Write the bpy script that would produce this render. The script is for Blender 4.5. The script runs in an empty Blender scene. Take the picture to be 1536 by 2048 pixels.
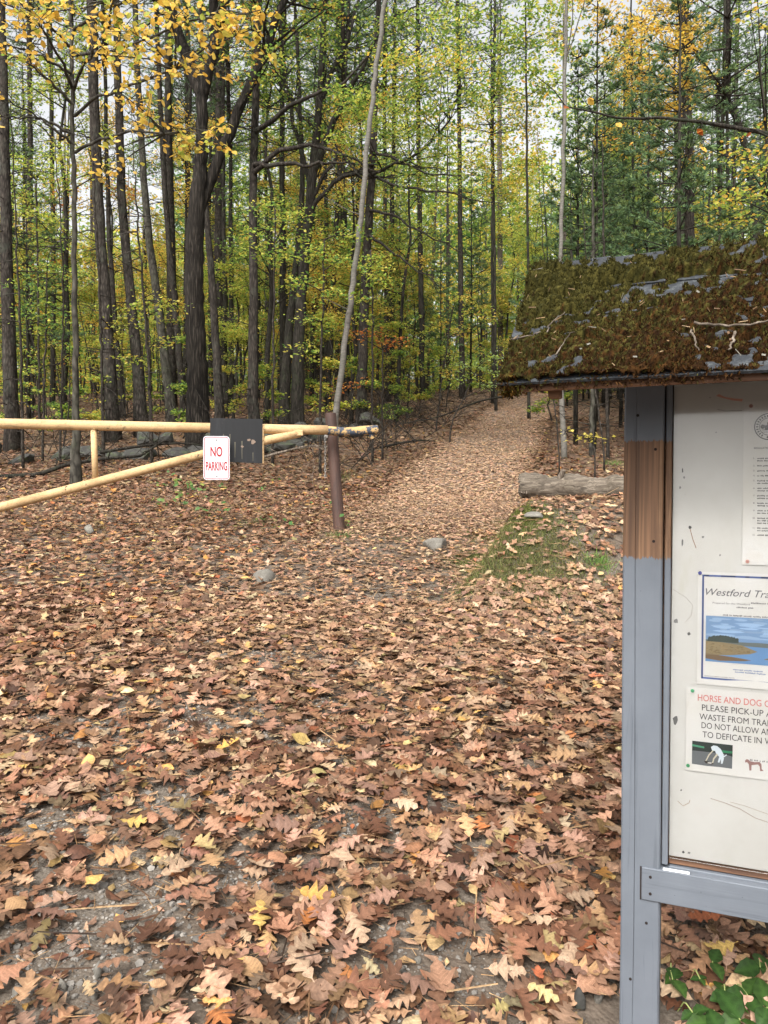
import bpy, math, random
import numpy as np
from mathutils import Vector, Matrix

rng = np.random.default_rng(7)
random.seed(7)
sc = bpy.context.scene
COL = sc.collection
R = math.radians

# ------------------------------------------------------------------ camera, sky, sun, exposure
F = 1547.0                      # focal length in photo pixels (1536 x 2048)
EYE = np.array([0.0, 0.0, 1.5])
PITCH = math.atan((1024 - 980) / F)
cam_d = bpy.data.cameras.new('camera')
cam = bpy.data.objects.new('camera', cam_d)
COL.objects.link(cam)
cam.location = EYE
cam.rotation_euler = (R(90) - PITCH, 0, 0)
cam_d.sensor_fit = 'VERTICAL'
cam_d.sensor_height = 36.0
cam_d.lens = 36.0 * F / 2048.0
cam_d.clip_start = 0.05
cam_d.clip_end = 2000
sc.camera = cam

SUN_EL, SUN_AZ = R(47), R(203)      # azimuth clockwise from +Y: behind the camera, high
world = bpy.data.worlds.new('World'); sc.world = world; world.use_nodes = True
wn = world.node_tree.nodes; wl = world.node_tree.links
wn.clear()
sky = wn.new('ShaderNodeTexSky'); sky.sky_type = 'NISHITA'; sky.sun_disc = False
sky.sun_elevation = SUN_EL; sky.sun_rotation = SUN_AZ
sky.air_density = 1.0; sky.dust_density = 6.0; sky.ozone_density = 1.0
hs = wn.new('ShaderNodeHueSaturation'); hs.inputs['Saturation'].default_value = 0.10
hs.inputs['Value'].default_value = 1.3
bg = wn.new('ShaderNodeBackground'); bg.inputs['Strength'].default_value = 0.15
wo = wn.new('ShaderNodeOutputWorld')
wl.new(sky.outputs[0], hs.inputs['Color']); wl.new(hs.outputs[0], bg.inputs[0]); wl.new(bg.outputs[0], wo.inputs[0])

sun_d = bpy.data.lights.new('sun', 'SUN'); sun_d.energy = 1.5; sun_d.angle = R(25); sun_d.color = (1.0, 0.96, 0.9)
sun = bpy.data.objects.new('sun', sun_d); COL.objects.link(sun)
sdir = Vector((math.sin(SUN_AZ) * math.cos(SUN_EL), math.cos(SUN_AZ) * math.cos(SUN_EL), math.sin(SUN_EL)))
sun.rotation_euler = sdir.to_track_quat('Z', 'Y').to_euler()
sun.location = sdir * 60

sc.render.engine = 'CYCLES'
sc.view_settings.view_transform = 'Standard'
sc.view_settings.look = 'None'
sc.view_settings.gamma = 1.0
sc.view_settings.exposure = 0.85
sc.cycles.max_bounces = 7
sc.cycles.diffuse_bounces = 4
sc.cycles.transmission_bounces = 4
sc.cycles.transparent_max_bounces = 8
sc.cycles.use_denoising = True

# ------------------------------------------------------------------ helpers
def lin(r, g, b):
    f = lambda c: (c / 255 / 12.92) if c / 255 <= 0.04045 else ((c / 255 + 0.055) / 1.055) ** 2.4
    return (f(r), f(g), f(b))

def ray(px, py):
    u = (px - 768) / F; v = (1024 - py) / F
    c, s = math.cos(PITCH), math.sin(PITCH)
    return np.array([u, c + v * s, v * c - s])

def at(px, py, d):
    """the place at depth d (metres along +Y) that was surveyed at this spot of the photograph"""
    r = ray(px, py)
    return EYE + r * (d / r[1])

class Sines:
    def __init__(self, seed, n=10, f0=0.2, f1=2.0):
        r = np.random.default_rng(seed)
        a = r.uniform(0, 2 * math.pi, n); f = np.exp(r.uniform(math.log(f0), math.log(f1), n))
        self.kx, self.ky, self.p = f * np.cos(a), f * np.sin(a), r.uniform(0, 6.28, n)
        self.w = 1 / np.sqrt(n / 2)
    def __call__(self, x, y):
        x = np.asarray(x, float); y = np.asarray(y, float)
        s = 0
        for kx, ky, p in zip(self.kx, self.ky, self.p):
            s = s + np.sin(kx * x + ky * y + p)
        return s * self.w

def sstep(a, b, x):
    t = np.clip((np.asarray(x, float) - a) / (b - a), 0, 1)
    return t * t * (3 - 2 * t)

def smooth_path(P, n):
    P = np.asarray(P, float); t = np.concatenate([[0], np.cumsum(np.linalg.norm(np.diff(P[:, :3], axis=0), axis=1))])
    q = np.linspace(0, t[-1], n)
    out = np.stack([np.interp(q, t, P[:, k]) for k in range(P.shape[1])], -1)
    k = max(1, n // (2 * len(P)))
    if k > 1:
        pad = np.pad(out, ((k, k), (0, 0)), mode='edge'); ker = np.ones(2 * k + 1) / (2 * k + 1)
        sm_ = np.stack([np.convolve(pad[:, c], ker, 'valid') for c in range(P.shape[1])], -1)
        sm_[0], sm_[-1] = out[0], out[-1]; out = sm_
    return out

class MB:
    """collects geometry in numpy chunks and turns it into one mesh"""
    def __init__(self):
        self.v = []; self.f = []; self.c = []; self.n = 0
        self.uv = False
    def add(self, V, faces, col=(1, 1, 1)):
        V = np.asarray(V, np.float32).reshape(-1, 3)
        faces = np.asarray(faces, np.int64)
        self.f.append(faces + self.n)
        self.v.append(V)
        c = np.asarray(col, np.float32)
        if c.ndim == 1: c = np.tile(c, (len(V), 1))
        if c.shape[1] == 3: c = np.concatenate([c, np.ones((len(c), 1), np.float32)], 1)
        self.c.append(c.astype(np.float32))
        self.n += len(V)
        return self
    def box(self, x0, x1, y0, y1, z0, z1, col=(1, 1, 1)):
        V = [(x, y, z) for z in (z0, z1) for y in (y0, y1) for x in (x0, x1)]
        Fq = [(0, 2, 3, 1), (4, 5, 7, 6), (0, 1, 5, 4), (2, 6, 7, 3), (0, 4, 6, 2), (1, 3, 7, 5)]
        return self.add(V, Fq, col)
    def bbox(self, x0, x1, y0, y1, z0, z1, b=0.003, col=(1, 1, 1)):
        """box with chamfered edges"""
        bm = np.array([[x0, x1], [y0, y1], [z0, z1]], float)
        V = []; idx = {}
        for i in (0, 1):
            for j in (0, 1):
                for k in (0, 1):
                    c = np.array([bm[0, i], bm[1, j], bm[2, k]]); s = np.array([1 - 2 * i, 1 - 2 * j, 1 - 2 * k])
                    for ax in range(3):
                        p = c + s * b; p[ax] = c[ax]
                        idx[(i, j, k, ax)] = len(V); V.append(p)
        Q = []; T = []
        for ax in range(3):
            o = [a for a in range(3) if a != ax]
            for e in (0, 1):
                ring = []
                for (a, c) in ((0, 0), (1, 0), (1, 1), (0, 1)):
                    t = [0, 0, 0]; t[ax] = e; t[o[0]] = a; t[o[1]] = c
                    ring.append(idx[tuple(t) + (ax,)])
                Q.append(ring)
        for ax in range(3):
            o = [a for a in range(3) if a != ax]
            for a in (0, 1):
                for c in (0, 1):
                    t0 = [0, 0, 0]; t0[o[0]] = a; t0[o[1]] = c; t1 = list(t0); t1[ax] = 1
                    Q.append([idx[tuple(t0) + (o[0],)], idx[tuple(t1) + (o[0],)], idx[tuple(t1) + (o[1],)], idx[tuple(t0) + (o[1],)]])
        for i in (0, 1):
            for j in (0, 1):
                for k in (0, 1):
                    T.append([idx[(i, j, k, 0)], idx[(i, j, k, 1)], idx[(i, j, k, 2)]])
        V = np.array(V); ctr = V.mean(0)
        def fix(f):
            p = V[f]; nrm = np.cross(p[1] - p[0], p[2] - p[0])
            return f if np.dot(nrm, p.mean(0) - ctr) > 0 else f[::-1]
        self.add(V, [fix(q) for q in Q], col)
        n0 = self.n - len(V)
        self.f.append(np.array([fix(t) for t in T]) + n0)
        return self
    def tube(self, P, rad, seg=8, col=(1, 1, 1), cap=True, wob=0.0):
        P = np.asarray(P, float); n = len(P)
        rad = np.broadcast_to(np.asarray(rad, float), (n,))
        T = np.gradient(P, axis=0)
        T /= np.linalg.norm(T, axis=1)[:, None] + 1e-9
        up = np.array([0, 0, 1.0]) if abs(T[:, 2]).mean() < 0.8 else np.array([0, 1.0, 0])
        A = np.cross(T, up); A /= np.linalg.norm(A, axis=1)[:, None] + 1e-9
        B = np.cross(A, T)
        th = np.linspace(0, 2 * math.pi, seg, endpoint=False)
        rr = np.repeat(rad[:, None], seg, 1)
        if wob: rr = rr * (1 + wob * rng.uniform(-1, 1, rr.shape))
        V = P[:, None, :] + rr[:, :, None] * (np.cos(th)[None, :, None] * A[:, None, :] + np.sin(th)[None, :, None] * B[:, None, :])
        i = np.arange(n - 1)[:, None] * seg; j = np.arange(seg)[None, :]; j2 = (j + 1) % seg
        Q = np.stack([i + j, i + j2, i + seg + j2, i + seg + j], -1).reshape(-1, 4)
        c = np.asarray(col, np.float32)
        if c.ndim == 2: c = np.repeat(c, seg, 0)
        self.add(V.reshape(-1, 3), Q, c)
        if cap:
            n0 = self.n - n * seg
            self.f.append(np.array([list(range(seg))[::-1]]) + n0)
            self.f.append(np.array([list(range((n - 1) * seg, n * seg))]) + n0)
        return self
    def mesh(self, name, mat=None, smooth=False, origin=(0, 0, 0)):
        V = np.concatenate(self.v) - np.asarray(origin, np.float32)
        C = np.concatenate(self.c)
        lt = np.concatenate([np.full(len(f), f.shape[1], np.int32) for f in self.f])
        li = np.concatenate([f.reshape(-1) for f in self.f]).astype(np.int32)
        me = bpy.data.meshes.new(name)
        me.vertices.add(len(V)); me.vertices.foreach_set('co', V.astype(np.float32).reshape(-1))
        me.loops.add(len(li)); me.loops.foreach_set('vertex_index', li)
        me.polygons.add(len(lt))
        me.polygons.foreach_set('loop_start', np.concatenate([[0], np.cumsum(lt)[:-1]]).astype(np.int32))
        me.polygons.foreach_set('loop_total', lt)
        me.polygons.foreach_set('use_smooth', np.full(len(lt), smooth, bool))
        at_ = me.attributes.new('Col', 'FLOAT_COLOR', 'POINT')
        at_.data.foreach_set('color', C.reshape(-1))
        me.update(calc_edges=True); me.validate()
        if mat: me.materials.append(mat)
        return me
    def build(self, name, mat, parent=None, smooth=False, **tags):
        org = (0, 0, 0)
        if parent is not None and parent.type == 'EMPTY' and not parent.get('_local'):
            org = tuple(parent.location)
        elif parent is not None and parent.get('_org') is not None:
            org = tuple(parent['_org'])
        o = link(name, self.mesh(name, mat, smooth, org), parent, **tags)
        return o

def link(name, data, parent=None, loc=None, label=None, cat=None, group=None, kind=None):
    o = bpy.data.objects.new(name, data); COL.objects.link(o)
    if parent: o.parent = parent
    if loc is not None: o.location = loc
    if label: o['label'] = label
    if cat: o['category'] = cat
    if group: o['group'] = group
    if kind: o['kind'] = kind
    return o

def thing(name, loc, label, cat, group=None, rz=0):
    o = link(name, None, None, tuple(float(a) for a in loc), label, cat, group)
    o.rotation_euler[2] = rz
    return o

def copy_thing(root, loc, rz, scale=1.0, label=None, group=None, cat=None):
    r = root.copy(); COL.objects.link(r)
    r.location = loc; r.rotation_euler = (0, 0, rz); r.scale = (scale,) * 3
    if label: r['label'] = label
    if group: r['group'] = group
    for ch in root.children:
        c = ch.copy(); COL.objects.link(c); c.parent = r
        for g2 in ch.children:
            d = g2.copy(); COL.objects.link(d); d.parent = c
    return r

# ------------------------------------------------------------------ materials
def new_mat(name):
    m = bpy.data.materials.new(name); m.use_nodes = True
    nt = m.node_tree; nt.nodes.clear()
    out = nt.nodes.new('ShaderNodeOutputMaterial')
    b = nt.nodes.new('ShaderNodeBsdfPrincipled')
    nt.links.new(b.outputs[0], out.inputs[0])
    return m, nt, b, out

def nnode(nt, t, **kw):
    n = nt.nodes.new(t)
    for k, v in kw.items():
        if k in n.inputs: n.inputs[k].default_value = v
        else: setattr(n, k, v)
    return n

def coords(nt, scale=(1, 1, 1), kind='Object'):
    tc = nt.nodes.new('ShaderNodeTexCoord'); mp = nt.nodes.new('ShaderNodeMapping')
    mp.inputs['Scale'].default_value = scale
    nt.links.new(tc.outputs[kind], mp.inputs[0])
    return mp.outputs[0]

def ramp(nt, fac, stops):
    r = nt.nodes.new('ShaderNodeValToRGB')
    e = r.color_ramp.elements
    while len(e) < len(stops): e.new(0.5)
    for el, (p, c) in zip(e, stops):
        el.position = p; el.color = tuple(c) + (1,) if len(c) == 3 else c
    nt.links.new(fac, r.inputs[0])
    return r.outputs[0]

def noise(nt, vec, scale, detail=6, rough=0.6, dist=0.0):
    n = nnode(nt, 'ShaderNodeTexNoise', Scale=scale, Detail=detail, Roughness=rough, Distortion=dist)
    nt.links.new(vec, n.inputs['Vector'])
    return n.outputs['Fac']

def mixc(nt, fac, a, b, mode='MIX'):
    m = nt.nodes.new('ShaderNodeMix'); m.data_type = 'RGBA'; m.blend_type = mode
    for s, v in ((0, fac), (6, a), (7, b)):
        if hasattr(v, 'links') or hasattr(v, 'is_output'): nt.links.new(v, m.inputs[s])
        else: m.inputs[s].default_value = v if s == 0 else tuple(v) + (1,)
    return m.outputs[2]

def bump(nt, b, h, strength=0.5, dist=0.01):
    n = nnode(nt, 'ShaderNodeBump', Strength=strength, Distance=dist)
    nt.links.new(h, n.inputs['Height']); nt.links.new(n.outputs[0], b.inputs['Normal'])

def bark_mat(name, c0, c1, c2, sc_=(26, 26, 3.2), strength=0.9, dist=0.02, moss=None, mossz=1.2):
    m, nt, b, out = new_mat(name)
    v = coords(nt, sc_)
    n1 = noise(nt, v, 1.0, 8, 0.65, 0.4)
    vo = nnode(nt, 'ShaderNodeTexVoronoi', Scale=1.3, feature='DISTANCE_TO_EDGE')
    nt.links.new(v, vo.inputs['Vector'])
    mm = nt.nodes.new('ShaderNodeMath'); mm.operation = 'MULTIPLY_ADD'
    nt.links.new(vo.outputs['Distance'], mm.inputs[0]); mm.inputs[1].default_value = 0.8
    nt.links.new(n1, mm.inputs[2])
    col = ramp(nt, mm.outputs[0], [(0.48, c0), (0.66, c1), (0.88, c2)])
    v2 = coords(nt, (1.3, 1.3, 0.7))
    n2 = noise(nt, v2, 1.5, 5, 0.6)
    col = mixc(nt, ramp(nt, n2, [(0.4, (0, 0, 0)), (0.75, (.35, .35, .35))]), col, c2)
    if moss:
        n3 = noise(nt, coords(nt, (3, 3, 3)), 1.2, 5, 0.7)
        col = mixc(nt, ramp(nt, n3, [(0.5, (0, 0, 0)), (0.72, (.7, .7, .7))]), col, moss)
    nt.links.new(col, b.inputs['Base Color'])
    b.inputs['Roughness'].default_value = 0.95
    b.inputs['Specular IOR Level'].default_value = 0.15
    bump(nt, b, mm.outputs[0], strength, dist)
    return m

def attr_mat(name, transl=0.35, rough=0.6, spec=0.25, var=0.25, nscale=40, veins=0):
    m, nt, b, out = new_mat(name)
    a = nt.nodes.new('ShaderNodeAttribute'); a.attribute_name = 'Col'
    n = noise(nt, coords(nt), nscale, 4, 0.6)
    col = mixc(nt, 1.0, a.outputs['Color'], ramp(nt, n, [(0.25, (1 - var,) * 3), (0.75, (1 + var * .4,) * 3)]), 'MULTIPLY')
    if veins:
        mu = nt.nodes.new('ShaderNodeMath'); mu.operation = 'MULTIPLY'; nt.links.new(a.outputs['Alpha'], mu.inputs[0]); mu.inputs[1].default_value = veins
        fr_ = nt.nodes.new('ShaderNodeMath'); fr_.operation = 'FRACT'; nt.links.new(mu.outputs[0], fr_.inputs[0])
        vc = ramp(nt, fr_.outputs[0], [(.0, (1.18, 1.16, 1.12)), (.10, (1, 1, 1)), (.55, (.9, .88, .86)), (.92, (1, 1, 1)), (1.0, (1.18, 1.16, 1.12))])
        col = mixc(nt, 1.0, col, vc, 'MULTIPLY')
        n5 = noise(nt, coords(nt), 16, 5, .7)
        col = mixc(nt, ramp(nt, n5, [(.5, (0, 0, 0)), (.72, (.55, .55, .55))]), col, (.075, .046, .03))
        bump(nt, b, fr_.outputs[0], .25, .002)
    nt.links.new(col, b.inputs['Base Color'])
    b.inputs['Roughness'].default_value = rough
    b.inputs['Specular IOR Level'].default_value = spec
    if transl > 0:
        t = nt.nodes.new('ShaderNodeBsdfTranslucent'); nt.links.new(col, t.inputs[0])
        mx = nt.nodes.new('ShaderNodeMixShader'); mx.inputs[0].default_value = transl
        nt.links.new(b.outputs[0], mx.inputs[1]); nt.links.new(t.outputs[0], mx.inputs[2])
        nt.links.new(mx.outputs[0], out.inputs[0])
    return m

def plain_mat(name, col, rough=0.6, spec=0.3, metal=0.0):
    m, nt, b, out = new_mat(name)
    b.inputs['Base Color'].default_value = tuple(col) + (1,)
    b.inputs['Roughness'].default_value = rough
    b.inputs['Specular IOR Level'].default_value = spec
    b.inputs['Metallic'].default_value = metal
    return m

M = {}
M['oak_bark'] = bark_mat('oak_bark', (.006, .005, .004), (.018, .015, .012), (.05, .042, .034), (15, 15, 1.7), .9, .045)
M['pine_bark'] = bark_mat('pine_bark', (.011, .009, .0075), (.034, .028, .023), (.075, .063, .053), (15, 15, 4.5), .8, .025, (.058, .062, .048))
M['dark_bark'] = bark_mat('dark_bark', (.009, .008, .0065), (.027, .023, .018), (.056, .049, .04), (24, 24, 3.5), .8, .02, (.038, .046, .026))
M['grey_bark'] = bark_mat('grey_bark', (.018, .016, .013), (.055, .05, .04), (.09, .082, .068), (9, 9, 4), .35, .008, (.05, .058, .034))
M['twig_bark'] = bark_mat('twig_bark', (.010, .008, .006), (.030, .025, .02), (.07, .06, .05), (20, 20, 10), .4, .005)
M['dead_wood'] = bark_mat('dead_wood', (.04, .03, .022), (.12, .095, .072), (.25, .21, .17), (30, 30, 6), .5, .006)

def birch_mat():
    m, nt, b, out = new_mat('birch_bark')
    n = noise(nt, coords(nt, (7, 7, 34)), 1.0, 7, 0.75, 0.6)
    col = ramp(nt, n, [(0.30, (.022, .018, .015)), (0.42, (.085, .076, .063)), (0.6, (.15, .138, .118)), (0.8, (.11, .095, .072))])
    n2 = noise(nt, coords(nt, (3, 3, 1.4)), 1.0, 4, .6)
    col = mixc(nt, ramp(nt, n2, [(0.45, (0, 0, 0)), (0.75, (.6, .6, .6))]), col, (.075, .078, .055))
    nt.links.new(col, b.inputs['Base Color']); b.inputs['Roughness'].default_value = .8
    bump(nt, b, n, .3, .005)
    return m
M['birch_bark'] = birch_mat()
M['leaf'] = attr_mat('tree_leaf', .55, .5, .3, .25, 30)
M['needle'] = attr_mat('pine_needle', .25, .55, .25, .3, 6)
M['litter'] = attr_mat('dry_leaf', .14, .6, .25, .5, 70, 8)
M['moss'] = attr_mat('roof_moss', .10, .95, .05, .6, 320)
M['grass'] = attr_mat('grass_blade', .3, .6, .2, .2, 30)
M['stuffbark'] = attr_mat('far_bark', 0, .95, .1, .4, 5)
M['print'] = attr_mat('printed_ink', 0, .7, .2, 0.05, 30)

# ------------------------------------------------------------------ terrain
_ys = np.arange(-60, 260, 0.25)
_sl = np.interp(_ys, [-60, -4, 0, 10, 13, 40, 50, 260], [0.0, .02, .122, .122, .165, .165, .03, .05])
_zs = np.cumsum(_sl) * 0.25
_zs -= np.interp(0, _ys, _zs)
_big, _mid, _fine = Sines(3, 8, .05, .18), Sines(4, 10, .3, 1.1), Sines(5, 14, 2.0, 7.0)

_pathy = np.array([-40, 0, 4, 8, 11, 15, 23, 32, 41, 46, 50, 54, 60])
_pathx = np.array([0, 0, .1, .5, .95, 1.65, 3.6, 6.1, 9.4, 12.6, 18.0, 26.0, 42.0])
def path_c(y): return np.interp(y, _pathy, _pathx)
def path_w(y): return np.interp(y, [0, 4, 7, 9, 12, 60], [2.0, 1.5, 1.35, 1.25, 1.12, 1.25])
def pathmask(x, y):
    d = np.abs(x - path_c(y)); w = path_w(y)
    return 1 - sstep(w * .75, w * 1.25, d)
def bank_h(x, y):
    xe = .66 + .37 * (y - 6.3)
    H = .58 * sstep(4.9, 6.9, y) * (1 - .22 * sstep(7.1, 8.1, y)) * (1 - sstep(9.3, 13.5, y))
    return H * sstep(-.05, .38, x - xe) * (1 - .5 * sstep(4, 9, x))
def ground_z(x, y):
    x = np.asarray(x, float); y = np.asarray(y, float)
    z = np.interp(y, _ys, _zs)
    far = sstep(9, 30, y)
    z = z + far * .28 * _big(x, y) + (.03 + .05 * far) * _mid(x, y) * sstep(2.0, 6, np.hypot(x, y)) + .004 * _fine(x, y)
    z = z - .11 * np.exp(-((x - .75) / .6) ** 2 - ((y - 1.7) / .5) ** 2)
    z = z + bank_h(x, y) - .05 * pathmask(x, y) * sstep(6, 10, y)
    return z
def gz(x, y): return float(ground_z(x, y))
def ground_n(x, y):
    e = .05
    dx = (ground_z(x + e, y) - ground_z(x - e, y)) / (2 * e); dy = (ground_z(x, y + e) - ground_z(x, y - e)) / (2 * e)
    n = np.stack([-dx, -dy, np.ones_like(dx)], -1)
    return n / np.linalg.norm(n, axis=-1)[..., None]
def hit(px, py):
    r = ray(px, py); r = r / r[1]
    t = np.linspace(.8, 90, 4000)
    p = EYE + r * t[:, None]
    k = np.argmax(p[:, 2] < ground_z(p[:, 0], p[:, 1]))
    return p[k]

def ground_mat(name, path=False):
    m, nt, b, out = new_mat(name)
    v = coords(nt)
    n1 = noise(nt, v, 1.1, 7, .65); n2 = noise(nt, v, 14, 6, .7); n3 = noise(nt, v, 110, 4, .7)
    soil = ramp(nt, n2, [(.25, (.04, .029, .021)), (.5, (.095, .072, .054)), (.8, (.155, .12, .092))])
    grit = ramp(nt, n3, [(.3, (.055, .045, .035)), (.52, (.14, .118, .095)), (.72, (.25, .22, .185))])
    col = mixc(nt, ramp(nt, n1, [(.38, (0, 0, 0)), (.62, (.9, .9, .9))]), soil, grit)
    vo = nnode(nt, 'ShaderNodeTexVoronoi', Scale=9.0); nt.links.new(v, vo.inputs['Vector'])
    leafc = ramp(nt, vo.outputs['Color'], [(.1, (.06, .036, .022)), (.4, (.12, .075, .048)), (.7, (.18, .12, .082)), (.95, (.22, .145, .06))])
    sep = nt.nodes.new('ShaderNodeSeparateXYZ'); nt.links.new(v, sep.inputs[0])
    mr = nnode(nt, 'ShaderNodeMapRange'); mr.inputs[1].default_value = 6.0; mr.inputs[2].default_value = 14.0
    nt.links.new(sep.outputs['Y'], mr.inputs[0])
    mu = nt.nodes.new('ShaderNodeMath'); mu.operation = 'MULTIPLY'; nt.links.new(mr.outputs[0], mu.inputs[0]); mu.inputs[1].default_value = .8
    col = mixc(nt, mu.outputs[0], col, leafc)
    nt.links.new(col, b.inputs['Base Color']); b.inputs['Roughness'].default_value = .95
    b.inputs['Specular IOR Level'].default_value = .15
    vo2 = nnode(nt, 'ShaderNodeTexVoronoi', Scale=75.0); nt.links.new(v, vo2.inputs['Vector'])
    ad = nt.nodes.new('ShaderNodeMath'); ad.operation = 'SUBTRACT'; nt.links.new(n2, ad.inputs[0]); nt.links.new(vo2.outputs['Distance'], ad.inputs[1])
    bump(nt, b, ad.outputs[0], .55, .008)
    return m
M['ground'] = ground_mat('forest_floor')

def grid_mesh(xs, ys, zf):
    X, Y = np.meshgrid(xs, ys); Z = zf(X, Y)
    V = np.stack([X, Y, Z], -1).reshape(-1, 3); nx = len(xs)
    i = np.arange(len(ys) - 1)[:, None] * nx; j = np.arange(nx - 1)[None, :]
    Q = np.stack([i + j, i + j + 1, i + nx + j + 1, i + nx + j], -1).reshape(-1, 4)
    return V, Q
def spread(lo, hi, near, step, grow):
    a = [near]; s = step
    while a[-1] < hi: a.append(a[-1] + s); s *= grow
    c = [near]; s = step
    while c[-1] > lo: c.append(c[-1] - s); s *= grow
    return np.array(sorted(set(c + a)))
ys_ = np.concatenate([-np.geomspace(1, 41, 14)[::-1] + 1, np.arange(.08, 9, .08), 9 + np.cumsum(.08 * 1.025 ** np.arange(0, 142))])
ys_ = ys_[ys_ < 240]
xs_ = spread(-170, 170, 0, .07, 1.028)
mb = MB(); V, Q = grid_mesh(xs_, ys_, ground_z); mb.add(V, Q)
ground = mb.build('ground', M['ground'], smooth=True, kind='structure', label='sloping leaf strewn forest floor of soil and grit')

# the worn trail: a sheet just above the ground
def path_mat():
    m, nt, b, out = new_mat('trail_surface')
    v = coords(nt)
    vo = nnode(nt, 'ShaderNodeTexVoronoi', Scale=11.0); nt.links.new(v, vo.inputs['Vector'])
    leafc = ramp(nt, vo.outputs['Color'], [(.1, (.07, .048, .034)), (.45, (.15, .105, .077)), (.8, (.25, .185, .14))])
    n2 = noise(nt, v, 18, 6, .7)
    col = mixc(nt, ramp(nt, n2, [(.45, (0, 0, 0)), (.7, (.8, .8, .8))]), leafc, (.15, .125, .10))
    nt.links.new(col, b.inputs['Base Color']); b.inputs['Roughness'].default_value = .95
    b.inputs['Specular IOR Level'].default_value = .15
    bump(nt, b, vo.outputs['Distance'], .6, .02)
    return m
M['path'] = path_mat()
py_ = np.arange(9.0, 56, .3); tt = np.linspace(-1, 1, 13)
X = path_c(py_)[:, None] + tt[None, :] * (path_w(py_) * (1 + .16 * np.sin(py_ * 1.7) + .10 * np.sin(py_ * 4.1)))[:, None] * 1.0
Y = np.repeat(py_[:, None], 13, 1)
Z = ground_z(X, Y) + .012 - .03 * np.abs(tt)[None, :] ** 6
V = np.stack([X, Y, Z], -1).reshape(-1, 3)
i = np.arange(len(py_) - 1)[:, None] * 13; j = np.arange(12)[None, :]
mb = MB().add(V, np.stack([i + j, i + j + 1, i + 13 + j + 1, i + 13 + j], -1).reshape(-1, 4))
mb.build('path', M['path'], smooth=True, kind='structure', label='trodden leaf covered trail climbing into the wood')

# ------------------------------------------------------------------ fallen leaves
def leaf_shape(kind, n, seed):
    """strip of n stations along the midrib: left edge, midrib, right edge; unit length along x"""
    r = np.random.default_rng(seed)
    t = np.linspace(0, 1, n)
    if kind == 'oak':
        if n >= 12:
            t = np.array([0, .12, .17, .23, .28, .34, .43, .50, .57, .66, .72, .79, .87, .93, 1.0])
            t[1:-1] += r.normal(0, .006, 13)
            w0 = np.array([.009, .011, .075, .165, .15, .06, .31, .285, .075, .27, .235, .075, .125, .085, .004])
            fwd = np.array([0, 0, 0, .03, .035, 0, .06, .05, -.01, .06, .05, -.005, .03, .02, 0])
            sc2 = r.uniform(.8, 1.2, 4)                    # uneven lobes
            w0[3:5] *= sc2[0]; w0[6:8] *= sc2[1]; w0[9:11] *= sc2[2]; w0[12:14] *= sc2[3]
        elif n >= 9:
            t = np.array([0, .14, .27, .35, .49, .58, .70, .82, 1.0]); w0 = np.array([.011, .03, .19, .07, .32, .085, .26, .11, .006]); fwd = np.array([0, 0, .045, 0, .085, 0, .075, .02, 0])
        elif n >= 6:
            t = np.array([0, .26, .37, .54, .66, 1.0]); w0 = np.array([.012, .20, .08, .33, .14, .01]); fwd = np.array([0, .05, 0, .09, .06, 0])
        elif n == 2:
            t = np.array([.1, .9]); w0 = np.array([.2, .2]); fwd = np.array([.0, .0])
        else:
            t = np.array([0, .5, 1.0]); w0 = np.array([.04, .27, .03]); fwd = np.array([0, .05, 0])
        n = len(t)
        wl_ = w0 * r.uniform(.85, 1.15, n); wr = w0 * r.uniform(.85, 1.15, n)
    elif kind == 'maple' and n > 6:
        t = np.array([0, .14, .18, .30, .36, .52, .60, .68, .84, 1.0]); n = len(t)
        env = np.array([.010, .012, .20, .34, .22, .46, .26, .17, .15, .004])
        wl_ = env * r.uniform(.9, 1.1, n); wr = env * r.uniform(.9, 1.1, n)
        fwd = np.array([0, 0, -.04, -.02, .02, .08, .03, .02, .02, 0])
    else:
        if n == 2: t = np.array([.12, .88])
        env = np.interp(t, [0, .08, .2, .4, .6, .8, .93, 1], [.012, .015, .24, .33, .31, .2, .08, .005])
        wl_ = env * r.uniform(.93, 1.07, n); wr = env * r.uniform(.93, 1.07, n); fwd = np.zeros(n)
    if kind == 'oak' and r.random() < .4:              # a torn lobe
        k_ = r.integers(n // 3, n - 1); wl_[k_] *= .35
    curl = r.uniform(-.9, 1.4); fold = r.uniform(-.5, 1.1); bend = r.uniform(-.7, .7); tw = r.uniform(-1.2, 1.2)
    if seed == 515: curl, fold, bend, tw = -.35, .35, 0, .1
    L = np.stack([t + fwd, wl_, 0 * t], -1); C = np.stack([t, 0 * t, 0 * t], -1); Rr = np.stack([t + fwd, -wr, 0 * t], -1)
    P = np.stack([L, C, Rr], 1)                       # n,3,3
    x, y = P[..., 0] - .5, P[..., 1]
    z = r.uniform(-.018, .018, y.shape) + tw * x * y * .8
    k1 = fold * 3.2 + 1e-3                            # roll about the midrib (radians per unit width)
    yy = np.sin(k1 * y) / k1; z = z + (1 - np.cos(k1 * y)) / k1
    k2 = curl * .9 + 1e-3                             # arch along the midrib
    x2 = np.sin(k2 * x) / k2; z = z * np.cos(k2 * x) + (1 - np.cos(k2 * x)) / k2
    yy = yy + .25 * bend * x ** 2
    P = np.stack([x2, yy, z - z.mean()], -1)
    V = P.reshape(-1, 3)
    Q = []
    for k in range(n - 1):
        a = 3 * k
        Q += [(a, a + 1, a + 4, a + 3), (a + 1, a + 2, a + 5, a + 4)]
    return V, np.array(Q)

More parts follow.
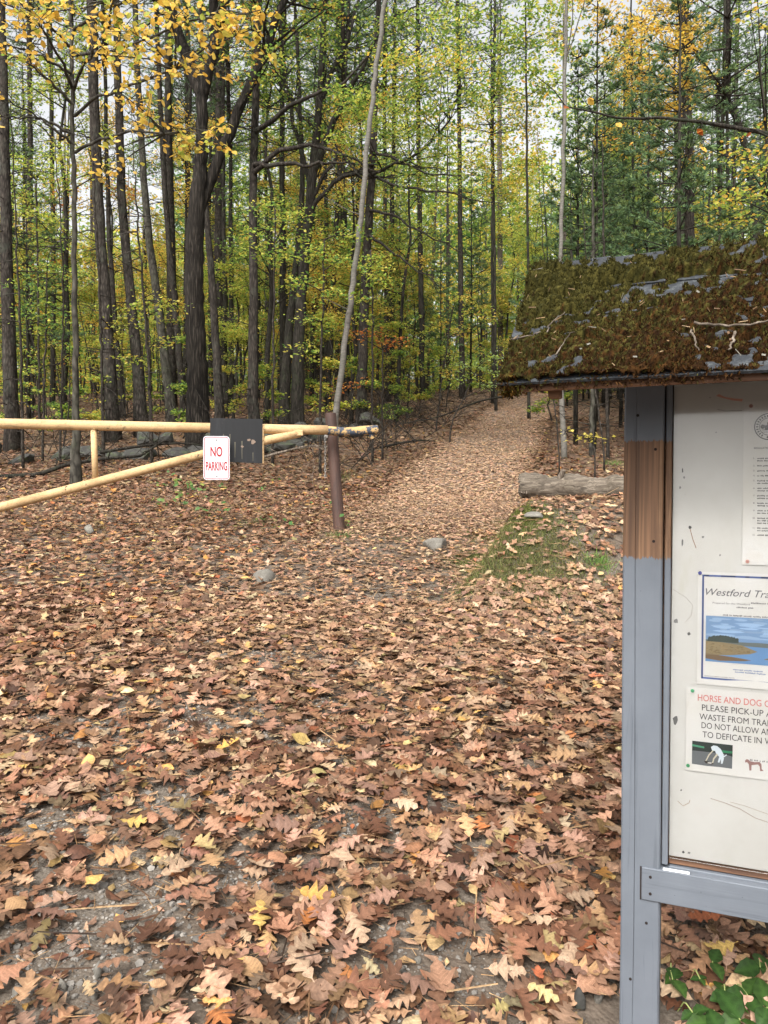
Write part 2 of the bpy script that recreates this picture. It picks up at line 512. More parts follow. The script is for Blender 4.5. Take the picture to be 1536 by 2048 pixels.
def frames(n, tilt, rr):
    """rotation matrices: local z near the normal n with random tilt, random heading"""
    N = len(n)
    nn = n + rr.normal(0, 1, (N, 3)) * tilt[:, None]
    nn /= np.linalg.norm(nn, axis=1)[:, None]
    a = rr.uniform(0, 2 * math.pi, N)
    h = np.stack([np.cos(a), np.sin(a), np.zeros(N)], -1)
    x = h - (h * nn).sum(1)[:, None] * nn; x /= np.linalg.norm(x, axis=1)[:, None] + 1e-9
    y = np.cross(nn, x)
    return np.stack([x, y, nn], -1)                    # columns

LITTER = [lin(186, 142, 114), lin(170, 124, 98), lin(146, 102, 78), lin(116, 78, 58), lin(196, 158, 134), lin(178, 138, 118),
          lin(194, 154, 112), lin(152, 114, 94), lin(132, 90, 68), lin(88, 60, 46), lin(204, 172, 142), lin(160, 120, 102)]
LITTER_W = np.array([3, 3, 3, 2, 2, 2, 1.4, 2, 2, 1.2, 1.1, 2.])
BRIGHT = [lin(222, 172, 92), lin(214, 154, 80), lin(196, 126, 72), lin(210, 194, 152), lin(196, 176, 124), lin(146, 126, 78), lin(182, 108, 70), lin(222, 186, 108), lin(172, 150, 104)]
def litter_colors(n, rr, bright=.11, path=None):
    c = np.array(LITTER)[rr.choice(len(LITTER), n, p=LITTER_W / LITTER_W.sum())]
    k = rr.random(n) < bright
    c[k] = np.array(BRIGHT)[rr.integers(0, len(BRIGHT), k.sum())]
    if path is not None:
        c = c * (1 - .55 * path[:, None]) + np.array(lin(222, 184, 158)) * (.55 * path[:, None])
    c = c * rr.uniform(.42, 1.08, (n, 1)) * np.where(k[:, None], np.array([1.0, .93, .86]), np.array([1.0, 1.02, .92])) * (1 + rr.normal(0, .05, (n, 3)))
    c = (c * .9 + c.mean(1)[:, None] * .10) * np.array([.99, .965, .92])
    return np.clip(c, .01, .8), k

def clip_bare(x, y):
    """bare, gritty places where fewer leaves lie (surveyed spots with radii)"""
    k = np.zeros_like(x)
    for (px, py, rx, ry, s) in BARE:
        c = BAREP[(px, py)]
        k = np.maximum(k, s * np.exp(-(((x - c[0]) / rx) ** 2 + ((y - c[1]) / ry) ** 2)))
    return k
BARE = [(240, 1830, .30, .19, 1.0), (130, 1930, .26, .16, 1.0), (500, 1745, .18, .11, .9), (400, 1440, .42, .20, .95), (180, 1480, .34, .18, .8),
        (850, 1960, .22, .16, 1.0), (700, 1650, .18, .11, .75), (520, 1320, .46, .24, .8), (720, 1400, .34, .18, .65), (900, 1620, .15, .10, .6),
        (330, 1600, .25, .14, .85), (60, 1660, .26, .16, .85), (640, 1500, .22, .14, .65)]
BAREP = {(b[0], b[1]): hit(b[0], b[1]) for b in BARE}
_pat = Sines(21, 12, 1.2, 5.0)

kio_xy = np.array([.567, 1.83])
def scatter(n, y0, y1, half, rr, pad=1.2):
    y = np.sqrt(rr.uniform(y0 ** 2, y1 ** 2, n)) if y0 < 11 else y0 + (y1 - y0) * rr.random(n) ** 1.35
    x = rr.uniform(-1, 1, n) * (half * y + pad)
    return x, y

def litter_layer(n, y0, y1, half, nst, smin, smax, seed, nvar=20, lift=.03, thin=True, bright=.11, pad=1.2, singles=0, trail=False, outside=0):
    rr = np.random.default_rng(seed)
    x, y = scatter(n, y0, y1, half, rr, pad)
    if outside: x = np.sign(x) * (outside * y + .5 + np.abs(x) / (half * y + pad) * 2.2)
    if trail: x = path_c(y) + rr.uniform(-1.25, 1.25, n) * path_w(y)
    if thin:
        keep = rr.random(n) > clip_bare(x, y) * 1.0 + .10 * (_pat(x, y) > .9)
        x, y = x[keep], y[keep]
    n = len(x)
    nb = bank_h(x, y); mossy = (nb > .03) & (rr.random(n) < .52) & (y < 8.2) & (x - (.66 + .37 * (y - 6.3)) < .40 + .5 * np.clip(6.9 - y, 0, 1)) & (y > 5.7)
    for (fx, fy) in ((.607, 1.853), (1.84, 1.355)):
        mossy |= (np.abs(x - fx) < .13) & (np.abs(y - fy) < .13)
    x, y = x[~mossy], y[~mossy]; n = len(x)
    pm = pathmask(x, y) * (.45 * sstep(3.0, 6.0, y) + .55 * sstep(7, 11, y))
    z = ground_z(x, y)
    s = rr.uniform(smin, smax, n) * (1 - .28 * pm)
    col, isb = litter_colors(n, rr, bright, pm)
    col = col * (1 - .38 * sstep(9, 15, y) * (1 - pm))[:, None]          # leaves off the trail get darker farther back
    tilt = np.abs(rr.normal(.08, .17, n)); tilt = np.clip(tilt, .02, .65) * (1 - .45 * pm)
    zz = z + .006 + s * (.10 + .22 * tilt) + rr.random(n) ** 2 * lift
    Fm = frames(ground_n(x, y), tilt, rr)
    flip = rr.random(n) < .4
    kinds = ['oak'] * 15 + ['oval'] * 3 + ['maple'] * 2
    var = rr.integers(0, 15, n)
    ov = isb & (rr.random(n) < .7) | (rr.random(n) < .13)
    var[ov] = rr.integers(15, 18, ov.sum()); mp = rr.random(n) < .07; var[mp] = rr.integers(18, 20, mp.sum())
    s = np.where(ov, s * .72, s)
    order = None
    solo = np.zeros(n, bool)
    if singles:
        # the fallen leaves that show largest: nearest to the eye, in view, lying on top
        u = x / y
        fx = (x - kio_xy[0]); inview = (np.abs(u) < .49) & (y > 1.9) & ~((u > .30) & (y > 1.75) & (fx > -.06) & (y < 2.05))
        score = s / y + 2.2 * (rr.random(n) ** 2 * .0) + (zz - z) * .6
        score[~inview] = -1
        solo[np.argsort(-score)[:singles]] = True
        zz[solo] += .012
    mb = LMB
    made = []
    for k in range(nvar):
        V, Q = leaf_shape(kinds[k], nst if kinds[k] != 'oval' else max(3 if nst > 2 else 2, min(nst, 8)), seed * 31 + k)
        sel = np.where((var == k) & ~solo)[0]
        vv = V[None] * s[sel][:, None, None] * np.where(flip[sel], -1, 1)[:, None, None] ** np.array([0, 0, 1])
        W = np.einsum('nij,nvj->nvi', Fm[sel], vv) + np.stack([x, y, zz], -1)[sel][:, None, :]
        shade = midrib(V)
        cc = col[sel][:, None, :] * shade[None, :, None] * rr.uniform(.82, 1.14, (len(sel), len(V), 1))
        fq = Q[None] + (np.arange(len(sel)) * len(V))[:, None, None]
        cc = np.concatenate([cc, np.broadcast_to(veinq(V)[None, :, None], cc.shape[:2] + (1,))], 2)
        if len(sel): mb.add(W.reshape(-1, 3), fq.reshape(-1, 4), cc.reshape(-1, 4))
        for q in np.where((var == k) & solo)[0]:
            made.append((k, q))
    cache = {}
    PALL = np.array(LITTER + BRIGHT)
    for k, q in made:
        un = col[q] / np.linalg.norm(col[q]); hue = int(np.argmin(((PALL / np.linalg.norm(PALL, axis=1)[:, None] - un) ** 2).sum(1)))
        lv = int(np.clip(round(np.linalg.norm(col[q]) / np.linalg.norm(PALL[hue]) * 6), 2, 6))
        key = (k, hue, lv)
        if key not in cache:
            V, Q = leaf_shape(kinds[k], nst if kinds[k] != 'oval' else 8, seed * 31 + k)
            cache[key] = MB().add(V, Q, np.concatenate([PALL[hue][None] * (lv / 6 * midrib(V) * rr.uniform(.84, 1.12, len(V)))[:, None], veinq(V)[:, None]], 1)).mesh('leaf', M['litter'], True)
        ob = bpy.data.objects.new('leaf', cache[key]); COL.objects.link(ob)
        mat = np.eye(4); mat[:3, :3] = Fm[q] * s[q]
        if flip[q]: mat[:3, 2] *= -1; mat[:3, 1] *= -1
        mat[:3, 3] = (x[q], y[q], zz[q])
        ob.matrix_world = Matrix(mat.tolist()); ob.parent = ground
LMB = MB()
def veinq(V): return (V[:, 0] - V[:, 0].min()) / (np.ptp(V[:, 0]) + 1e-6) - .75 * np.abs(V[:, 1])
def midrib(V): return np.where(np.arange(len(V)) % 3 == 1, 1.16, .95)

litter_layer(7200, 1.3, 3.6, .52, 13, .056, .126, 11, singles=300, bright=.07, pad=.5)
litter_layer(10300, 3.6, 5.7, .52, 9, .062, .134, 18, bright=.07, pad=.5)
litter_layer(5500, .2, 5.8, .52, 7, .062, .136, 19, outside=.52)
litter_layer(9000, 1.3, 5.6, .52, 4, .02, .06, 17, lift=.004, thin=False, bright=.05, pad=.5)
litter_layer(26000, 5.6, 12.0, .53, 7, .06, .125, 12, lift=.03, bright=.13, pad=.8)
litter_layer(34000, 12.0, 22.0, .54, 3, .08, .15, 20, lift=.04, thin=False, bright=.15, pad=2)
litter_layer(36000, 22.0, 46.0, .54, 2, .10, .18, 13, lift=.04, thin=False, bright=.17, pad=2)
# needles, stems and broken twigs mixed into the litter
dr = np.random.default_rng(23)
for (n_, y0_, y1_, l0, l1, w_) in ((9000, 1.3, 5.6, .03, .10, .0011), (1600, 1.3, 6.5, .06, .22, .0028), (5000, 5.6, 11, .06, .2, .0025)):
    y = np.sqrt(dr.uniform(y0_ ** 2, y1_ ** 2, n_)); x = dr.uniform(-1, 1, n_) * (.53 * y + .5)
    kk = ~((np.abs(x - .607) < .13) & (np.abs(y - 1.853) < .13)); x, y = x[kk], y[kk]; n_ = len(x)
    p = np.stack([x, y, ground_z(x, y) + .006 + dr.random(n_) * .028], -1); a = dr.uniform(0, 6.28, n_); l = dr.uniform(l0, l1, n_)
    d = np.stack([np.cos(a), np.sin(a), dr.normal(.06, .14, n_)], -1); sd = np.stack([-np.sin(a), np.cos(a), 0 * a], -1); up = np.array([0, 0, 1.0])
    q = p + d * l[:, None] + sd * (dr.normal(0, .12, n_) * l)[:, None]
    V = np.stack([p - sd * w_, p + sd * w_, p + up * w_ * 1.6, q - sd * w_ * .7, q + sd * w_ * .7, q + up * w_], 1)
    i0 = (np.arange(n_) * 6)[:, None]
    c = np.array([lin(112, 84, 60), lin(86, 64, 48), lin(150, 118, 84), lin(60, 48, 40), lin(170, 140, 104)])[dr.integers(0, 5, n_)] * dr.uniform(.6, 1.1, (n_, 1))
    nb0 = LMB.n; LMB.add(V.reshape(-1, 3), i0 + np.array([[0, 3, 5, 2]]), np.repeat(c, 6, 0)); LMB.f.append(nb0 + i0 + np.array([[1, 2, 5, 4]]))
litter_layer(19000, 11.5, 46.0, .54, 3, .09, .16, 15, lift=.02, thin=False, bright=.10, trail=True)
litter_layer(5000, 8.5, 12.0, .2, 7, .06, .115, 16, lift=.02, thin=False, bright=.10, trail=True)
LMB.build('leaf_litter', M['litter'], smooth=True, kind='stuff', label='carpet of fallen brown oak leaves over the ground and trail', cat='leaf litter')

# ------------------------------------------------------------------ notice board kiosk
KA = R(-22)
KX = np.array([math.cos(KA), math.sin(KA), 0]); KY = np.array([-math.sin(KA), math.cos(KA), 0])
KP = np.array([.567, 1.83, 0.0])
KGZ = gz(KP[0] + .05, KP[1])
KO = np.array([KP[0], KP[1], KGZ])
def kp(px, py, yo=0.0):
    """point of the kiosk plane at local depth yo -> local (x, z)"""
    r = ray(px, py)
    t = (np.dot(KO - EYE, KY) + yo) / np.dot(r, KY)
    p = EYE + r * t - KO
    return float(np.dot(p, KX)), float(p[2])

def painted_wood(name, bare=None, gsc=(70, 70, 2.2)):
    m, nt, b, out = new_mat(name)
    v = coords(nt)
    grain = noise(nt, coords(nt, gsc), 1.0, 6, .6, .5)
    n = noise(nt, v, 5, 5, .6)
    col = ramp(nt, n, [(.3, lin(88, 93, 100)), (.7, lin(100, 105, 112))])
    col = mixc(nt, ramp(nt, grain, [(.34, (.55, .55, .55)), (.42, (0, 0, 0))]), col, lin(70, 74, 81))
    speck = noise(nt, v, 160, 2, .5)
    col = mixc(nt, ramp(nt, speck, [(.73, (0, 0, 0)), (.78, (.8, .8, .8))]), col, lin(60, 62, 70))
    if bare:
        z0, z1 = bare
        wv_ = noise(nt, coords(nt, (42, 42, .9)), 1.0, 3, .5, 1.1)
        wc = ramp(nt, wv_, [(.30, lin(84, 62, 46)), (.46, lin(122, 92, 68)), (.52, lin(96, 70, 50)), (.60, lin(134, 104, 78)), (.75, lin(112, 84, 60))])
        g2 = noise(nt, coords(nt, (120, 120, 3)), 1, 5, .6)
        wc = mixc(nt, ramp(nt, g2, [(.35, (.6, .6, .6)), (.6, (0, 0, 0))]), wc, lin(78, 56, 42))
        blot = noise(nt, coords(nt, (9, 9, 5)), 1, 5, .7)
        wc = mixc(nt, ramp(nt, blot, [(.52, (0, 0, 0)), (.7, (.6, .6, .6))]), wc, lin(70, 52, 42))
        sep = nt.nodes.new('ShaderNodeSeparateXYZ'); nt.links.new(v, sep.inputs[0])
        jag = noise(nt, coords(nt, (95, 95, 6)), 1, 8, .85)
        ja = nt.nodes.new('ShaderNodeMath'); ja.operation = 'MULTIPLY_ADD'; nt.links.new(jag, ja.inputs[0]); ja.inputs[1].default_value = .05
        nt.links.new(sep.outputs['Z'], ja.inputs[2])
        g = nt.nodes.new('ShaderNodeMath'); g.operation = 'GREATER_THAN'; nt.links.new(ja.outputs[0], g.inputs[0]); g.inputs[1].default_value = z0 + .025
        l = nt.nodes.new('ShaderNodeMath'); l.operation = 'LESS_THAN'; nt.links.new(ja.outputs[0], l.inputs[0]); l.inputs[1].default_value = z1 + .025
        mu = nt.nodes.new('ShaderNodeMath'); mu.operation = 'MULTIPLY'; nt.links.new(g.outputs[0], mu.inputs[0]); nt.links.new(l.outputs[0], mu.inputs[1])
        col = mixc(nt, mu.outputs[0], col, wc)
    nt.links.new(col, b.inputs['Base Color']); b.inputs['Roughness'].default_value = .62; b.inputs['Specular IOR Level'].default_value = .3
    bump(nt, b, grain, .25, .004)
    return m

zb0, zb1 = kp(1285, 1116)[1], kp(1285, 882)[1]
M['paint'] = painted_wood('grey_paint'); M['paint_x'] = painted_wood('grey_paint_rail', None, (2.2, 70, 70)); M['paint_bare'] = painted_wood('grey_paint_worn', (zb0, zb1))
def brown_wood():
    m, nt, b, out = new_mat('weathered_wood')
    g = noise(nt, coords(nt, (2.5, 60, 60)), 1, 6, .6, .5)
    nt.links.new(ramp(nt, g, [(.3, lin(70, 48, 36)), (.55, lin(112, 80, 58)), (.8, lin(142, 106, 80))]), b.inputs['Base Color'])
    b.inputs['Roughness'].default_value = .85; bump(nt, b, g, .4, .004)
    return m
M['brown_wood'] = brown_wood()
def board_mat():
    m, nt, b, out = new_mat('white_board')
    v = coords(nt)
    n = noise(nt, v, 3.5, 6, .65); s = noise(nt, v, 55, 3, .6); g = noise(nt, coords(nt, (9, 9, 2.2)), 1, 5, .7)
    col = ramp(nt, n, [(.3, lin(194, 192, 187)), (.6, lin(207, 206, 203)), (.8, lin(202, 194, 190))])
    col = mixc(nt, ramp(nt, g, [(.6, (0, 0, 0)), (.78, (.55, .55, .55))]), col, lin(186, 184, 162))
    col = mixc(nt, ramp(nt, s, [(.74, (0, 0, 0)), (.79, (.85, .85, .85))]), col, lin(86, 76, 66))
    nt.links.new(col, b.inputs['Base Color']); b.inputs['Roughness'].default_value = .5
    return m
M['board'] = board_mat()
def paper_mat():
    m, nt, b, out = new_mat('damp_paper')
    n = noise(nt, coords(nt), 7, 5, .6); n2 = noise(nt, coords(nt), 26, 4, .6)
    nt.links.new(ramp(nt, n, [(.3, lin(206, 203, 196)), (.6, lin(213, 212, 210)), (.8, lin(208, 200, 190))]), b.inputs['Base Color'])
    b.inputs['Roughness'].default_value = .7; bump(nt, b, n2, .35, .006)
    return m
M['paper'] = paper_mat()
M['dark_gap'] = plain_mat('joint_shadow_wood', lin(44, 38, 36), .9, .1)

kiosk = thing('notice_board', KO, 'grey painted wooden trail notice board under a mossy shingled roof', 'notice board', None, KA)
kiosk['_local'] = 1
PW, PD = .089, .089
KW = 1.42                                                # overall width
post_top = kp(1285, 740, .0)[1] + .10
# posts: slightly bowed, chamfered, with a drying crack each
def post(x0, mat):
    mb = MB()
    zs = [-.35, .0, .3, .6, .9, 1.2, 1.5, post_top]
    sec = [(-.5, -.46), (-.46, -.5), (-.18, -.5), (-.175, -.485), (-.165, -.485), (-.16, -.5), (.46, -.5), (.5, -.46), (.5, .46), (.46, .5), (-.46, .5), (-.5, .46)]
    V = []
    for k, z in enumerate(zs):
        crack = 1.0 if .1 < z < 1.4 else .2
        for i, (a, c) in enumerate(sec):
            cc = c if i not in (3, 4) else -.5 + (.045 * crack)
            dx = .02 * math.sin(z * 3) * (1 if i in (2, 3, 4, 5) else 0)
            V.append((x0 + PW / 2 + (a + dx) * PW + .0012 * math.sin(z * 4), PD / 2 + cc * PD, z))
    n = len(sec); Q = [(k * n + i, k * n + (i + 1) % n, (k + 1) * n + (i + 1) % n, (k + 1) * n + i) for k in range(len(zs) - 1) for i in range(n)]
    mb.add(V, Q); mb.f.append(np.array([list(range((len(zs) - 1) * n, len(zs) * n))]))
    return mb.build('post', mat, kiosk)
post(0, M['paint_bare']); post(KW - PW, M['paint'])
# inner stop trim beside the post, with a dark joint between
xg = PW + .003
xt1 = kp(1341, 1200, .012)[0]
b = MB().bbox(xg, xt1, .010, .050, kp(1330, 1730, .01)[1], post_top - .02, .002); b.build('trim_strip', M['paint_bare'], kiosk)
b = MB().bbox(KW - PW - (xt1 - PW), KW - PW - .003, .010, .050, kp(1330, 1730, .01)[1], post_top - .02, .002); b.build('trim_strip', M['paint'], kiosk)
YB = .034
zt = kp(1400, 766, YB)[1]; zbm = kp(1345, 1712, YB)[1]
MB().bbox(xt1 + .002, KW - PW - (xt1 - PW) - .002, YB, YB + .014, zbm, zt, .001).build('board', M['board'], kiosk)
# header board under the roof
MB().bbox(xt1 + .004, KW - xt1 - .004, .012, .033, zt - .003, post_top - .01, .002).build('header_board', M['paint_x'], kiosk)
# dirty wooden bead and recessed sill under the board
z1 = zbm; z2 = zbm - .016
MB().bbox(xt1 + .002, KW - xt1 - .002, .026, .048, z2, z1 - .0015, .002).build('bead', M['brown_wood'], kiosk)
zr1 = kp(1283, 1733, -.002)[1]; zr0 = kp(1283, 1798, -.002)[1]
MB().bbox(xt1 + .002, KW - xt1 - .002, .018, .060, zr1 - .02, z2 - .002, .002).build('sill', M['paint_x'], kiosk)
# bottom rail let into the post, proud by a few mm
xr = kp(1283, 1760, -.003)[0]
MB().bbox(xr, KW - xr, -.005, .033, zr0, zr1, .002).build('rail', M['paint_x'], kiosk)
MB().box(xr - .0035, xr - .0003, -.0012, .01, zr0 - .002, zr1).build('joint', M['dark_gap'], kiosk)
xp = kp(1326, 1735, -.001)[0]
MB().bbox(xp, xp + .058, -.0035, .004, zr1 + .0006, zr1 + .0042, .0006).build('acrylic_edge_glint', plain_mat('acrylic_edge_glint', (.8, .82, .84), .25, .5), kiosk)  # white strip: the bright reflection along the acrylic edge, put in as colour

for (x_, z_, y_) in ((.02, zr1 - .02, -.0052), (.02 + xr, zr0 + .018, -.0052), (.03, zb1 + .06, .0), (.07, zb1 - .02, .0), (.068, zb0 + .04, .0), (.025, zr0 - .2, .0), (.06, .35, 0.0)):
    if x_ < xr and y_ < -.001: x_ = xr + .02
    MB().tube([(x_, y_ + .002, z_), (x_, y_ - .0012, z_), (x_, y_ - .0016, z_)], [.0034, .0034, .002], 9).build('screw', M['dark_gap'], kiosk)
# clear acrylic sheet over the notices
def acrylic():
    m, nt, b, out = new_mat('acrylic_sheet')
    tr = nt.nodes.new('ShaderNodeBsdfTransparent'); gl = nnode(nt, 'ShaderNodeBsdfGlossy', Roughness=.08)
    tr.inputs[0].default_value = (.99, .99, .985, 1)
    fr = nnode(nt, 'ShaderNodeFresnel', IOR=1.45)
    mx = nt.nodes.new('ShaderNodeMixShader'); nt.links.new(fr.outputs[0], mx.inputs[0]); nt.links.new(tr.outputs[0], mx.inputs[1]); nt.links.new(gl.outputs[0], mx.inputs[2])
    nt.links.new(mx.outputs[0], out.inputs[0])
    return m
MB().box(xt1 + .003, KW - xt1 - .003, .0195, .0215, z1 + .001, zt - .004).build('acrylic_sheet', acrylic(), kiosk)

# ---- roof
ez = kp(1270, 748, -.30)[1]                              # underside of eave line
rz_ = 2.040 - KGZ
RX0, RX1 = -.216, KW + .216
ridge_y, eave_y = .045, -.30
rl = math.hypot(ridge_y - eave_y, rz_ - ez)
roof_ang = math.atan2(rz_ - ez, ridge_y - eave_y)
ca, sa = math.cos(roof_ang), math.sin(roof_ang)
def rp(x, s, h, side=0):
    """roof point: s metres up the slope from the eave, h above the deck"""
    y = eave_y + s * ca - h * sa; z = ez + s * sa + h * ca
    if side: y = 2 * ridge_y - y
    return (x, y, z)
SH = .17                                              # the rear slope is only a short cap
def deck(side):
    mb = MB()
    t = .014
    V = [rp(x, s, h, side) for h in (-t, 0) for s in ((rl - SH) if side else 0, rl) for x in (RX0, RX1)]
    Fq = [(0, 2, 3, 1), (4, 5, 7, 6), (0, 1, 5, 4), (2, 6, 7, 3), (0, 4, 6, 2), (1, 3, 7, 5)]
    if side: Fq = [f[::-1] for f in Fq]
    return mb.add(V, Fq)
roof = deck(0).build('roof', M['brown_wood'], kiosk); roof['label'] = 'steep gable roof with slate grey shingles under thick brown and green moss'
deck(1).build('rear_roof', M['brown_wood'], kiosk)
# eave trim boards, rafters and gable boards
MB().bbox(RX0 + .03, RX1 - .03, eave_y, eave_y + .012, ez - .024, ez - .002, .002).build('fascia_board', M['brown_wood'], kiosk)
for x in (RX0 + .02, -.12, PW / 2 + .1, KW / 2, KW - PW / 2, RX1 - .05):
    mb = MB(); w, dpt = .034, .03
    V = [rp(xx, s, h, 0) for h in (-.015 - dpt, -.015) for s in (.03, rl - .03) for xx in (x, x + w)]
    mb.add(V, [(0, 2, 3, 1), (4, 5, 7, 6), (0, 1, 5, 4), (2, 6, 7, 3), (0, 4, 6, 2), (1, 3, 7, 5)]).build('rafter', M['brown_wood'], kiosk)
bxl, bzl = kp(1098, 766, -.26); bxr, _ = kp(1122, 766, -.26)
MB().bbox(bxl, bxr, -.27, -.24, ez - .036, ez - .008, .002).build('rafter_tail', M['brown_wood'], kiosk)
MB().bbox(.02, KW - .02, .052, .062, zbm - .05, zt + .05, .001).build('back_panel', M['brown_wood'], kiosk)
MB().bbox(RX0 + .06, RX1 - .06, ridge_y - .018, ridge_y + .018, post_top - .06, rz_ - .06, .002).build('ridge_beam', M['brown_wood'], kiosk)

def shingle_mat():
    m, nt, b, out = new_mat('slate_grey_shingle')
    n = noise(nt, coords(nt), 30, 6, .75); g = noise(nt, coords(nt), 240, 2, .6)
    col = ramp(nt, n, [(.3, lin(20, 22, 25)), (.5, lin(36, 39, 43)), (.72, lin(84, 88, 88))])
    col = mixc(nt, ramp(nt, g, [(.4, (.5, .5, .5)), (.6, (0, 0, 0))]), col, lin(40, 44, 50))
    nt.links.new(col, b.inputs['Base Color']); b.inputs['Roughness'].default_value = .8; bump(nt, b, g, .6, .003)
    return m
M['shingle'] = shingle_mat()
ncourse = 4; cexp = rl / ncourse
for side, rt in ((0, roof), (1, roof)):
    for c in range(ncourse):
        if side and (c + 1) * cexp < rl - SH + .05: continue
        x = RX0 - .012 - (.15 if c % 2 else 0)
        while x < RX1 + .012:
            xa, xb = max(x, RX0 - .014), min(x + .297, RX1 + .014)
            if xb - xa > .02:
                s0 = max(c * cexp, rl - SH - .01 if side else -1) - (.018 if c == 0 else .0) + random.uniform(-.002, .002); s1 = min((c + 1) * cexp + .03, rl + .004)
                lift = random.uniform(.005, .007); bow = random.uniform(0, .004)
                mb = MB()
                V = []
                for h0, h1 in ((.001, .0006), (lift, .0042)):
                    for (s, h) in ((s0, h0), (s1, h1)):
                        V += [rp(xa, s, h, side), rp((xa + xb) / 2, s, h + (bow if h0 > .005 and s == s0 else 0), side), rp(xb, s, h, side)]
                Fq = [(0, 3, 4, 1), (1, 4, 5, 2), (6, 7, 10, 9), (7, 8, 11, 10), (0, 1, 7, 6), (1, 2, 8, 7), (3, 9, 10, 4), (4, 10, 11, 5), (0, 6, 9, 3), (2, 5, 11, 8)]
                mb.add(V, Fq if not side else [f[::-1] for f in Fq]).build('shingle', M['shingle'], rt)
            x += .30
# ridge caps
x = RX0 - .012
while x < RX1:
    mb = MB(); xb = min(x + .19, RX1 + .012)
    prof = [(-.10, .0065), (-.04, .012), (0, .016), (.04, .012), (.10, .0065)]
    V = []
    lift = random.uniform(0, .004)
    for xx, e in ((x, lift), (xb, .004 + lift)):
        for (d, h) in prof:
            s = rl - abs(d); p = rp(xx, s, h + e, 1 if d > 0 else 0)
            V.append((p[0], p[1], p[2] + (.006 if d == 0 else 0)))
        for (d, h) in prof:
            s = rl - abs(d); p = rp(xx, s, h + e - .004, 1 if d > 0 else 0)
            V.append((p[0], p[1], p[2] + (.006 if d == 0 else 0)))
    Fq = [(i, i + 1, 10 + i + 1, 10 + i)[::-1] for i in range(4)] + [(5 + i, 15 + i, 15 + i + 1, 5 + i + 1)[::-1] for i in range(4)] + [(i, 5 + i, 6 + i, i + 1)[::-1] for i in range(4)] + [(10 + i, 11 + i, 16 + i, 15 + i)[::-1] for i in range(4)] + [(0, 10, 15, 5), (4, 9, 19, 14)]
    mb.add(V, Fq).build('ridge_cap', M['shingle'], roof)
    x += .165

# moss: a lumpy cushion plus many short shoots
_m1, _m2, _m3 = Sines(41, 14, 8, 30), Sines(42, 26, 80, 300), Sines(43, 12, 3, 9)
def moss_h(x, s):
    """thickness of the moss cushion in metres; below zero = bare shingle"""
    a = .70 + .36 * _m1(x * 1.0, s * 1.6) + .52 * _m2(x, s) + .16 * _m3(x, s * .7)
    ph = np.mod(s, cexp) / cexp                       # bare just under each butt edge
    a = a - .95 * np.exp(-((ph - .02) / .085) ** 2) * (.45 + .55 * (np.sin(x * 9 + 13 * np.floor(s / cexp)) > -.35))
    a = a - .9 * np.exp(-((x - .42) / .30) ** 2) * np.exp(-((s - .03) / .05) ** 2)        # bare grey patch low by the board
    a = a - .7 * np.exp(-((s - rl + .02) / .04) ** 2) * (np.sin(x * 17 + 1) + .6 * np.sin(x * 41) > .1)
    return .0125 * np.clip(a, -.8, 1.7)
MOSSC = [lin(88, 62, 26), lin(104, 74, 30), lin(74, 52, 24), lin(96, 88, 36), lin(120, 104, 44), lin(66, 62, 26), lin(128, 92, 40)]
def moss_col(x, s, n, rr):
    green = np.clip(.08 + .72 * (s / rl) + .35 * _m3(x + 5, s + 2), 0, 1)
    br = np.array([lin(62, 42, 24), lin(80, 54, 28), lin(48, 33, 21)])[rr.integers(0, 3, n)]
    gr = np.array([lin(68, 64, 32), lin(54, 53, 27), lin(90, 84, 42)])[rr.integers(0, 3, n)]
    k = (rr.random(n) < green)[:, None]
    return np.where(k, gr, br) * rr.uniform(.6, 1.25, (n, 1))
mossb = MB()
rr = np.random.default_rng(77)
xs = np.arange(RX0 - .012, RX1 + .012, .006); ss = np.arange(-.016, rl + .004, .006)
Xg, Sg = np.meshgrid(xs, ss)
hb = .0075 - .004 * (np.mod(Sg, cexp) / cexp) + .014 * sstep(rl - .11, rl - .09, Sg)
Hm = moss_h(Xg, Sg)
edge = np.minimum(1, np.minimum((Xg - xs[0]), (xs[-1] - Xg)) / .02 + .3)
H = hb + Hm * edge + np.where(Hm > 0, rr.uniform(-.002, .003, Hm.shape), 0)
V = np.stack([Xg, eave_y + Sg * ca - H * sa, ez + Sg * sa + H * ca], -1).reshape(-1, 3)
nx = len(xs); i = np.arange(len(ss) - 1)[:, None] * nx; j = np.arange(nx - 1)[None, :]
mossb.add(V, np.stack([i + j, i + j + 1, i + nx + j + 1, i + nx + j], -1).reshape(-1, 4), moss_col(Xg.ravel(), Sg.ravel(), Xg.size, rr) * .8)
n = 90000
mx_ = rr.uniform(RX0 - .012, RX0 + 1.05, n); ms = rr.uniform(-.018, rl + .01, n)
mh = moss_h(mx_, ms); k = mh > .001
mx_, ms, mh = mx_[k], ms[k], mh[k]; n = len(mx_)
hb = .0075 - .004 * (np.mod(ms, cexp) / cexp) + .014 * sstep(rl - .11, rl - .09, ms)
base = np.stack([mx_, eave_y + ms * ca - (hb + mh * .8) * sa, ez + ms * sa + (hb + mh * .8) * ca], -1)
d = np.array([0, -sa * .75, ca * .75 + .35])[None] + rr.normal(0, .55, (n, 3)); d /= np.linalg.norm(d, axis=1)[:, None]
L = rr.uniform(.003, .010, n)[:, None]; side = np.cross(d, rr.normal(0, 1, (n, 3))); side /= np.linalg.norm(side, axis=1)[:, None]
wd = rr.uniform(.0008, .0018, n)[:, None]
tri = np.stack([base - side * wd, base + side * wd, base + d * L + side * wd * .4, base + d * L - side * wd * .4], 1)
cm = np.repeat(moss_col(mx_, ms, n, rr), 4, 0)
mossb.add(tri.reshape(-1, 3), np.arange(4 * n).reshape(-1, 4), cm)
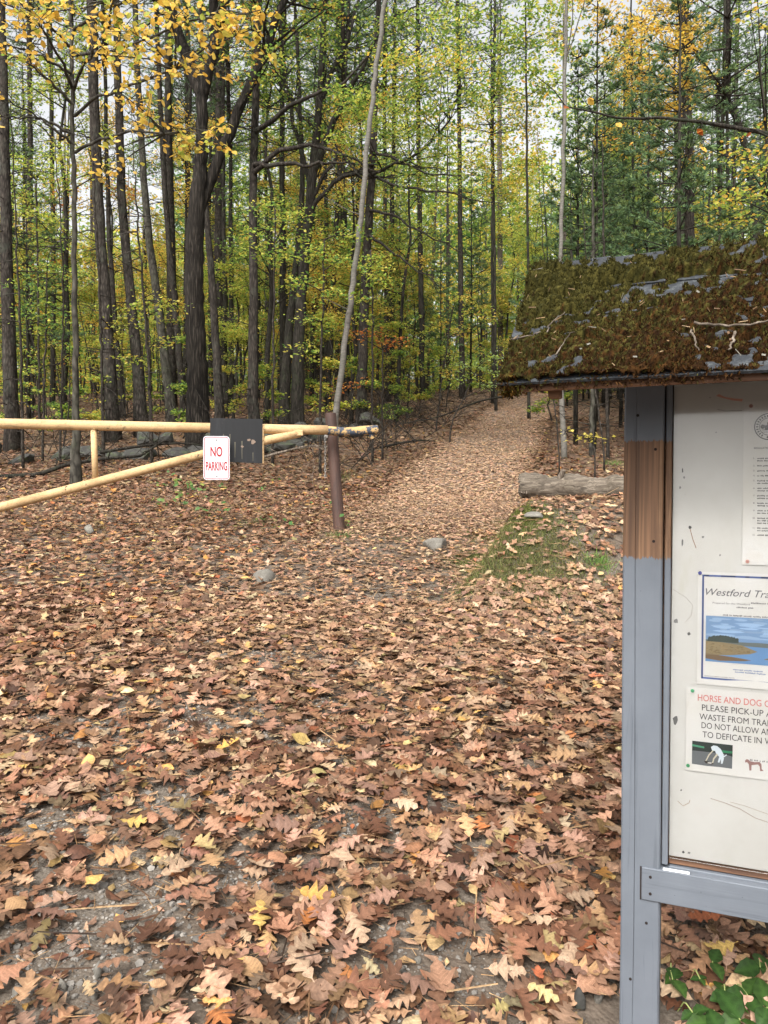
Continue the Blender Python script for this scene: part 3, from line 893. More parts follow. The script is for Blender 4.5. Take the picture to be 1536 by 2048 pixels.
# ragged moss hanging over the eave edge
n = 1500
ex = rr.uniform(RX0 - .01, RX0 + 1.05, n); ek = (_m1(ex, 0 * ex) + .6 * _m3(ex, 0 * ex) > -.35) & (np.abs(ex - .42) > .16); ex = ex[ek]; n = len(ex)
es = rr.uniform(-.024, -.008, n); eh = rr.uniform(-.012, .012, n)
base = np.stack([ex, eave_y + es * ca - eh * sa, ez + es * sa + eh * ca], -1)
d = np.array([0, -.6, -.35])[None] + rr.normal(0, .5, (n, 3)); d /= np.linalg.norm(d, axis=1)[:, None]
side = np.cross(d, rr.normal(0, 1, (n, 3))); side /= np.linalg.norm(side, axis=1)[:, None]
L = rr.uniform(.004, .012, n)[:, None]
tri = np.stack([base - side * .0016, base + side * .0016, base + d * L + side * .0008, base + d * L - side * .0008], 1)
mossb.add(tri.reshape(-1, 3), np.arange(4 * n).reshape(-1, 4), np.repeat(moss_col(ex, 0 * ex, n, rr), 4, 0))
# tufts hanging from the lower left corner of the roof
n = 1500
base = np.stack([rr.normal(RX0 + .012, .011, n), rr.normal(eave_y + .008, .010, n), ez + .008 - rr.random(n) ** 1.8 * .036], -1)
d = np.array([0, 0, -.5])[None] + rr.normal(0, .6, (n, 3)); d /= np.linalg.norm(d, axis=1)[:, None]
side = np.cross(d, rr.normal(0, 1, (n, 3))); side /= np.linalg.norm(side, axis=1)[:, None]
L = rr.uniform(.004, .012, n)[:, None]
tri = np.stack([base - side * .0015, base + side * .0015, base + d * L + side * .001, base + d * L - side * .001], 1)
mossb.add(tri.reshape(-1, 3), np.arange(4 * n).reshape(-1, 4), np.repeat(np.array(MOSSC)[rr.integers(0, 7, n)] * .6, 4, 0))
mo = mossb.build('moss', M['moss'], roof, kind='stuff')
# fallen needles, crumbs of leaf and grit caught in the moss
db = MB(); n = 150
dx_ = rr.uniform(RX0, RX0 + 1.05, n); ds = rr.uniform(.0, rl - .01, n); dh = .012 + np.maximum(moss_h(dx_, ds), 0) + rr.uniform(.004, .009, n); an = rr.uniform(0, 6.28, n); ll = rr.uniform(.005, .026, n); dw = np.where(ll < .009, .002, .0006)
def rpt(x, s_, h): return np.stack([x, eave_y + s_ * ca - h * sa, ez + s_ * sa + h * ca], -1)
c0_, s0_ = np.cos(an), np.sin(an)
V = np.stack([rpt(dx_ - s0_ * dw, ds + c0_ * dw, dh), rpt(dx_ + s0_ * dw, ds - c0_ * dw, dh + .001), rpt(dx_ + c0_ * ll + s0_ * dw, ds + s0_ * ll - c0_ * dw, dh + .002), rpt(dx_ + c0_ * ll - s0_ * dw, ds + s0_ * ll + c0_ * dw, dh + .001)], 1)
cc_ = np.array([lin(128, 102, 72), lin(104, 80, 58), lin(140, 118, 90), lin(110, 108, 100)])[rr.integers(0, 4, n)]
db.add(V.reshape(-1, 3), np.arange(4 * n).reshape(-1, 4), np.repeat(cc_, 4, 0)); db.build('debris', M['litter'], roof, kind='stuff')

# ---- notices pinned to the board
def text_mesh(s, shear=0.0, bold=0.0, align='LEFT'):
    cu = bpy.data.curves.new('t', 'FONT'); cu.body = s; cu.shear = shear; cu.offset = bold; cu.resolution_u = 3
    ob = bpy.data.objects.new('t', cu); COL.objects.link(ob)
    dg = bpy.context.evaluated_depsgraph_get(); dg.update()
    me = bpy.data.meshes.new_from_object(ob.evaluated_get(dg))
    n = len(me.vertices); co = np.empty(n * 3, np.float32); me.vertices.foreach_get('co', co)
    fs = [tuple(p.vertices) for p in me.polygons]
    bpy.data.objects.remove(ob); bpy.data.curves.remove(cu); bpy.data.meshes.remove(me)
    return co.reshape(-1, 3), fs
def add_polys(mb, V, fs, col):
    by = {}
    for f in fs: by.setdefault(len(f), []).append(f)
    n0 = mb.n
    mb.v.append(np.asarray(V, np.float32)); mb.c.append(np.tile(np.append(np.asarray(col, np.float32)[:3], 1).astype(np.float32), (len(V), 1))); mb.n += len(V)
    for k, v in by.items(): mb.f.append(np.array(v) + n0)
def ktext(mb, full, vis, pl, pr, cap, yo, col, shear=0.0, bold=0.0):
    """lettering on the kiosk: pl = photo pixel of the left baseline, pr = right end of the part `vis`"""
    Vv, _ = text_mesh(vis, shear, bold); V, fs = text_mesh(full, shear, bold)
    x0, z0 = kp(pl[0], pl[1], yo); x1, _ = kp(pr, pl[1], yo); _, zc = kp(pl[0], pl[1] - cap, yo)
    Hc, _ = text_mesh('H'); ch = Hc[:, 1].max()
    a, bx = Vv[:, 0].min(), Vv[:, 0].max()
    sx = (x1 - x0) / (bx - a); sz = (zc - z0) / ch
    W = np.stack([x0 + (V[:, 0] - a) * sx, np.full(len(V), yo), z0 + V[:, 1] * sz], -1)
    add_polys(mb, W, fs, col)
def paper(x0, x1, z0, z1, yo, wave=.0018, seed=0, col=None):
    r = np.random.default_rng(seed)
    nx_, nz = 12, 12
    X, Z = np.meshgrid(np.linspace(x0, x1, nx_), np.linspace(z0, z1, nz))
    Yw = yo + wave * .3 * np.sin((X - x0) * 22 + seed) * np.sin((Z - z0) * 17 + 2) - np.where(Z < z0 + .03, (z0 + .03 - Z) * .05, 0)
    Vf = np.stack([X, Yw, Z], -1).reshape(-1, 3); Vb = Vf + [0, .0004, 0]
    i = np.arange(nz - 1)[:, None] * nx_; j = np.arange(nx_ - 1)[None, :]
    Qf = np.stack([i + j, i + j + 1, i + nx_ + j + 1, i + nx_ + j], -1).reshape(-1, 4)
    mb = MB().add(Vf, Qf); mb.add(Vb, Qf[:, ::-1])
    return mb
def rect(mb, x0, x1, z0, z1, yo, col):
    mb.add([(x0, yo, z0), (x1, yo, z0), (x1, yo, z1), (x0, yo, z1)], [(0, 1, 2, 3)], col)
def kpoly(mb, pts, yo, col):
    V = []
    for p in pts:
        a, c = kp(p[0], p[1], yo); V.append((a, yo, c))
    V = np.array(V)
    ar = sum(V[i][0] * V[(i + 1) % len(V)][2] - V[(i + 1) % len(V)][0] * V[i][2] for i in range(len(V)))
    order = list(range(len(V))) if ar > 0 else list(range(len(V)))[::-1]
    add_polys(mb, V, [tuple(order)], col)
def dashes(mb, px0, py0, words, cap, yo, col, rr_):
    """tiny unreadable print as broken strokes"""
    x, z = kp(px0, py0, yo); _, z2 = kp(px0, py0 - cap, yo); h = z2 - z
    for w in words:
        n = max(1, int(w))
        for q in range(n):
            rect(mb, x, x + h * .55, z + (0 if rr_.random() < .8 else -h * .2), z + h * rr_.uniform(.6, 1.0), yo, col)
            x += h * .8
        x += h * .7
INK, GREY, RED = lin(66, 64, 66), lin(128, 126, 128), lin(206, 126, 122)
rr_ = np.random.default_rng(5)
klabel = kiosk
def notice(name, label, mbp):
    """papers are pinned to the board: things of their own, in the kiosk's frame"""
    t = thing(name, KO, label, 'notice', 'notices pinned on the board', KA); t['_local'] = 1
    mbp.build('sheet', M['paper'], t)
    return t
Y1 = YB - .0030
# regulations sheet
xa, za = kp(1488, 804, Y1); xb, zb = kp(1484, 1129, Y1)
t = notice('regulations_notice', 'white printed regulations sheet with round black seal, top right of the board', paper(xa, xa + (za - zb) / 1.294, zb, za, Y1, .001, 1))
Y2 = Y1 - .0009
mb = MB()
cx, cz = kp(1538, 853, Y2); r0 = abs(kp(1538, 853, Y2)[1] - kp(1538, 826, Y2)[1])
def ring(mb, cx, cz, ra, rb, yo, col, n=40):
    th = np.linspace(0, 2 * math.pi, n, endpoint=False)
    V = np.concatenate([np.stack([cx + r_ * np.cos(th), np.full(n, yo), cz + r_ * np.sin(th)], -1) for r_ in (ra, rb)])
    i = np.arange(n); i2 = (i + 1) % n
    mb.add(V, np.stack([i, n + i, n + i2, i2], -1)[:, ::-1], col)
ring(mb, cx, cz, r0 * .93, r0, Y2, INK); ring(mb, cx, cz, r0 * .62, r0 * .66, Y2, INK)
for q in range(26):
    th = q / 26 * 6.28; c, s_ = math.cos(th), math.sin(th); ra, rb, w = r0 * .72, r0 * .87, r0 * .045
    if q % 13 in (5,): continue
    V = [(cx + c * ra - s_ * w, Y2, cz + s_ * ra + c * w), (cx + c * ra + s_ * w, Y2, cz + s_ * ra - c * w), (cx + c * rb + s_ * w, Y2, cz + s_ * rb - c * w), (cx + c * rb - s_ * w, Y2, cz + s_ * rb + c * w)]
    mb.add(V, [(0, 1, 2, 3)], INK)
U = r0
for (a0, a1, c0, c1) in ((-.28, .30, -.22, .10), (-.12, .05, .10, .30), (-.07, 0, .30, .48), (-.5, .5, -.26, -.22), (-.5, .45, -.42, -.39)):
    rect(mb, cx + a0 * U, cx + a1 * U, cz + c0 * U, cz + c1 * U, Y2 - .0002 * (a0 + 1), lin(70, 66, 66))
for (tx, tz, tr_) in ((-.42, 0, .15), (.42, .02, .15)):
    th = np.linspace(0, 2 * math.pi, 12, endpoint=False) + .2
    V = [(cx + (tx + tr_ * math.cos(a) * (1 + .15 * (q % 2))) * U, Y2 - .0001, cz + (tz + tr_ * math.sin(a) * (1 + .15 * (q % 2))) * U) for q, a in enumerate(th)]
    add_polys(mb, np.array(V), [tuple(range(12))], lin(74, 70, 70))
ktext(mb, 'REGULATIONS', 'REGULATION', (1508, 898), 1542, 3.4, Y2, INK, 0, .01)
ly = [(885, 1, 1), (960, 2, 0), (1010, 3, 0), (1060, 4, 0), (1110, 5, 1), (1185, 6, 1), (1260, 7, 1), (1335, 8, 1), (1410, 9, 1), (1485, 10, 2), (1585, 11, 1), (1655, 12, 0)]
for (yz, num, more) in ly:
    py = 740 + (yz + 8) / 5.02
    ktext(mb, '%d.' % num, '%d.' % num, (1506.5 + (0 if num < 10 else -1), py), 1510, 3.0, Y2, INK)
    for q in range(more + 1):
        dashes(mb, 1514.5, py + q * 5.0, rr_.integers(2, 8, 5 if q < more or more == 0 else 3), 2.6, Y2, INK, rr_)
mb.build('print', M['print'], t, kind='stuff')
# trail poster
xa, za = kp(1396, 1143, Y1); xb, zb = kp(1393, 1367, Y1)
xe = xa + (za - zb) * 1.294
t = notice('trail_poster', 'white poster with blue border and lake photograph, middle of the board', paper(xa, xe, zb, za, Y1, .0012, 2))
mb = MB(); BL = lin(72, 86, 130)
bx0, bz1 = kp(1404.5, 1149, Y2); _, bz0 = kp(1404.5, 1357, Y2); bx1 = xe - (bx0 - xa); w = .0042
rect(mb, bx0, bx0 + w, bz0, bz1, Y2, BL)
rect(mb, bx1 - w, bx1, bz0, bz1, Y2, BL)
x = bx0 + w
while x < bx1 - w:                                  # the frayed top and bottom bands of the border
    x2 = min(x + rr_.uniform(.008, .03), bx1 - w)
    rect(mb, x, x2, bz1 - w, bz1, Y2, np.array(BL) * rr_.uniform(.6, 1.5)); rect(mb, x, x2, bz0, bz0 + w, Y2, np.array(BL) * rr_.uniform(.8, 1.7)); x = x2
ktext(mb, 'Westford Trails', 'Westford', (1411.5, 1190), 1502, 13.5, Y2, lin(112, 112, 116), .32, 0)
ktext(mb, 'Prepared for the Westford', 'Prepared for the Westford', (1425, 1207), 1500, 3.4, Y2, GREY, .1)
dashes(mb, 1502, 1207.5, [10, 4], 3.4, Y2, GREY, rr_)
dashes(mb, 1473, 1216, [8, 4], 3, Y2, GREY, rr_); dashes(mb, 1446, 1231, [4, 2, 7, 6, 6, 8], 3, Y2, GREY, rr_)
dashes(mb, 1466, 1340, [9, 7, 8], 2.6, Y2, lin(110, 130, 170), rr_); dashes(mb, 1470, 1345, [8, 9, 8], 2.6, Y2, lin(110, 130, 170), rr_)
dashes(mb, 1409, 1352, [12, 9, 11, 8], 1.6, Y2, GREY, rr_)
mb.build('print', M['print'], t, kind='stuff')
def lake_mat(px, pz, pw, ph):
    m, nt, b, out = new_mat('lake_picture')
    tc = nt.nodes.new('ShaderNodeTexCoord'); mp = nt.nodes.new('ShaderNodeMapping')
    mp.inputs['Location'].default_value = (-px / pw, 0, -pz / ph); mp.inputs['Scale'].default_value = (1 / pw, 1, 1 / ph)
    nt.links.new(tc.outputs['Object'], mp.inputs[0])
    sep = nt.nodes.new('ShaderNodeSeparateXYZ'); nt.links.new(mp.outputs[0], sep.inputs[0])
    mp2 = nt.nodes.new('ShaderNodeMapping'); mp2.inputs['Scale'].default_value = (5, 1, 14); nt.links.new(mp.outputs[0], mp2.inputs[0])
    n = noise(nt, mp2.outputs[0], 1.0, 5, .6)
    ad = nt.nodes.new('ShaderNodeMath'); ad.operation = 'MULTIPLY_ADD'; nt.links.new(n, ad.inputs[0]); ad.inputs[1].default_value = .22; nt.links.new(sep.outputs['Z'], ad.inputs[2])
    x_ = nt.nodes.new('ShaderNodeMath'); x_.operation = 'MULTIPLY_ADD'; nt.links.new(sep.outputs['X'], x_.inputs[0]); x_.inputs[1].default_value = -.10; nt.links.new(ad.outputs[0], x_.inputs[2])
    W, BRN, TAN, TR, SK, CL = lin(122, 152, 190), lin(126, 110, 92), lin(150, 134, 106), lin(92, 106, 112), lin(132, 168, 214), lin(190, 206, 226)
    col = ramp(nt, x_.outputs[0], [(.0, lin(96, 126, 166)), (.12, W), (.17, BRN), (.30, TAN), (.44, lin(140, 128, 98)), (.52, TR), (.60, lin(150, 176, 206)), (.75, CL), (.9, SK), (1.0, SK)])
    nt.links.new(col, b.inputs['Base Color']); b.inputs['Roughness'].default_value = .6
    return m
px0, pz1 = kp(1411.8, 1231, Y2); _, pz0 = kp(1412, 1322, Y2); px1 = bx1 - (px0 - bx0)
pw_, ph_ = px1 - px0, pz1 - pz0
def lk(mb, pts, k, col):
    V = np.array([(px0 + min(a * (.5 if k > 1.9 and a < .999 else 1.0), 1.0) * pw_, Y2 - .00012 * k, pz0 + c_ * ph_) for a, c_ in pts]); add_polys(mb, V, [tuple(range(len(V)))], col)
rl2 = np.random.default_rng(8)
mb = MB(); rect(mb, px0, px1, pz0, pz1, Y2, lin(120, 150, 186))
for q in range(70):                                  # soft cloud streaks
    cx_, cz2, w_, h_ = rl2.uniform(.05, .95), rl2.uniform(.55, .97), rl2.uniform(.03, .13), rl2.uniform(.012, .04)
    th = np.linspace(0, 6.28, 10, endpoint=False); lk(mb, [(np.clip(cx_ + w_ * math.cos(a) * rl2.uniform(.6, 1), 0, 1), np.clip(cz2 + h_ * math.sin(a) * rl2.uniform(.6, 1), .5, 1)) for a in th], 1 + q * .01, np.array(lin(140, 166, 196)) * rl2.uniform(.9, 1.25))
lk(mb, [(0, .40), (1, .34), (1, .46), (.7, .47), (.45, .46), (0, .48)], 2, lin(104, 112, 110))       # far shore
ed = [(x_, .54 + .045 * math.sin((x_ - .04) / .4 * 3.14) + rl2.uniform(-.014, .014)) for x_ in np.linspace(.04, .46, 40)]
lk(mb, [(.02, .44)] + [(.46, .44)] + ed[::-1], 3, lin(66, 76, 72))                                  # tree clump
lk(mb, [(0, .0), (1, 0), (1, .36), (.6, .38), (0, .4)], 4, lin(104, 142, 186))                      # water
lk(mb, [(0, .14), (.30, .16), (.62, .22), (.72, .28), (.5, .40), (.2, .44), (0, .44)], 5, lin(140, 126, 98))
lk(mb, [(.0, .06), (.2, .03), (.55, .06), (.64, .09), (.4, .13), (0, .17)], 5, lin(116, 98, 78))
lk(mb, [(.8, .12), (1, .08), (1, .16), (.86, .16)], 5, lin(126, 116, 92))
for q in range(160):
    a, c_ = rl2.uniform(.0, .6), rl2.uniform(.16, .40); w_ = rl2.uniform(.01, .05)
    if c_ > .16 + a * .1 and c_ < .43 - a * .12: lk(mb, [(a, c_), (a + w_, c_), (a + w_, c_ + .012), (a, c_ + .012)], 6 + q * .005, np.array(lin(140, 122, 90)) * rl2.uniform(.6, 1.3))
mb.build('picture', M['print'], t)
# horse and dog notice
xa, za = kp(1373, 1372, Y1); xb, zb = kp(1370, 1539, Y1); xe = xa + (za - zb) * 1.38
t = notice('horse_and_dog_notice', 'lower white notice with faded red heading, black capitals and dog photograph', paper(xa, xe, zb, za - .001, Y1 - .0012, .001, 3))
Y3 = Y2 - .0012
mb = MB()
ktext(mb, 'HORSE AND DOG OWNERS', 'HORSE AND DOG', (1395.5, 1401), 1523, 12.5, Y3, RED, 0, .006)
ktext(mb, 'PLEASE PICK-UP ALL', 'PLEASE PICK-UP', (1403.8, 1420.5), 1527, 11.8, Y3, INK, 0, .0)
ktext(mb, 'WASTE FROM TRAIL', 'WASTE FROM TRA', (1398.8, 1438.5), 1534, 11.8, Y3, INK, 0, .0)
ktext(mb, 'DO NOT ALLOW ANIMALS', 'DO NOT ALLOW', (1403, 1456), 1518, 11.8, Y3, INK, 0, .0)
ktext(mb, 'TO DEFICATE IN WATER', 'TO DEFICATE IN', (1405, 1474.3), 1523.5, 11.8, Y3, INK, 0, .0)
# horse figure
hx, hy, s_ = 1230, 1120, 4.65
Hpts = [(1208, 1868), (1222, 1852), (1240, 1856), (1258, 1872), (1300, 1880), (1345, 1878), (1362, 1900), (1364, 1945), (1384, 1962), (1350, 1964), (1345, 1920), (1330, 1902), (1270, 1908), (1268, 1958), (1250, 1958), (1244, 1900), (1228, 1880), (1212, 1884)]
kpoly(mb, [(hx + a / s_, hy + c / s_) for a, c in Hpts], Y3, lin(150, 116, 112))
dashes(mb, 1500, 1521, [2, 3, 1, 2, 3], 3.2, Y3, GREY, rr_)
mb.build('print', M['print'], t, kind='stuff')
mb = MB(); z8 = lambda a, c: (hx + a / s_, hy + c / s_)
Y4 = Y3 - .0001
kpoly(mb, [z8(718, 1680), z8(1095, 1722), z8(1088, 1950), z8(715, 1895)], Y3, lin(104, 108, 112))
kpoly(mb, [z8(718, 1680), z8(1095, 1722), z8(1093, 1830), z8(1000, 1800), z8(717, 1770)], Y4, lin(46, 56, 54))
kpoly(mb, [z8(718, 1712), z8(830, 1735), z8(830, 1752), z8(718, 1730)], Y4 - .0001, lin(74, 138, 110))
kpoly(mb, [z8(960, 1765), z8(1094, 1780), z8(1093, 1800), z8(960, 1790)], Y4 - .0001, lin(50, 120, 86))
DOG = lin(206, 216, 224)
kpoly(mb, [z8(892, 1740), z8(915, 1725), z8(950, 1730), z8(985, 1760), z8(1010, 1810), z8(1012, 1850), z8(1000, 1895), z8(985, 1895), z8(985, 1850), z8(970, 1885), z8(955, 1880), z8(970, 1830), z8(940, 1800), z8(930, 1775), z8(905, 1775)], Y4 - .0002, DOG)
kpoly(mb, [z8(905, 1772), z8(920, 1772), z8(880, 1815), z8(850, 1870), z8(838, 1872), z8(868, 1810)], Y4 - .0003, lin(196, 190, 170))
kpoly(mb, [z8(945, 1800), z8(960, 1812), z8(925, 1850), z8(912, 1890), z8(902, 1890), z8(912, 1845)], Y4 - .0003, lin(196, 190, 170))
kpoly(mb, [z8(1010, 1825), z8(1036, 1808), z8(1040, 1816), z8(1012, 1836)], Y4 - .0003, DOG)
kpoly(mb, [z8(828, 1868), z8(850, 1868), z8(905, 1888), z8(925, 1895), z8(900, 1902), z8(840, 1888)], Y4 - .0004, lin(60, 56, 54))
kpoly(mb, [z8(862, 1882), z8(900, 1884), z8(896, 1894), z8(862, 1890)], Y4 - .0005, lin(220, 220, 214))
mb.build('picture', M['print'], t)
# pins
def pin(px, py, col, label, r=.0042):
    x, z = kp(px, py, Y3)
    mb = MB(); mb.tube([(x, Y3 + .002, z), (x, Y3 - .001, z), (x, Y3 - .0016, z)], [r, r, r * .7], 14)
    t = thing('thumbtack', KO, label, 'thumbtack', 'tacks holding up the notices', KA); t['_local'] = 1
    mb.build('head', plain_mat('tack', col, .35, .5), t); MB().tube([(x, Y3 - .0014, z), (x, Y3 - .0024, z)], [r * .55, r * .45], 10).build('cap', plain_mat('tack_cap', np.array(col) * .8, .35, .5), t)
pin(1400, 1146, lin(72, 78, 150), 'blue thumbtack at the top left corner of the lake poster')
pin(1385, 1381.5, lin(70, 160, 110), 'green thumbtack left of the faded red heading')
pin(1376, 1531, lin(60, 150, 100), 'green thumbtack beside the dog photograph, lower left corner')
pin(1495, 1123, lin(200, 150, 140), 'pale red thumbtack at the foot of the regulations sheet')
pin(1502, 812, lin(170, 130, 124), 'dull pink thumbtack at the top corner of the regulations sheet')
# stains, web threads and dead insects left on the board
mb = MB()
for (px, py, w, h) in ((1380, 1055, 7, 9), (1406, 1074, 7, 5), (1352, 1242, 10, 14), (1378, 1268, 8, 10), (1350, 1440, 12, 26), (1366, 1704, 7, 6), (1378, 1706, 8, 5), (1365, 1085, 5, 18), (1420, 795, 3, 2), (1432, 865, 3, 3), (1362, 1580, 4, 5), (1440, 1110, 4, 5), (1360, 975, 5, 7), (1365, 940, 4, 10), (1368, 955, 4, 6)):
    pts = []
    nn = 9
    for q in range(nn):
        a = q / nn * 6.28; k = rr_.uniform(.5, 1.1)
        pts.append((px + math.cos(a) * w / 2 * k, py + math.sin(a) * h / 2 * k))
    kpoly(mb, pts[::-1], YB - .0006, lin(*[rr_.integers(80, 150)] * 3))
def thread(pts, w, col):
    P = [(lambda q: (q[0], YB - .0015, q[1]))(kp(a, c, YB - .0015)) for a, c in pts]
    mb.tube(P, w * .55, 3, np.array(col) * 1.25)
thread([(1421, 1597), (1450, 1606), (1480, 1618), (1510, 1636), (1540, 1646)], .0011, lin(150, 128, 110))
thread([(1460, 1604), (1490, 1612), (1540, 1630)], .0008, lin(160, 140, 122))
thread([(1435, 819), (1450, 822), (1484, 821)], .0010, lin(110, 96, 90))
thread([(1380, 1058), (1386, 1080), (1392, 1096)], .0016, lin(150, 120, 100))
thread([(1345, 1178), (1372, 1195), (1385, 1210), (1383, 1230), (1370, 1245)], .0006, lin(150, 140, 132))
thread([(1355, 1602), (1366, 1612), (1378, 1606), (1380, 1600)], .0012, lin(150, 124, 96))
mb.build('stain', M['print'], kiosk, kind='stuff')
mb = MB()
pp = [(1432, 792), (1445, 796), (1465, 801), (1484, 803), (1486, 798), (1470, 797), (1450, 794), (1438, 788)]
kpoly(mb, pp, YB - .0009, lin(214, 160, 146)); mb.build('faded_tape', M['print'], kiosk)

# ------------------------------------------------------------------ gate, post and signs
def chipped_paint(name, paint, dark, rust, thr=.66, sc_=7):
    m, nt, b, out = new_mat(name)
    v = coords(nt)
    n = noise(nt, v, sc_, 7, .7); n2 = noise(nt, v, 2.2, 4, .6); n3 = noise(nt, v, 60, 3, .6)
    col = ramp(nt, n2, [(.3, paint), (.7, tuple(np.array(paint) * .86))])
    col = mixc(nt, ramp(nt, n3, [(.55, (0, 0, 0)), (.7, (.6, .6, .6))]), col, rust)
    n4 = noise(nt, v, 1.1, 6, .75)
    col = mixc(nt, ramp(nt, n4, [(.5, (0, 0, 0)), (.75, (.55, .55, .55))]), col, rust)
    col = mixc(nt, ramp(nt, n, [(thr, (0, 0, 0)), (thr + .03, (1, 1, 1))]), col, dark)
    n5 = noise(nt, coords(nt, (3, 30, 30)), 1, 6, .7)
    col = mixc(nt, ramp(nt, n5, [(.52, (0, 0, 0)), (.72, (.5, .5, .5))]), col, tuple(np.array(dark) * 1.2))
    nt.links.new(col, b.inputs['Base Color']); b.inputs['Roughness'].default_value = .75; b.inputs['Specular IOR Level'].default_value = .2
    bump(nt, b, n3, .3, .004)
    return m
M['gate'] = chipped_paint('cream_yellow_paint', lin(200, 168, 124), lin(74, 66, 56), lin(128, 98, 66), .63)
M['gate_end'] = chipped_paint('worn_gate_end_paint', lin(190, 156, 104), lin(64, 70, 80), lin(110, 94, 76), .47, 9)
def rust_mat():
    m, nt, b, out = new_mat('rusted_steel')
    n = noise(nt, coords(nt, (6, 6, 1.5)), 1.5, 7, .65); n2 = noise(nt, coords(nt), 70, 4, .6)
    col = ramp(nt, n, [(.3, lin(44, 32, 28)), (.55, lin(74, 50, 40)), (.8, lin(72, 60, 50))])
    col = mixc(nt, ramp(nt, n2, [(.55, (0, 0, 0)), (.75, (.6, .6, .6))]), col, lin(42, 32, 28))
    nt.links.new(col, b.inputs['Base Color']); b.inputs['Roughness'].default_value = .7; bump(nt, b, n2, .3, .003)
    return m
M['rust'] = rust_mat()
M['galv'] = plain_mat('galvanised_steel', (.30, .29, .27), .5, .5, .6)

DG0, DG1 = 7.85, 8.68                                   # depth of the gate at photo x = 0 and x = 755
def gd(px): return DG0 + (DG1 - DG0) * px / 755.0
def gp(px, py, off=0.0): return at(px, py, gd(px) + off)
def pipe(mb, P, r, seg=14, col=(1, 1, 1)): mb.tube(P, r, seg, col)
hx_, hy_ = gp(-300, 847)[0], gd(-300)
g0 = np.array([hx_, hy_, gz(hx_, hy_)])
gate = thing('barrier_gate', g0, 'cream yellow steel pipe barrier gate closed across the trail mouth', 'gate')
zt_ = float(gp(300, 853)[2])
mb = MB(); Lp = [gp(x, 847 + 12.5 * x / 755, 0) for x in np.linspace(-290, 655, 24)]
for p in Lp: p[2] = np.interp(p[0], [gp(0, 0)[0], gp(755, 0)[0]], [gp(0, 847)[2], gp(755, 862)[2]])
mb.tube(Lp, .052, 16); mb.build('top_pipe', M['gate'], gate, smooth=True)
mb = MB(); P = [gp(x, np.interp(x, [-300, 0, 420, 600], [1090, 1015, 905, 866]), -.012) for x in np.linspace(-290, 600, 20)]
mb.tube(P, .047, 16); mb.build('brace_pipe', M['gate'], gate, smooth=True)
mb = MB(); mb.tube([gp(187, 858, .0), gp(189, 910, 0), gp(191, 968, -.004)], .031, 14); mb.build('upright_pipe', M['gate'], gate, smooth=True)
mb = MB()
Pe = [gp(655, 861), gp(690, 864), gp(720, 862), gp(755, 859)]
mb.tube(Pe, [.05, .05, .052, .052], 16, cap=False); mb.tube(Pe[::-1], [.044] * 4, 16, cap=False)
n_ = 16
mb.build('latch_end', M['gate_end'], gate, smooth=True)
mb = MB(); c = gp(745, 872); mb.tube([c + [-.02, 0, .02], c + [0, 0, -.03]], [.03, .022], 8); mb.build('latch_lug', M['gate_end'], gate)
for (px_, py_, off_) in ((187.5, 858.5, 0), (191, 964, -.004)):
    q = gp(px_, py_, off_); th = np.linspace(0, 2 * math.pi, 20)
    MB().tube([q + [math.cos(a) * .034, math.sin(a) * .034, .004 * math.sin(a * 7)] for a in th], .007, 5, cap=False).build('weld', M['gate_end'], gate)
q = gp(598, 864, -.01); MB().bbox(q[0] - .06, q[0] + .05, q[1] - .05, q[1] - .03, q[2] - .045, q[2] + .02, .006).build('gusset', M['gate'], gate)
# panel welded to the gate, black paint with drips
def panel_mat():
    m, nt, b, out = new_mat('black_panel_paint')
    n = noise(nt, coords(nt, (16, 16, 1.3)), 1.5, 6, .65, .2); n2 = noise(nt, coords(nt), 4.5, 5, .7)
    col = ramp(nt, n, [(.4, lin(8, 9, 11)), (.58, lin(14, 15, 18)), (.75, lin(34, 35, 38))])
    col = mixc(nt, ramp(nt, n2, [(.62, (0, 0, 0)), (.72, (.7, .7, .7))]), col, lin(58, 46, 38))
    nt.links.new(col, b.inputs['Base Color']); b.inputs['Roughness'].default_value = .5
    return m
def quad_plate(px, thick, off, tl, tr, br_, bl):
    P = [gp(tl[0], tl[1], off), gp(tr[0], tr[1], off), gp(br_[0], br_[1], off), gp(bl[0], bl[1], off)]
    return P
P = quad_plate(0, .006, -.075, (420, 836), (525, 838), (525, 927), (421, 922))
nrm = np.cross(P[1] - P[0], P[3] - P[0]); nrm /= np.linalg.norm(nrm)
nrm = nrm if nrm[1] > 0 else -nrm
mb = MB(); V = np.array(P + [p + nrm * .012 for p in P])
mb.add(V, [(0, 3, 2, 1), (4, 5, 6, 7), (0, 1, 5, 4), (1, 2, 6, 5), (2, 3, 7, 6), (3, 0, 4, 7)])
pan = mb.build('panel', panel_mat(), gate); pan['label'] = 'black painted steel panel with drips and pale scuffs'
mb = MB()
for (a, c_) in ((525, 872), (525, 905)):
    q = gp(a, c_, -.06); mb.bbox(q[0] - .006, q[0] + .012, q[1] - .01, q[1] + .05, q[2] - .12 if c_ > 880 else q[2] - .05, q[2] + .12 if c_ > 880 else q[2] + .1, .002)
mb.build('panel_bracket', M['gate'], gate)
mb = MB()
rs = np.random.default_rng(9)
for (px_, py0, py1, w) in ((470, 884, 915, .006), (484, 882, 918, .005), (506, 905, 922, .004), (447, 868, 885, .004), (460, 868, 890, .005)):
    a, c_ = gp(px_, py0, -.0775), gp(px_, py1, -.0775); mb.add([a - [w, 0, 0], a + [w, 0, 0], c_ + [w * .4, 0, 0], c_ - [w * .4, 0, 0]], [(3, 2, 1, 0)], lin(96, 92, 80))
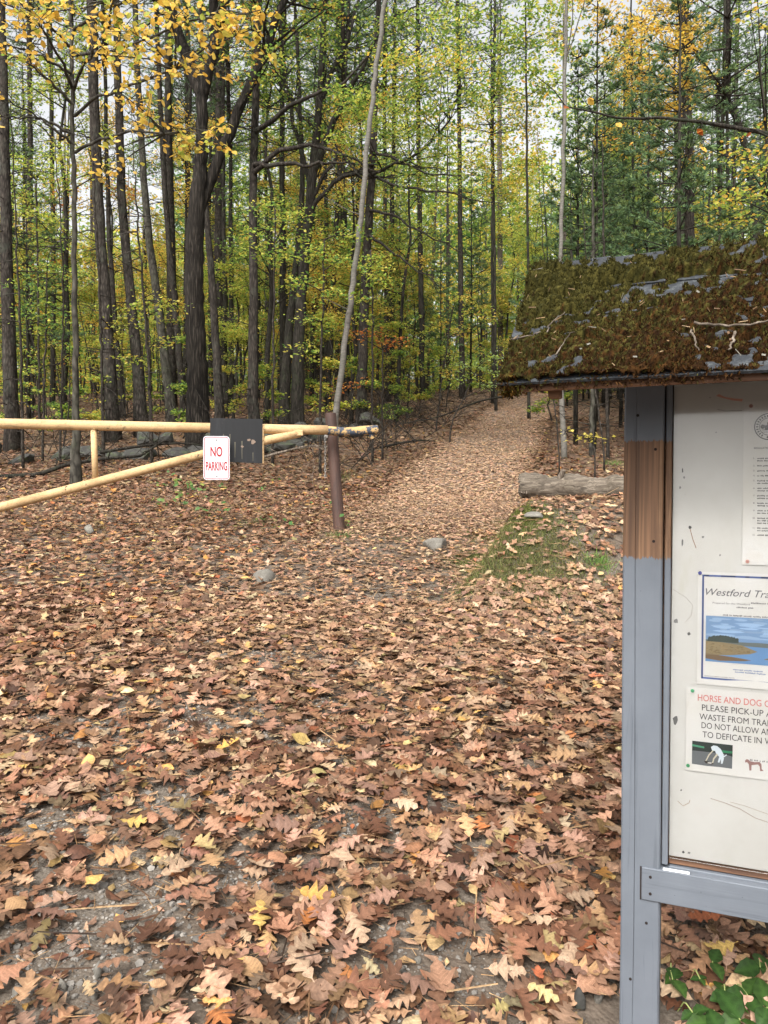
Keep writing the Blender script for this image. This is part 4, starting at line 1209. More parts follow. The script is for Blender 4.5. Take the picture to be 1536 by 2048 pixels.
for (px_, py_, r_) in ((505, 884, .028), (497, 880, .018), (484, 893, .016)):
    q = gp(px_, py_, -.078); th = np.linspace(0, 6.28, 11, endpoint=False)
    V = np.array([q + [math.cos(a) * r_ * rs.uniform(.5, 1.1) * 1.3, 0, math.sin(a) * r_ * rs.uniform(.5, 1)] for a in th]); add_polys(mb, V, [tuple(range(11))], lin(120, 104, 92))
sp_ = MB(); mb.build('scuff', M['print'], gate, kind='stuff')
# hinge post outside the picture, carrying the gate
hp = g0.copy(); hz = zt_ + .12
mb = MB(); mb.tube([hp + [-.06, 0, -.5], hp + [-.06, 0, .4], [hp[0] - .06, hp[1], hz]], .085, 18); mb.build('hinge_post', M['gate'], gate, smooth=True)

# rusted latch post, leaning
pb = hit(679, 1062); dpost = pb[1]
ptop = at(661, 827, dpost + .08)
lp = thing('latch_post', pb, 'rusty brown steel post leaning at the trail edge beside the gate end', 'post')
mb = MB(); ax = ptop - pb; LL = np.linalg.norm(ax)
P = [pb - ax * .15, pb, pb + ax * .5, ptop - ax * .004, ptop]
mb.tube(P, [.066, .066, .064, .064, .061], 18, cap=True); mb.build('shaft', M['rust'], lp, smooth=False)
mb = MB(); c = pb + ax * .81
mb.bbox(c[0] - .085, c[0] - .045, c[1] - .05, c[1] - .005, c[2] - .03, c[2] + .015, .004); mb.build('hasp', M['galv'], lp)
mb = MB(); a = np.array([c[0] - .075, c[1] - .06, c[2] - .02])
for q in range(14):                                       # hanging chain
    zc = a[2] - q * .034; th = np.linspace(0, 2 * math.pi, 10)
    flat = q % 2
    Lk = [(a[0] + (.009 * math.cos(t_) if flat else 0), a[1] + (0 if flat else .009 * math.cos(t_)), zc + .02 * math.sin(t_)) for t_ in th]
    mb.tube(Lk, .0035, 5, cap=False)
mb.build('chain', M['galv'], lp)

# NO PARKING sign hung on the brace pipe
sgc = gp(433, 916, -.14)
sw, sh = .275, .462
sgn = thing('parking_sign', sgc, 'white metal NO PARKING sign with red border hung on the gate', 'sign', None, R(5)); sgn['_local'] = 1
def rrect(w, h, r, n=6):
    pts = []
    for (cx_, cz_, a0) in ((w / 2 - r, h / 2 - r, 0), (-w / 2 + r, h / 2 - r, 90), (-w / 2 + r, -h / 2 + r, 180), (w / 2 - r, -h / 2 + r, 270)):
        for q in range(n + 1):
            a = R(a0 + 90 * q / n); pts.append((cx_ + r * math.cos(a), cz_ + r * math.sin(a)))
    return pts
o1 = rrect(sw, sh, .035); n_ = len(o1)
mb = MB(); V = np.array([(x, -.0015, z) for x, z in o1] + [(x, .0015, z) for x, z in o1])
add_polys(mb, V, [tuple(range(n_))[::-1], tuple(range(n_, 2 * n_))] + [(i, (i + 1) % n_, n_ + (i + 1) % n_, n_ + i) for i in range(n_)], (1, 1, 1))
M['sign_white'] = plain_mat('sign_white', lin(192, 191, 195), .45, .3); M['sign_red'] = plain_mat('sign_red', lin(148, 26, 30), .5, .3)
mb.build('plate', M['sign_white'], sgn)
mb = MB(); a_ = rrect(sw - .018, sh - .018, .030); b_ = rrect(sw - .030, sh - .030, .025)
V = np.array([(x, -.0026, z) for x, z in a_] + [(x, -.0026, z) for x, z in b_])
add_polys(mb, V, [(i, n_ + i, n_ + (i + 1) % n_, (i + 1) % n_) for i in range(n_)], (1, 1, 1))
mb.build('border', M['sign_red'], sgn)
def stext(s, xc, z0, w, h, sx=1):
    V, fs = text_mesh(s, 0, .022); Hc, _ = text_mesh('H')
    a, b2 = V[:, 0].min(), V[:, 0].max(); ch = Hc[:, 1].max()
    W = np.stack([xc + (V[:, 0] - (a + b2) / 2) * w / (b2 - a), np.full(len(V), -.0028), z0 + V[:, 1] * h / ch], -1)
    m_ = MB(); add_polys(m_, W, fs, (1, 1, 1)); return m_
stext('NO', .0, .018, .125, .098).build('lettering', M['sign_red'], sgn)
stext('PARKING', .0, -.130, .222, .088).build('lettering', M['sign_red'], sgn)
for z in (sh / 2 - .04, -sh / 2 + .04):
    MB().tube([(0, -.001, z), (0, -.006, z), (0, -.007, z)], [.009, .008, .003], 10).build('bolt', M['galv'], sgn)
MB().bbox(-.012, .012, .002, .12, -.06, -.02, .002).build('bracket', M['galv'], sgn)

# ------------------------------------------------------------------ log, rocks, wall
def ico(sub=2, seed=0, amp=.25, flat=.6):
    import bmesh
    bm = bmesh.new(); bmesh.ops.create_icosphere(bm, subdivisions=sub, radius=1)
    V = np.array([v.co[:] for v in bm.verts]); Fc = np.array([[v.index for v in f.verts] for f in bm.faces]); bm.free()
    r = np.random.default_rng(seed); k = 0
    for _ in range(7):
        d = r.normal(0, 1, 3); d /= np.linalg.norm(d); o = r.uniform(.35, .85)
        t_ = V @ d; over = np.clip(t_ - o, 0, None)
        V = V - over[:, None] * d * .85                     # cut facets
    V *= 1 + amp * .25 * r.normal(0, 1, (len(V), 1)) * .5
    V[:, 2] *= flat
    return V, Fc
def stone_mat(name, c0, c1, lichen, moss=.3):
    m, nt, b, out = new_mat(name)
    v = coords(nt); n = noise(nt, v, 3.5, 7, .7); n2 = noise(nt, v, 9, 6, .7); n3 = noise(nt, v, 1.6, 4, .6)
    col = ramp(nt, n, [(.3, c0), (.7, c1)])
    col = mixc(nt, ramp(nt, n2, [(.55, (0, 0, 0)), (.68, (.7, .7, .7))]), col, lichen)
    col = mixc(nt, ramp(nt, n3, [(.5, (0, 0, 0)), (.7, (moss, moss, moss))]), col, (.05, .065, .025))
    nt.links.new(col, b.inputs['Base Color']); b.inputs['Roughness'].default_value = .9; bump(nt, b, n2, .6, .02)
    return m
M['stone'] = stone_mat('lichened_stone', (.018, .017, .014), (.055, .052, .046), (.13, .132, .11), .9)
M['pebble'] = stone_mat('pale_stone', (.10, .090, .074), (.20, .185, .158), (.26, .245, .21), .2)

# rotting log lying on the bank
la = at(1041, 972, 8.05); lb = at(1300, 978, 7.75)
la[2] = max(la[2], gz(la[0] + .3, la[1]) + .09); lb[2] = max(lb[2], gz(lb[0], lb[1]) + .09)
def log_mat():
    m, nt, b, out = new_mat('rotten_log')
    g = noise(nt, coords(nt, (3, 34, 34)), 1, 7, .65, .7); n = noise(nt, coords(nt), 4, 5, .6)
    col = ramp(nt, g, [(.3, lin(44, 38, 32)), (.5, lin(96, 86, 74)), (.75, lin(138, 128, 114))])
    col = mixc(nt, ramp(nt, n, [(.5, (0, 0, 0)), (.72, (.6, .6, .6))]), col, lin(72, 64, 50))
    nt.links.new(col, b.inputs['Base Color']); b.inputs['Roughness'].default_value = .95; bump(nt, b, g, .9, .02)
    return m
lg = thing('fallen_log', (la[0], la[1], gz(la[0], la[1])), 'pale rotting log lying on the bank behind the notice board post', 'log')
ld = (lb - la)
P = [la + ld * t_ for t_ in np.linspace(0, 1, 14)]
mb = MB(); P = smooth_path(np.array(P), 40); P[:, 2] += .012 * np.sin(np.arange(40) * .5); mb.tube(P, .122 + .010 * np.sin(np.arange(40) * .45) + .006 * rng.normal(0, 1, 40), 26, wob=.07); mb.build('trunk', log_mat(), lg, smooth=True)
mb = MB(); q_ = la + (lb - la) * .3; mb.tube([q_ + [0, -.05, .08], q_ + [.03, -.10, .17]], [.035, .022], 9, wob=.1); mb.build('knot', M['dead_wood'], lg)
mb = MB(); dn = ld / np.linalg.norm(ld)
for q in range(26):
    a = rng.uniform(0, 6.28); r_ = rng.uniform(.06, .125); e = np.array([0, math.cos(a) * r_, math.sin(a) * r_])
    mb.tube([la + dn * .05 + e, la - dn * rng.uniform(.0, .022) + e * .97], [.018, .010], 5)
mb.build('splinter', M['dead_wood'], lg)
# bare root / dark earth lip under the log end
def put_rock(name, px, py, w, h, label, mat='pebble', seed=0, cat='rock', sink=.3, dz=0):
    p = hit(px, py); wm = w / F * p[1]; hm = h / F * p[1]
    V, Fc = ico(3, seed, .06, 1.0)
    ext = V.max(0) - V.min(0); V = V / ext * np.array([wm, wm * .75, max(hm * 1.5, .25 * wm)])
    o = MB().add(V, Fc).mesh(name, M[mat], True)
    q = link(name, o, None, (p[0], p[1], gz(p[0], p[1]) + max(hm, .02) * sink + dz), label, cat)
    q.rotation_euler[2] = seed * .7
    return q
put_rock('rock', 525, 1163, 56, 24, 'flat grey rock half buried in leaves left of the latch post foot', 'pebble', 3, dz=-.008)
put_rock('rock', 873, 1102, 52, 26, 'rounded pale grey rock on the trail near the mossy bank', 'pebble', 5, dz=-.008)
put_rock('rock', 180, 1072, 28, 14, 'small grey rock among leaves under the gate brace', 'pebble', 8, dz=.03)
put_rock('rock', 1068, 1036, 40, 12, 'grey rock in the moss on top of the bank', 'pebble', 9, dz=-.005)
for q, (px, py, w, h, lb_) in enumerate([(195, 1966, 30, 28, 'largest grey pebble on the grit at bottom left'), (188, 2006, 24, 18, 'whitest round pebble on the grit at bottom left'),
        (125, 1985, 22, 24, 'grey pebble left of the white one at bottom left'), (35, 1998, 24, 18, 'brownish pebble near the bottom left corner'),
        (1198, 2010, 26, 22, 'pale pebble beside the foot of the notice board post'), (1160, 2018, 30, 30, 'dark grey pebble left of the post foot'),
        (1064, 1705, 12, 16, 'upright pale pebble among leaves, right of centre'), (878, 1935, 14, 12, 'small grey pebble on bare soil, bottom centre'),
        (835, 1936, 16, 10, 'flat grey pebble on bare soil, bottom centre'), (740, 1755, 16, 14, 'small dark pebble beside bare grit at centre'), (125, 1716, 20, 12, 'pale pebble on the grit by the left edge')]):
    put_rock('pebble', px, py, w, h, lb_, 'pebble' if q != 5 else 'stone', 20 + q, 'pebble', .35)
# grit: countless tiny stones on the bare places
gm = MB(); gr = np.random.default_rng(31); sh4 = [ico(1, 60 + k, .3, .7) for k in range(3)]
for (px, py, rx, ry, s) in BARE:
    c = BAREP[(px, py)]; n = int(450 * rx * ry / .04 * (s > .6) + 120)
    x = c[0] + gr.normal(0, rx * .75, n); y = c[1] + gr.normal(0, ry * .75, n); sz = np.exp(gr.normal(math.log(.0042), .55, n)).clip(.002, .016)
    for k in range(3):
        sel = np.arange(n) % 3 == k; V, Fc = sh4[k]; m_ = sel.sum()
        W = V[None] * sz[sel][:, None, None] + np.stack([x, y, ground_z(x, y) + sz * .3], -1)[sel][:, None, :]
        gcol = gr.uniform(.08, .30, (m_, 1)) * np.array([1, .91, .80])
        gm.add(W.reshape(-1, 3), (Fc[None] + (np.arange(m_) * len(V))[:, None, None]).reshape(-1, 3), np.repeat(gcol, len(V), 0))
gm.build('gravel', attr_mat('grit', 0, .9, .2, .3, 80), kind='stuff', label='fine grey grit showing between the leaves in bare spots', cat='gravel')

# dry stone wall along the wood's edge
w0 = hit(20, 915)
wall = thing('stone_wall', w0, 'low tumbled dry stone wall of lichened boulders behind the gate', 'wall')
wp = [(-60, 935), (10, 930), (60, 925), (150, 915), (250, 918), (350, 915), (450, 912), (540, 905), (640, 880), (760, 862)]
wpts = np.array([hit(*p) for p in wp])
sm = [MB().add(*ico(2, 100 + k, .25, 1.0)).mesh('stone', M['stone'], False) for k in range(7)]
L_ = np.concatenate([[0], np.cumsum(np.linalg.norm(np.diff(wpts[:, :2], axis=0), axis=1))])
wr_ = np.random.default_rng(14); s_ = 0.0
while s_ < L_[-1]:
    x, y = np.interp(s_, L_, wpts[:, 0]), np.interp(s_, L_, wpts[:, 1])
    big = wr_.uniform(.32, .62)
    for lay in range(2 if wr_.random() < .65 else 1):
        o = bpy.data.objects.new('stone', sm[wr_.integers(0, 7)]); COL.objects.link(o); o.parent = wall
        sx = big * (1 if lay == 0 else .75)
        o.scale = (sx * .95, sx * .7, sx * wr_.uniform(.4, .62))
        xx, yy = x + wr_.normal(0, .12), y + wr_.normal(0, .12)
        o.location = (xx - w0[0], yy - w0[1], gz(xx, yy) + .05 + lay * .30 - w0[2])
        o.rotation_euler = (wr_.normal(0, .15), wr_.normal(0, .15), wr_.uniform(0, 6.28))
    s_ += big * wr_.uniform(.9, 1.5)

# ------------------------------------------------------------------ trees
YEL = [lin(238, 196, 90), lin(230, 184, 80), lin(242, 206, 112), lin(220, 190, 86), lin(204, 192, 88)]
GOLD = [lin(240, 206, 92), lin(234, 194, 80), lin(244, 216, 114), lin(226, 202, 92), lin(232, 184, 84)]
YGR = [lin(184, 194, 84), lin(164, 184, 78), lin(204, 204, 96), lin(142, 170, 74), lin(218, 204, 94)]
GRN = [lin(112, 146, 72), lin(96, 132, 66), lin(134, 162, 80), lin(156, 174, 82), lin(84, 116, 62)]
MIX = YGR + GRN[:3] + [lin(206, 170, 72), lin(214, 150, 70)]
ORG = [lin(206, 130, 62), lin(190, 110, 56), lin(214, 156, 74), lin(180, 140, 70)]
PIN = [lin(98, 124, 82), lin(114, 140, 88), lin(82, 106, 72), lin(132, 152, 92), lin(94, 120, 88)]

def leaf_cards(mb, C, size, pal, rr, flat=.5, fold=.25, tri=False):
    """small folded leaves, one quad each, lying near horizontal"""
    n = len(C)
    if n == 0: return
    nn = np.array([0, 0, 1.0])[None] + rr.normal(0, flat, (n, 3)); nn /= np.linalg.norm(nn, axis=1)[:, None]
    a = rr.uniform(0, 6.28, n); h = np.stack([np.cos(a), np.sin(a), rr.normal(-.2, .3, n)], -1)
    x = h - (h * nn).sum(1)[:, None] * nn; x /= np.linalg.norm(x, axis=1)[:, None]; y = np.cross(nn, x)
    s = (size * rr.uniform(.65, 1.3, n))[:, None]
    V = np.stack([C - x * s * .5, C + y * s * .31 + nn * s * fold * .4 + x * s * .02, C + x * s * .55, C - y * s * .31 + nn * s * fold * .4 + x * s * .02], 1)
    c = np.array(pal)[rr.integers(0, len(pal), n)] * rr.uniform(.75, 1.2, (n, 1))
    if tri:
        V = np.stack([C - x * s * .5 - y * s * .28, C + x * s * .55, C - x * s * .3 + y * s * .42], 1)
        mb.add(V.reshape(-1, 3), np.arange(3 * n).reshape(-1, 3), np.repeat(c, 3, 0)); return
    mb.add(V.reshape(-1, 3), np.arange(4 * n).reshape(-1, 4), np.repeat(c, 4, 0))

_ovl = None
def big_leaves(mb, C, size, pal, rr, kind='oval', flat=.5, droop=.0):
    """near leaves with a curved blade of several faces"""
    n = len(C); V, Q = leaf_shape(kind, 7 if kind == 'oval' else 9, 515)
    V = V * np.array([1, 1.05, .6])
    nn = np.array([0, -.25, 1.0])[None] + rr.normal(0, flat, (n, 3)); nn /= np.linalg.norm(nn, axis=1)[:, None]
    a = rr.uniform(0, 6.28, n); h = np.stack([np.cos(a), np.sin(a), rr.normal(-droop, .25, n)], -1)
    x = h - (h * nn).sum(1)[:, None] * nn; x /= np.linalg.norm(x, axis=1)[:, None]; y = np.cross(nn, x)
    Fm = np.stack([x, y, nn], -1); s = size * rr.uniform(.65, 1.25, n)
    W = np.einsum('nij,nvj->nvi', Fm, V[None] * s[:, None, None]) + C[:, None, :]
    c = np.array(pal)[rr.integers(0, len(pal), n)] * rr.uniform(.8, 1.15, (n, 1))
    mb.add(W.reshape(-1, 3), (Q[None] + (np.arange(n) * len(V))[:, None, None]).reshape(-1, 4), np.repeat(c, len(V), 0))

def limb(mb, P0, D, L, r0, rr, n=7, wob=.12, grav=0.0, seg=5, r1=.25):
    """a wandering branch; returns its points"""
    P = [np.array(P0, float)]; d = np.array(D, float); d /= np.linalg.norm(d)
    for k in range(n - 1):
        d = d + rr.normal(0, wob, 3) + np.array([0, 0, grav]); d /= np.linalg.norm(d)
        P.append(P[-1] + d * L / (n - 1))
    P = np.array(P)
    mb.tube(P, r0 * np.linspace(1, r1, n), seg, cap=False)
    return P

def tuft(mb, C, D, rr, L=.11, w=.010, k=6, pal=PIN):
    """bundles of pine needles: thin blades fanned about direction D"""
    n = len(C)
    if n == 0: return
    C = np.repeat(C, k, 0); D = np.repeat(D, k, 0)
    d = D + rr.normal(0, .55, D.shape) + np.array([0, 0, .15]); d /= np.linalg.norm(d, axis=1)[:, None]
    s = np.cross(d, rr.normal(0, 1, d.shape)); s /= np.linalg.norm(s, axis=1)[:, None]
    l = (L * rr.uniform(.7, 1.2, len(C)))[:, None]; ww = w * rr.uniform(.6, 1.2, len(C))[:, None]
    V = np.stack([C - s * ww * .5, C + s * ww * .5, C + d * l], 1)
    c = np.array(pal)[rr.integers(0, len(pal), n)] * rr.uniform(.7, 1.25, (n, 1)); c = np.repeat(c, k, 0)
    mb.add(V.reshape(-1, 3), np.arange(3 * len(C)).reshape(-1, 3), np.repeat(c, 3, 0))

def pine_branch(wood, need, P0, D, L, rr, r0=.02, dens=1.0, k=6, w=.010, pal=PIN, tl=.11):
    P = limb(wood, P0, D, L, r0, rr, 6, .07, .02, 4, .25)
    nt_ = max(3, int(L * 7 * dens)); C, Dd = [], []
    for q in range(nt_):
        t_ = rr.uniform(.25, 1.0); i = t_ * 5; a = int(min(i, 4)); p = P[a] + (P[a + 1] - P[a]) * (i - a)
        dirb = P[a + 1] - P[a]; dirb /= np.linalg.norm(dirb)
        sd = np.cross(dirb, [0, 0, 1.0]) * (1 if rr.random() < .5 else -1)
        td = dirb * .7 + sd * rr.uniform(.5, 1.1) + np.array([0, 0, rr.normal(.05, .15)]); td /= np.linalg.norm(td)
        tlg = L * rr.uniform(.12, .34) * (1.15 - .5 * t_)
        wood.tube([p, p + td * tlg], [r0 * .22, r0 * .12], 3, cap=False)
        m_ = max(2, int(tlg / .055))
        f = rr.uniform(.35, 1.0, m_)
        C.append(p + td * tlg * f[:, None]); Dd.append(np.repeat(td[None], m_, 0))
    m_ = max(2, int(L * 5)); f = rr.uniform(.5, 1, m_)
    C.append(np.array([P[min(int(a * 5), 4)] + (P[min(int(a * 5), 4) + 1] - P[min(int(a * 5), 4)]) * (a * 5 - min(int(a * 5), 4)) for a in f])); Dd.append(np.repeat((P[-1] - P[-2])[None] / np.linalg.norm(P[-1] - P[-2]), m_, 0))
    tuft(need, np.concatenate(C), np.concatenate(Dd), rr, tl, w, k, pal)

def dead_twigs(wood, pts, rads, z0, z1, n, rr, Lr=(.5, 1.8), droop=-.05):
    """dead whorl branches on a bare pine trunk"""
    for q in range(int(n * 1.7)):
        z = rr.uniform(z0, z1); i = np.interp(z, pts[:, 2], np.arange(len(pts))); a = int(min(i, len(pts) - 2))
        p = pts[a] + (pts[a + 1] - pts[a]) * (i - a); az = rr.uniform(0, 6.28); L = rr.uniform(*Lr) * (.6 + .4 * (z - z0) / max(z1 - z0, .1))
        B = limb(wood, p, (math.cos(az), math.sin(az), rr.normal(.08, .18)), L, rr.uniform(.008, .017), rr, 6, .13, droop, 3, .3)
        for _ in range(rr.integers(1, 4)):
            j = rr.integers(2, 5); d = B[j] - B[j - 1]; d = d / np.linalg.norm(d) + rr.normal(0, .5, 3)
            limb(wood, B[j], d, L * rr.uniform(.2, .5), .005, rr, 4, .15, droop, 3, .4)

def crown_pine_proto(seed, H=9.0, Rm=2.6, nwh=16, per=5, dens=1.0, k=6, w=.012, low=.5):
    rr = np.random.default_rng(seed); wood, need = MB(), MB()
    wood.tube([(0, 0, 0), (rr.normal(0, .1), rr.normal(0, .1), H * .5), (0, 0, H)], [.09, .06, .01], 6)
    for wv in range(nwh):
        t_ = (wv + rr.uniform(0, .5)) / nwh; z = t_ * H * .98
        Lm = Rm * (low + (1 - low) * min(1, t_ * 4)) * (1 - t_ ** 1.5) + .25
        for b_ in range(per):
            if rr.random() < .18: continue
            az = b_ / per * 6.28 + wv * 1.1 + rr.normal(0, .3)
            pine_branch(wood, need, (0, 0, z), (math.cos(az), math.sin(az), rr.uniform(.02, .35) + .3 * t_), Lm * rr.uniform(.6, 1.1), rr, .028 * (1 - .6 * t_), dens, k, w)
    return wood.mesh('limbs', M['twig_bark'], True), need.mesh('needles', M['needle'])

PINE_CROWNS = [crown_pine_proto(200 + k, 9.5, 2.9, 15, 5, .8, 6, .016) for k in range(3)]

def add_pine_crown(tree, base_local, scale, seed):
    wm, nm = PINE_CROWNS[seed % 3]
    o = link('crown', nm, tree, tuple(base_local)); o.scale = (scale,) * 3; o.rotation_euler[2] = seed * 1.3
    w_ = link('limb', wm, o)
    return o

def hero_trunk(name, pts, d, mat, label, cat='tree', seed=0, seg=12, group=None, ext=0, depth=None, dead=0, deadz=(1.0, 7.0), flare=1.35, wob=.03, height=None, twigL=(.5, 1.8)):
    """trunk traced through surveyed points (photo x, y, width) at depth d, from the ground up"""
    rr = np.random.default_rng(1000 + seed)
    pw = []
    for (px, py, w) in pts:
        p = at(px, py, d); pw.append([p[0], p[1], p[2], w / F * d / 2 * (.8 if w > 40 else .78)])
    pw = np.array(pw)
    x0, y0 = pw[0, 0], pw[0, 1]; z0 = gz(x0, y0)
    if pw[0, 2] > z0 + .05: pw = np.vstack([[x0, y0, z0, pw[0, 3] * 1.05], pw])
    else: pw[0, 2] = z0
    if height:                                             # carry on above the picture
        dirv = pw[-1, :3] - pw[-2, :3]; dirv /= np.linalg.norm(dirv); dirv[2] = max(dirv[2], .8); dirv /= np.linalg.norm(dirv)
        rem = z0 + height - pw[-1, 2]
        if rem > .3: pw = np.vstack([pw, np.r_[pw[-1, :3] + dirv * rem * .5, pw[-1, 3] * .7], np.r_[pw[-1, :3] + dirv * rem, pw[-1, 3] * .25]])
    pw = smooth_path(pw, max(18, int(len(pw) * 6)))
    dz = pw[:, 2] - z0
    pw[:, 3] *= 1 + (flare - 1) * np.exp(-dz / .35)
    pw[:, :2] += rr.normal(0, .010, (len(pw), 2)) * (dz > .5)[:, None]
    t = thing(name, (x0, y0, z0), label, cat, group)
    wood = MB(); P = pw[:, :3].copy(); P[0, 2] -= .25
    wood.tube(P, pw[:, 3], seg, wob=wob)
    if dead: dead_twigs(wood, pw[:, :3], pw[:, 3], z0 + deadz[0], z0 + deadz[1], dead, rr, twigL)
    return t, wood, pw

def px_branch(wood, pts, d, r0, r1=None, seg=7, dd=0.0, n=14, wob=.02, rr=rng):
    """a branch traced through photo points; dd = change of depth along it"""
    P = np.array([np.r_[at(px, py, d + dd * i / (len(pts) - 1))] for i, (px, py) in enumerate(pts)])
    P = smooth_path(P, n); P[1:-1] += rr.normal(0, wob, P[1:-1].shape)
    wood.tube(P, np.linspace(r0, r1 if r1 is not None else r0 * .3, n), seg, cap=False)
    return P

def spray(wood, leaves, src, c, rad, nl, size, pal, rr, ntw=10, big=False, flat=.45, kind='oval'):
    """a leafy spray: a branch from src to c, twigs about c, leaves along the twigs"""
    c = np.array(c, float); rad = np.array(rad, float)
    if src is not None:
        s = np.array(src, float); mid = (s + c) / 2 + np.array([0, 0, .12 * np.linalg.norm(c - s)]) * .5 + rr.normal(0, .05, 3)
        wood.tube(smooth_path(np.array([s, mid, c]), 8), np.linspace(.014, .005, 8), 4, cap=False)
    pts = []
    for q in range(ntw):
        e = rr.normal(0, 1, 3); e /= np.linalg.norm(e); e *= rad * rr.uniform(.55, 1.0)
        st = c + rr.normal(0, .15, 3) * rad
        P = np.array([st, st + e * .5 + rr.normal(0, .04, 3), st + e + [0, 0, -.05 * rad[0]]])
        wood.tube(P, [.006, .004, .002], 3, cap=False)
        k = nl // ntw; f = rr.uniform(.1, 1.08, k)
        pts.append(P[0] + (P[2] - P[0]) * f[:, None] + rr.normal(0, 1, (k, 3)) * np.array([.10, .10, .022]) * (1 + rad[0] * .35))
    pts = np.concatenate(pts)
    if big: big_leaves(leaves, pts, size, pal, rr, kind, flat, .35)
    else: leaf_cards(leaves, pts, size, pal, rr, flat)
    return pts

def finish(t, wood, mat, leaves=None, lm='leaf'):
    o = wood.build('trunk', M[mat], t, smooth=True)
    if leaves is not None and leaves.n: leaves.build('crown', M[lm], t)
    return t

def local(t, p): return np.array(p) - np.array(t.location)

# ---- pines on the left, in the wood's edge
hero_pines = [
    ([(24, 850, 36), (15, 600, 32), (8, 250, 22), (2, 0, 18)], 17, 'pine_bark', 'thick dark pine trunk at the left edge of the wood', 21, 30),
    ([(228, 870, 36), (210, 600, 29), (196, 420, 26), (187, 150, 25), (183, 0, 22)], 18, 'pine_bark', 'stout pine trunk right of the thin grey yellow-leaved tree', 22, 16),
    ([(246, 840, 16), (226, 600, 14), (216, 420, 11), (210, 150, 9), (208, 0, 8)], 24, 'pine_bark', 'thin pine trunk half hidden between two stout pines', 20, 10),
    ([(286, 870, 34), (263, 600, 25), (244, 420, 22), (237, 200, 20), (232, 0, 16)], 18.6, 'pine_bark', 'stout pine trunk leaning slightly left above the gate upright', 23, 16),
    ([(346, 850, 26), (318, 620, 22), (291, 430, 18), (276, 170, 16), (270, 0, 13)], 22, 'grey_bark', 'grey barked pine leaning left behind the gate, left of the oak', 22, 12),
    ([(370, 830, 19), (346, 560, 16), (331, 420, 14), (319, 180, 13), (312, 0, 11)], 24, 'pine_bark', 'slim pine close on the left side of the big oak', 22, 12),
    ([(440, 850, 25), (428, 600, 19), (412, 430, 15), (407, 300, 13), (402, 100, 10), (400, 0, 9)], 20, 'pine_bark', 'reddish pine trunk close on the right side of the big oak', 21, 8),
    ([(449, 840, 20), (450, 600, 13), (448, 430, 10), (446, 200, 9), (445, 0, 8)], 24, 'dark_bark', 'thin dark pine second to the right of the big oak', 21, 8),
    ([(506, 850, 30), (508, 600, 22), (505, 400, 20), (511, 180, 20), (518, 0, 16)], 17.5, 'pine_bark', 'straight pine trunk behind the black gate panel', 21, 26),
    ([(722, 840, 27), (728, 600, 24), (738, 440, 21), (746, 320, 19), (753, 100, 14), (757, 0, 12)], 21, 'pine_bark', 'pine trunk close behind the leaning pale birch', 21, 10),
    ([(1384, 900, 27), (1381, 480, 24), (1377, 250, 22), (1372, 100, 18), (1369, 0, 16)], 20, 'pine_bark', 'stout pine trunk rising behind the mossy roof', 20, 24),
    ([(1457, 900, 11), (1457, 480, 9), (1454, 250, 8), (1450, 0, 6)], 18, 'dark_bark', 'thin dark pine rising behind the right of the roof', 17, 16),
    ([(845, 830, 15), (842, 600, 14), (838, 400, 12), (836, 150, 10)], 30, 'dark_bark', 'dark pine trunk left of the trail, above the gate end', 20, 14),
    ([(925, 800, 15), (922, 600, 14), (920, 420, 12), (918, 150, 9)], 33, 'pine_bark', 'pine trunk left of the trail bend in the middle of the wood', 21, 14),
    ([(985, 790, 8), (985, 600, 7.5), (984, 400, 6.5), (983, 150, 5)], 32, 'dark_bark', 'slim pine just left of the roof end, beside the trail bend', 20, 14),
    ([(775, 820, 13), (772, 600, 12), (770, 400, 10), (768, 150, 8)], 29, 'pine_bark', 'slim pine just right of the leaning birch, deep in the wood', 20, 10),
    ([(60, 850, 16), (62, 600, 15), (60, 300, 13), (58, 0, 11)], 27, 'pine_bark', 'slim pine right of the left edge trunk, deeper in the wood', 21, 16),
    ([(105, 850, 13), (108, 600, 12), (104, 300, 11), (100, 0, 9)], 30, 'dark_bark', 'thin dark pine left of the grey yellow-leaved tree', 21, 14),
    ([(655, 820, 15), (664, 600, 14), (676, 400, 12), (690, 150, 10)], 27, 'dark_bark', 'dark slim trunk just left of the leaning birch', 20, 8),
]
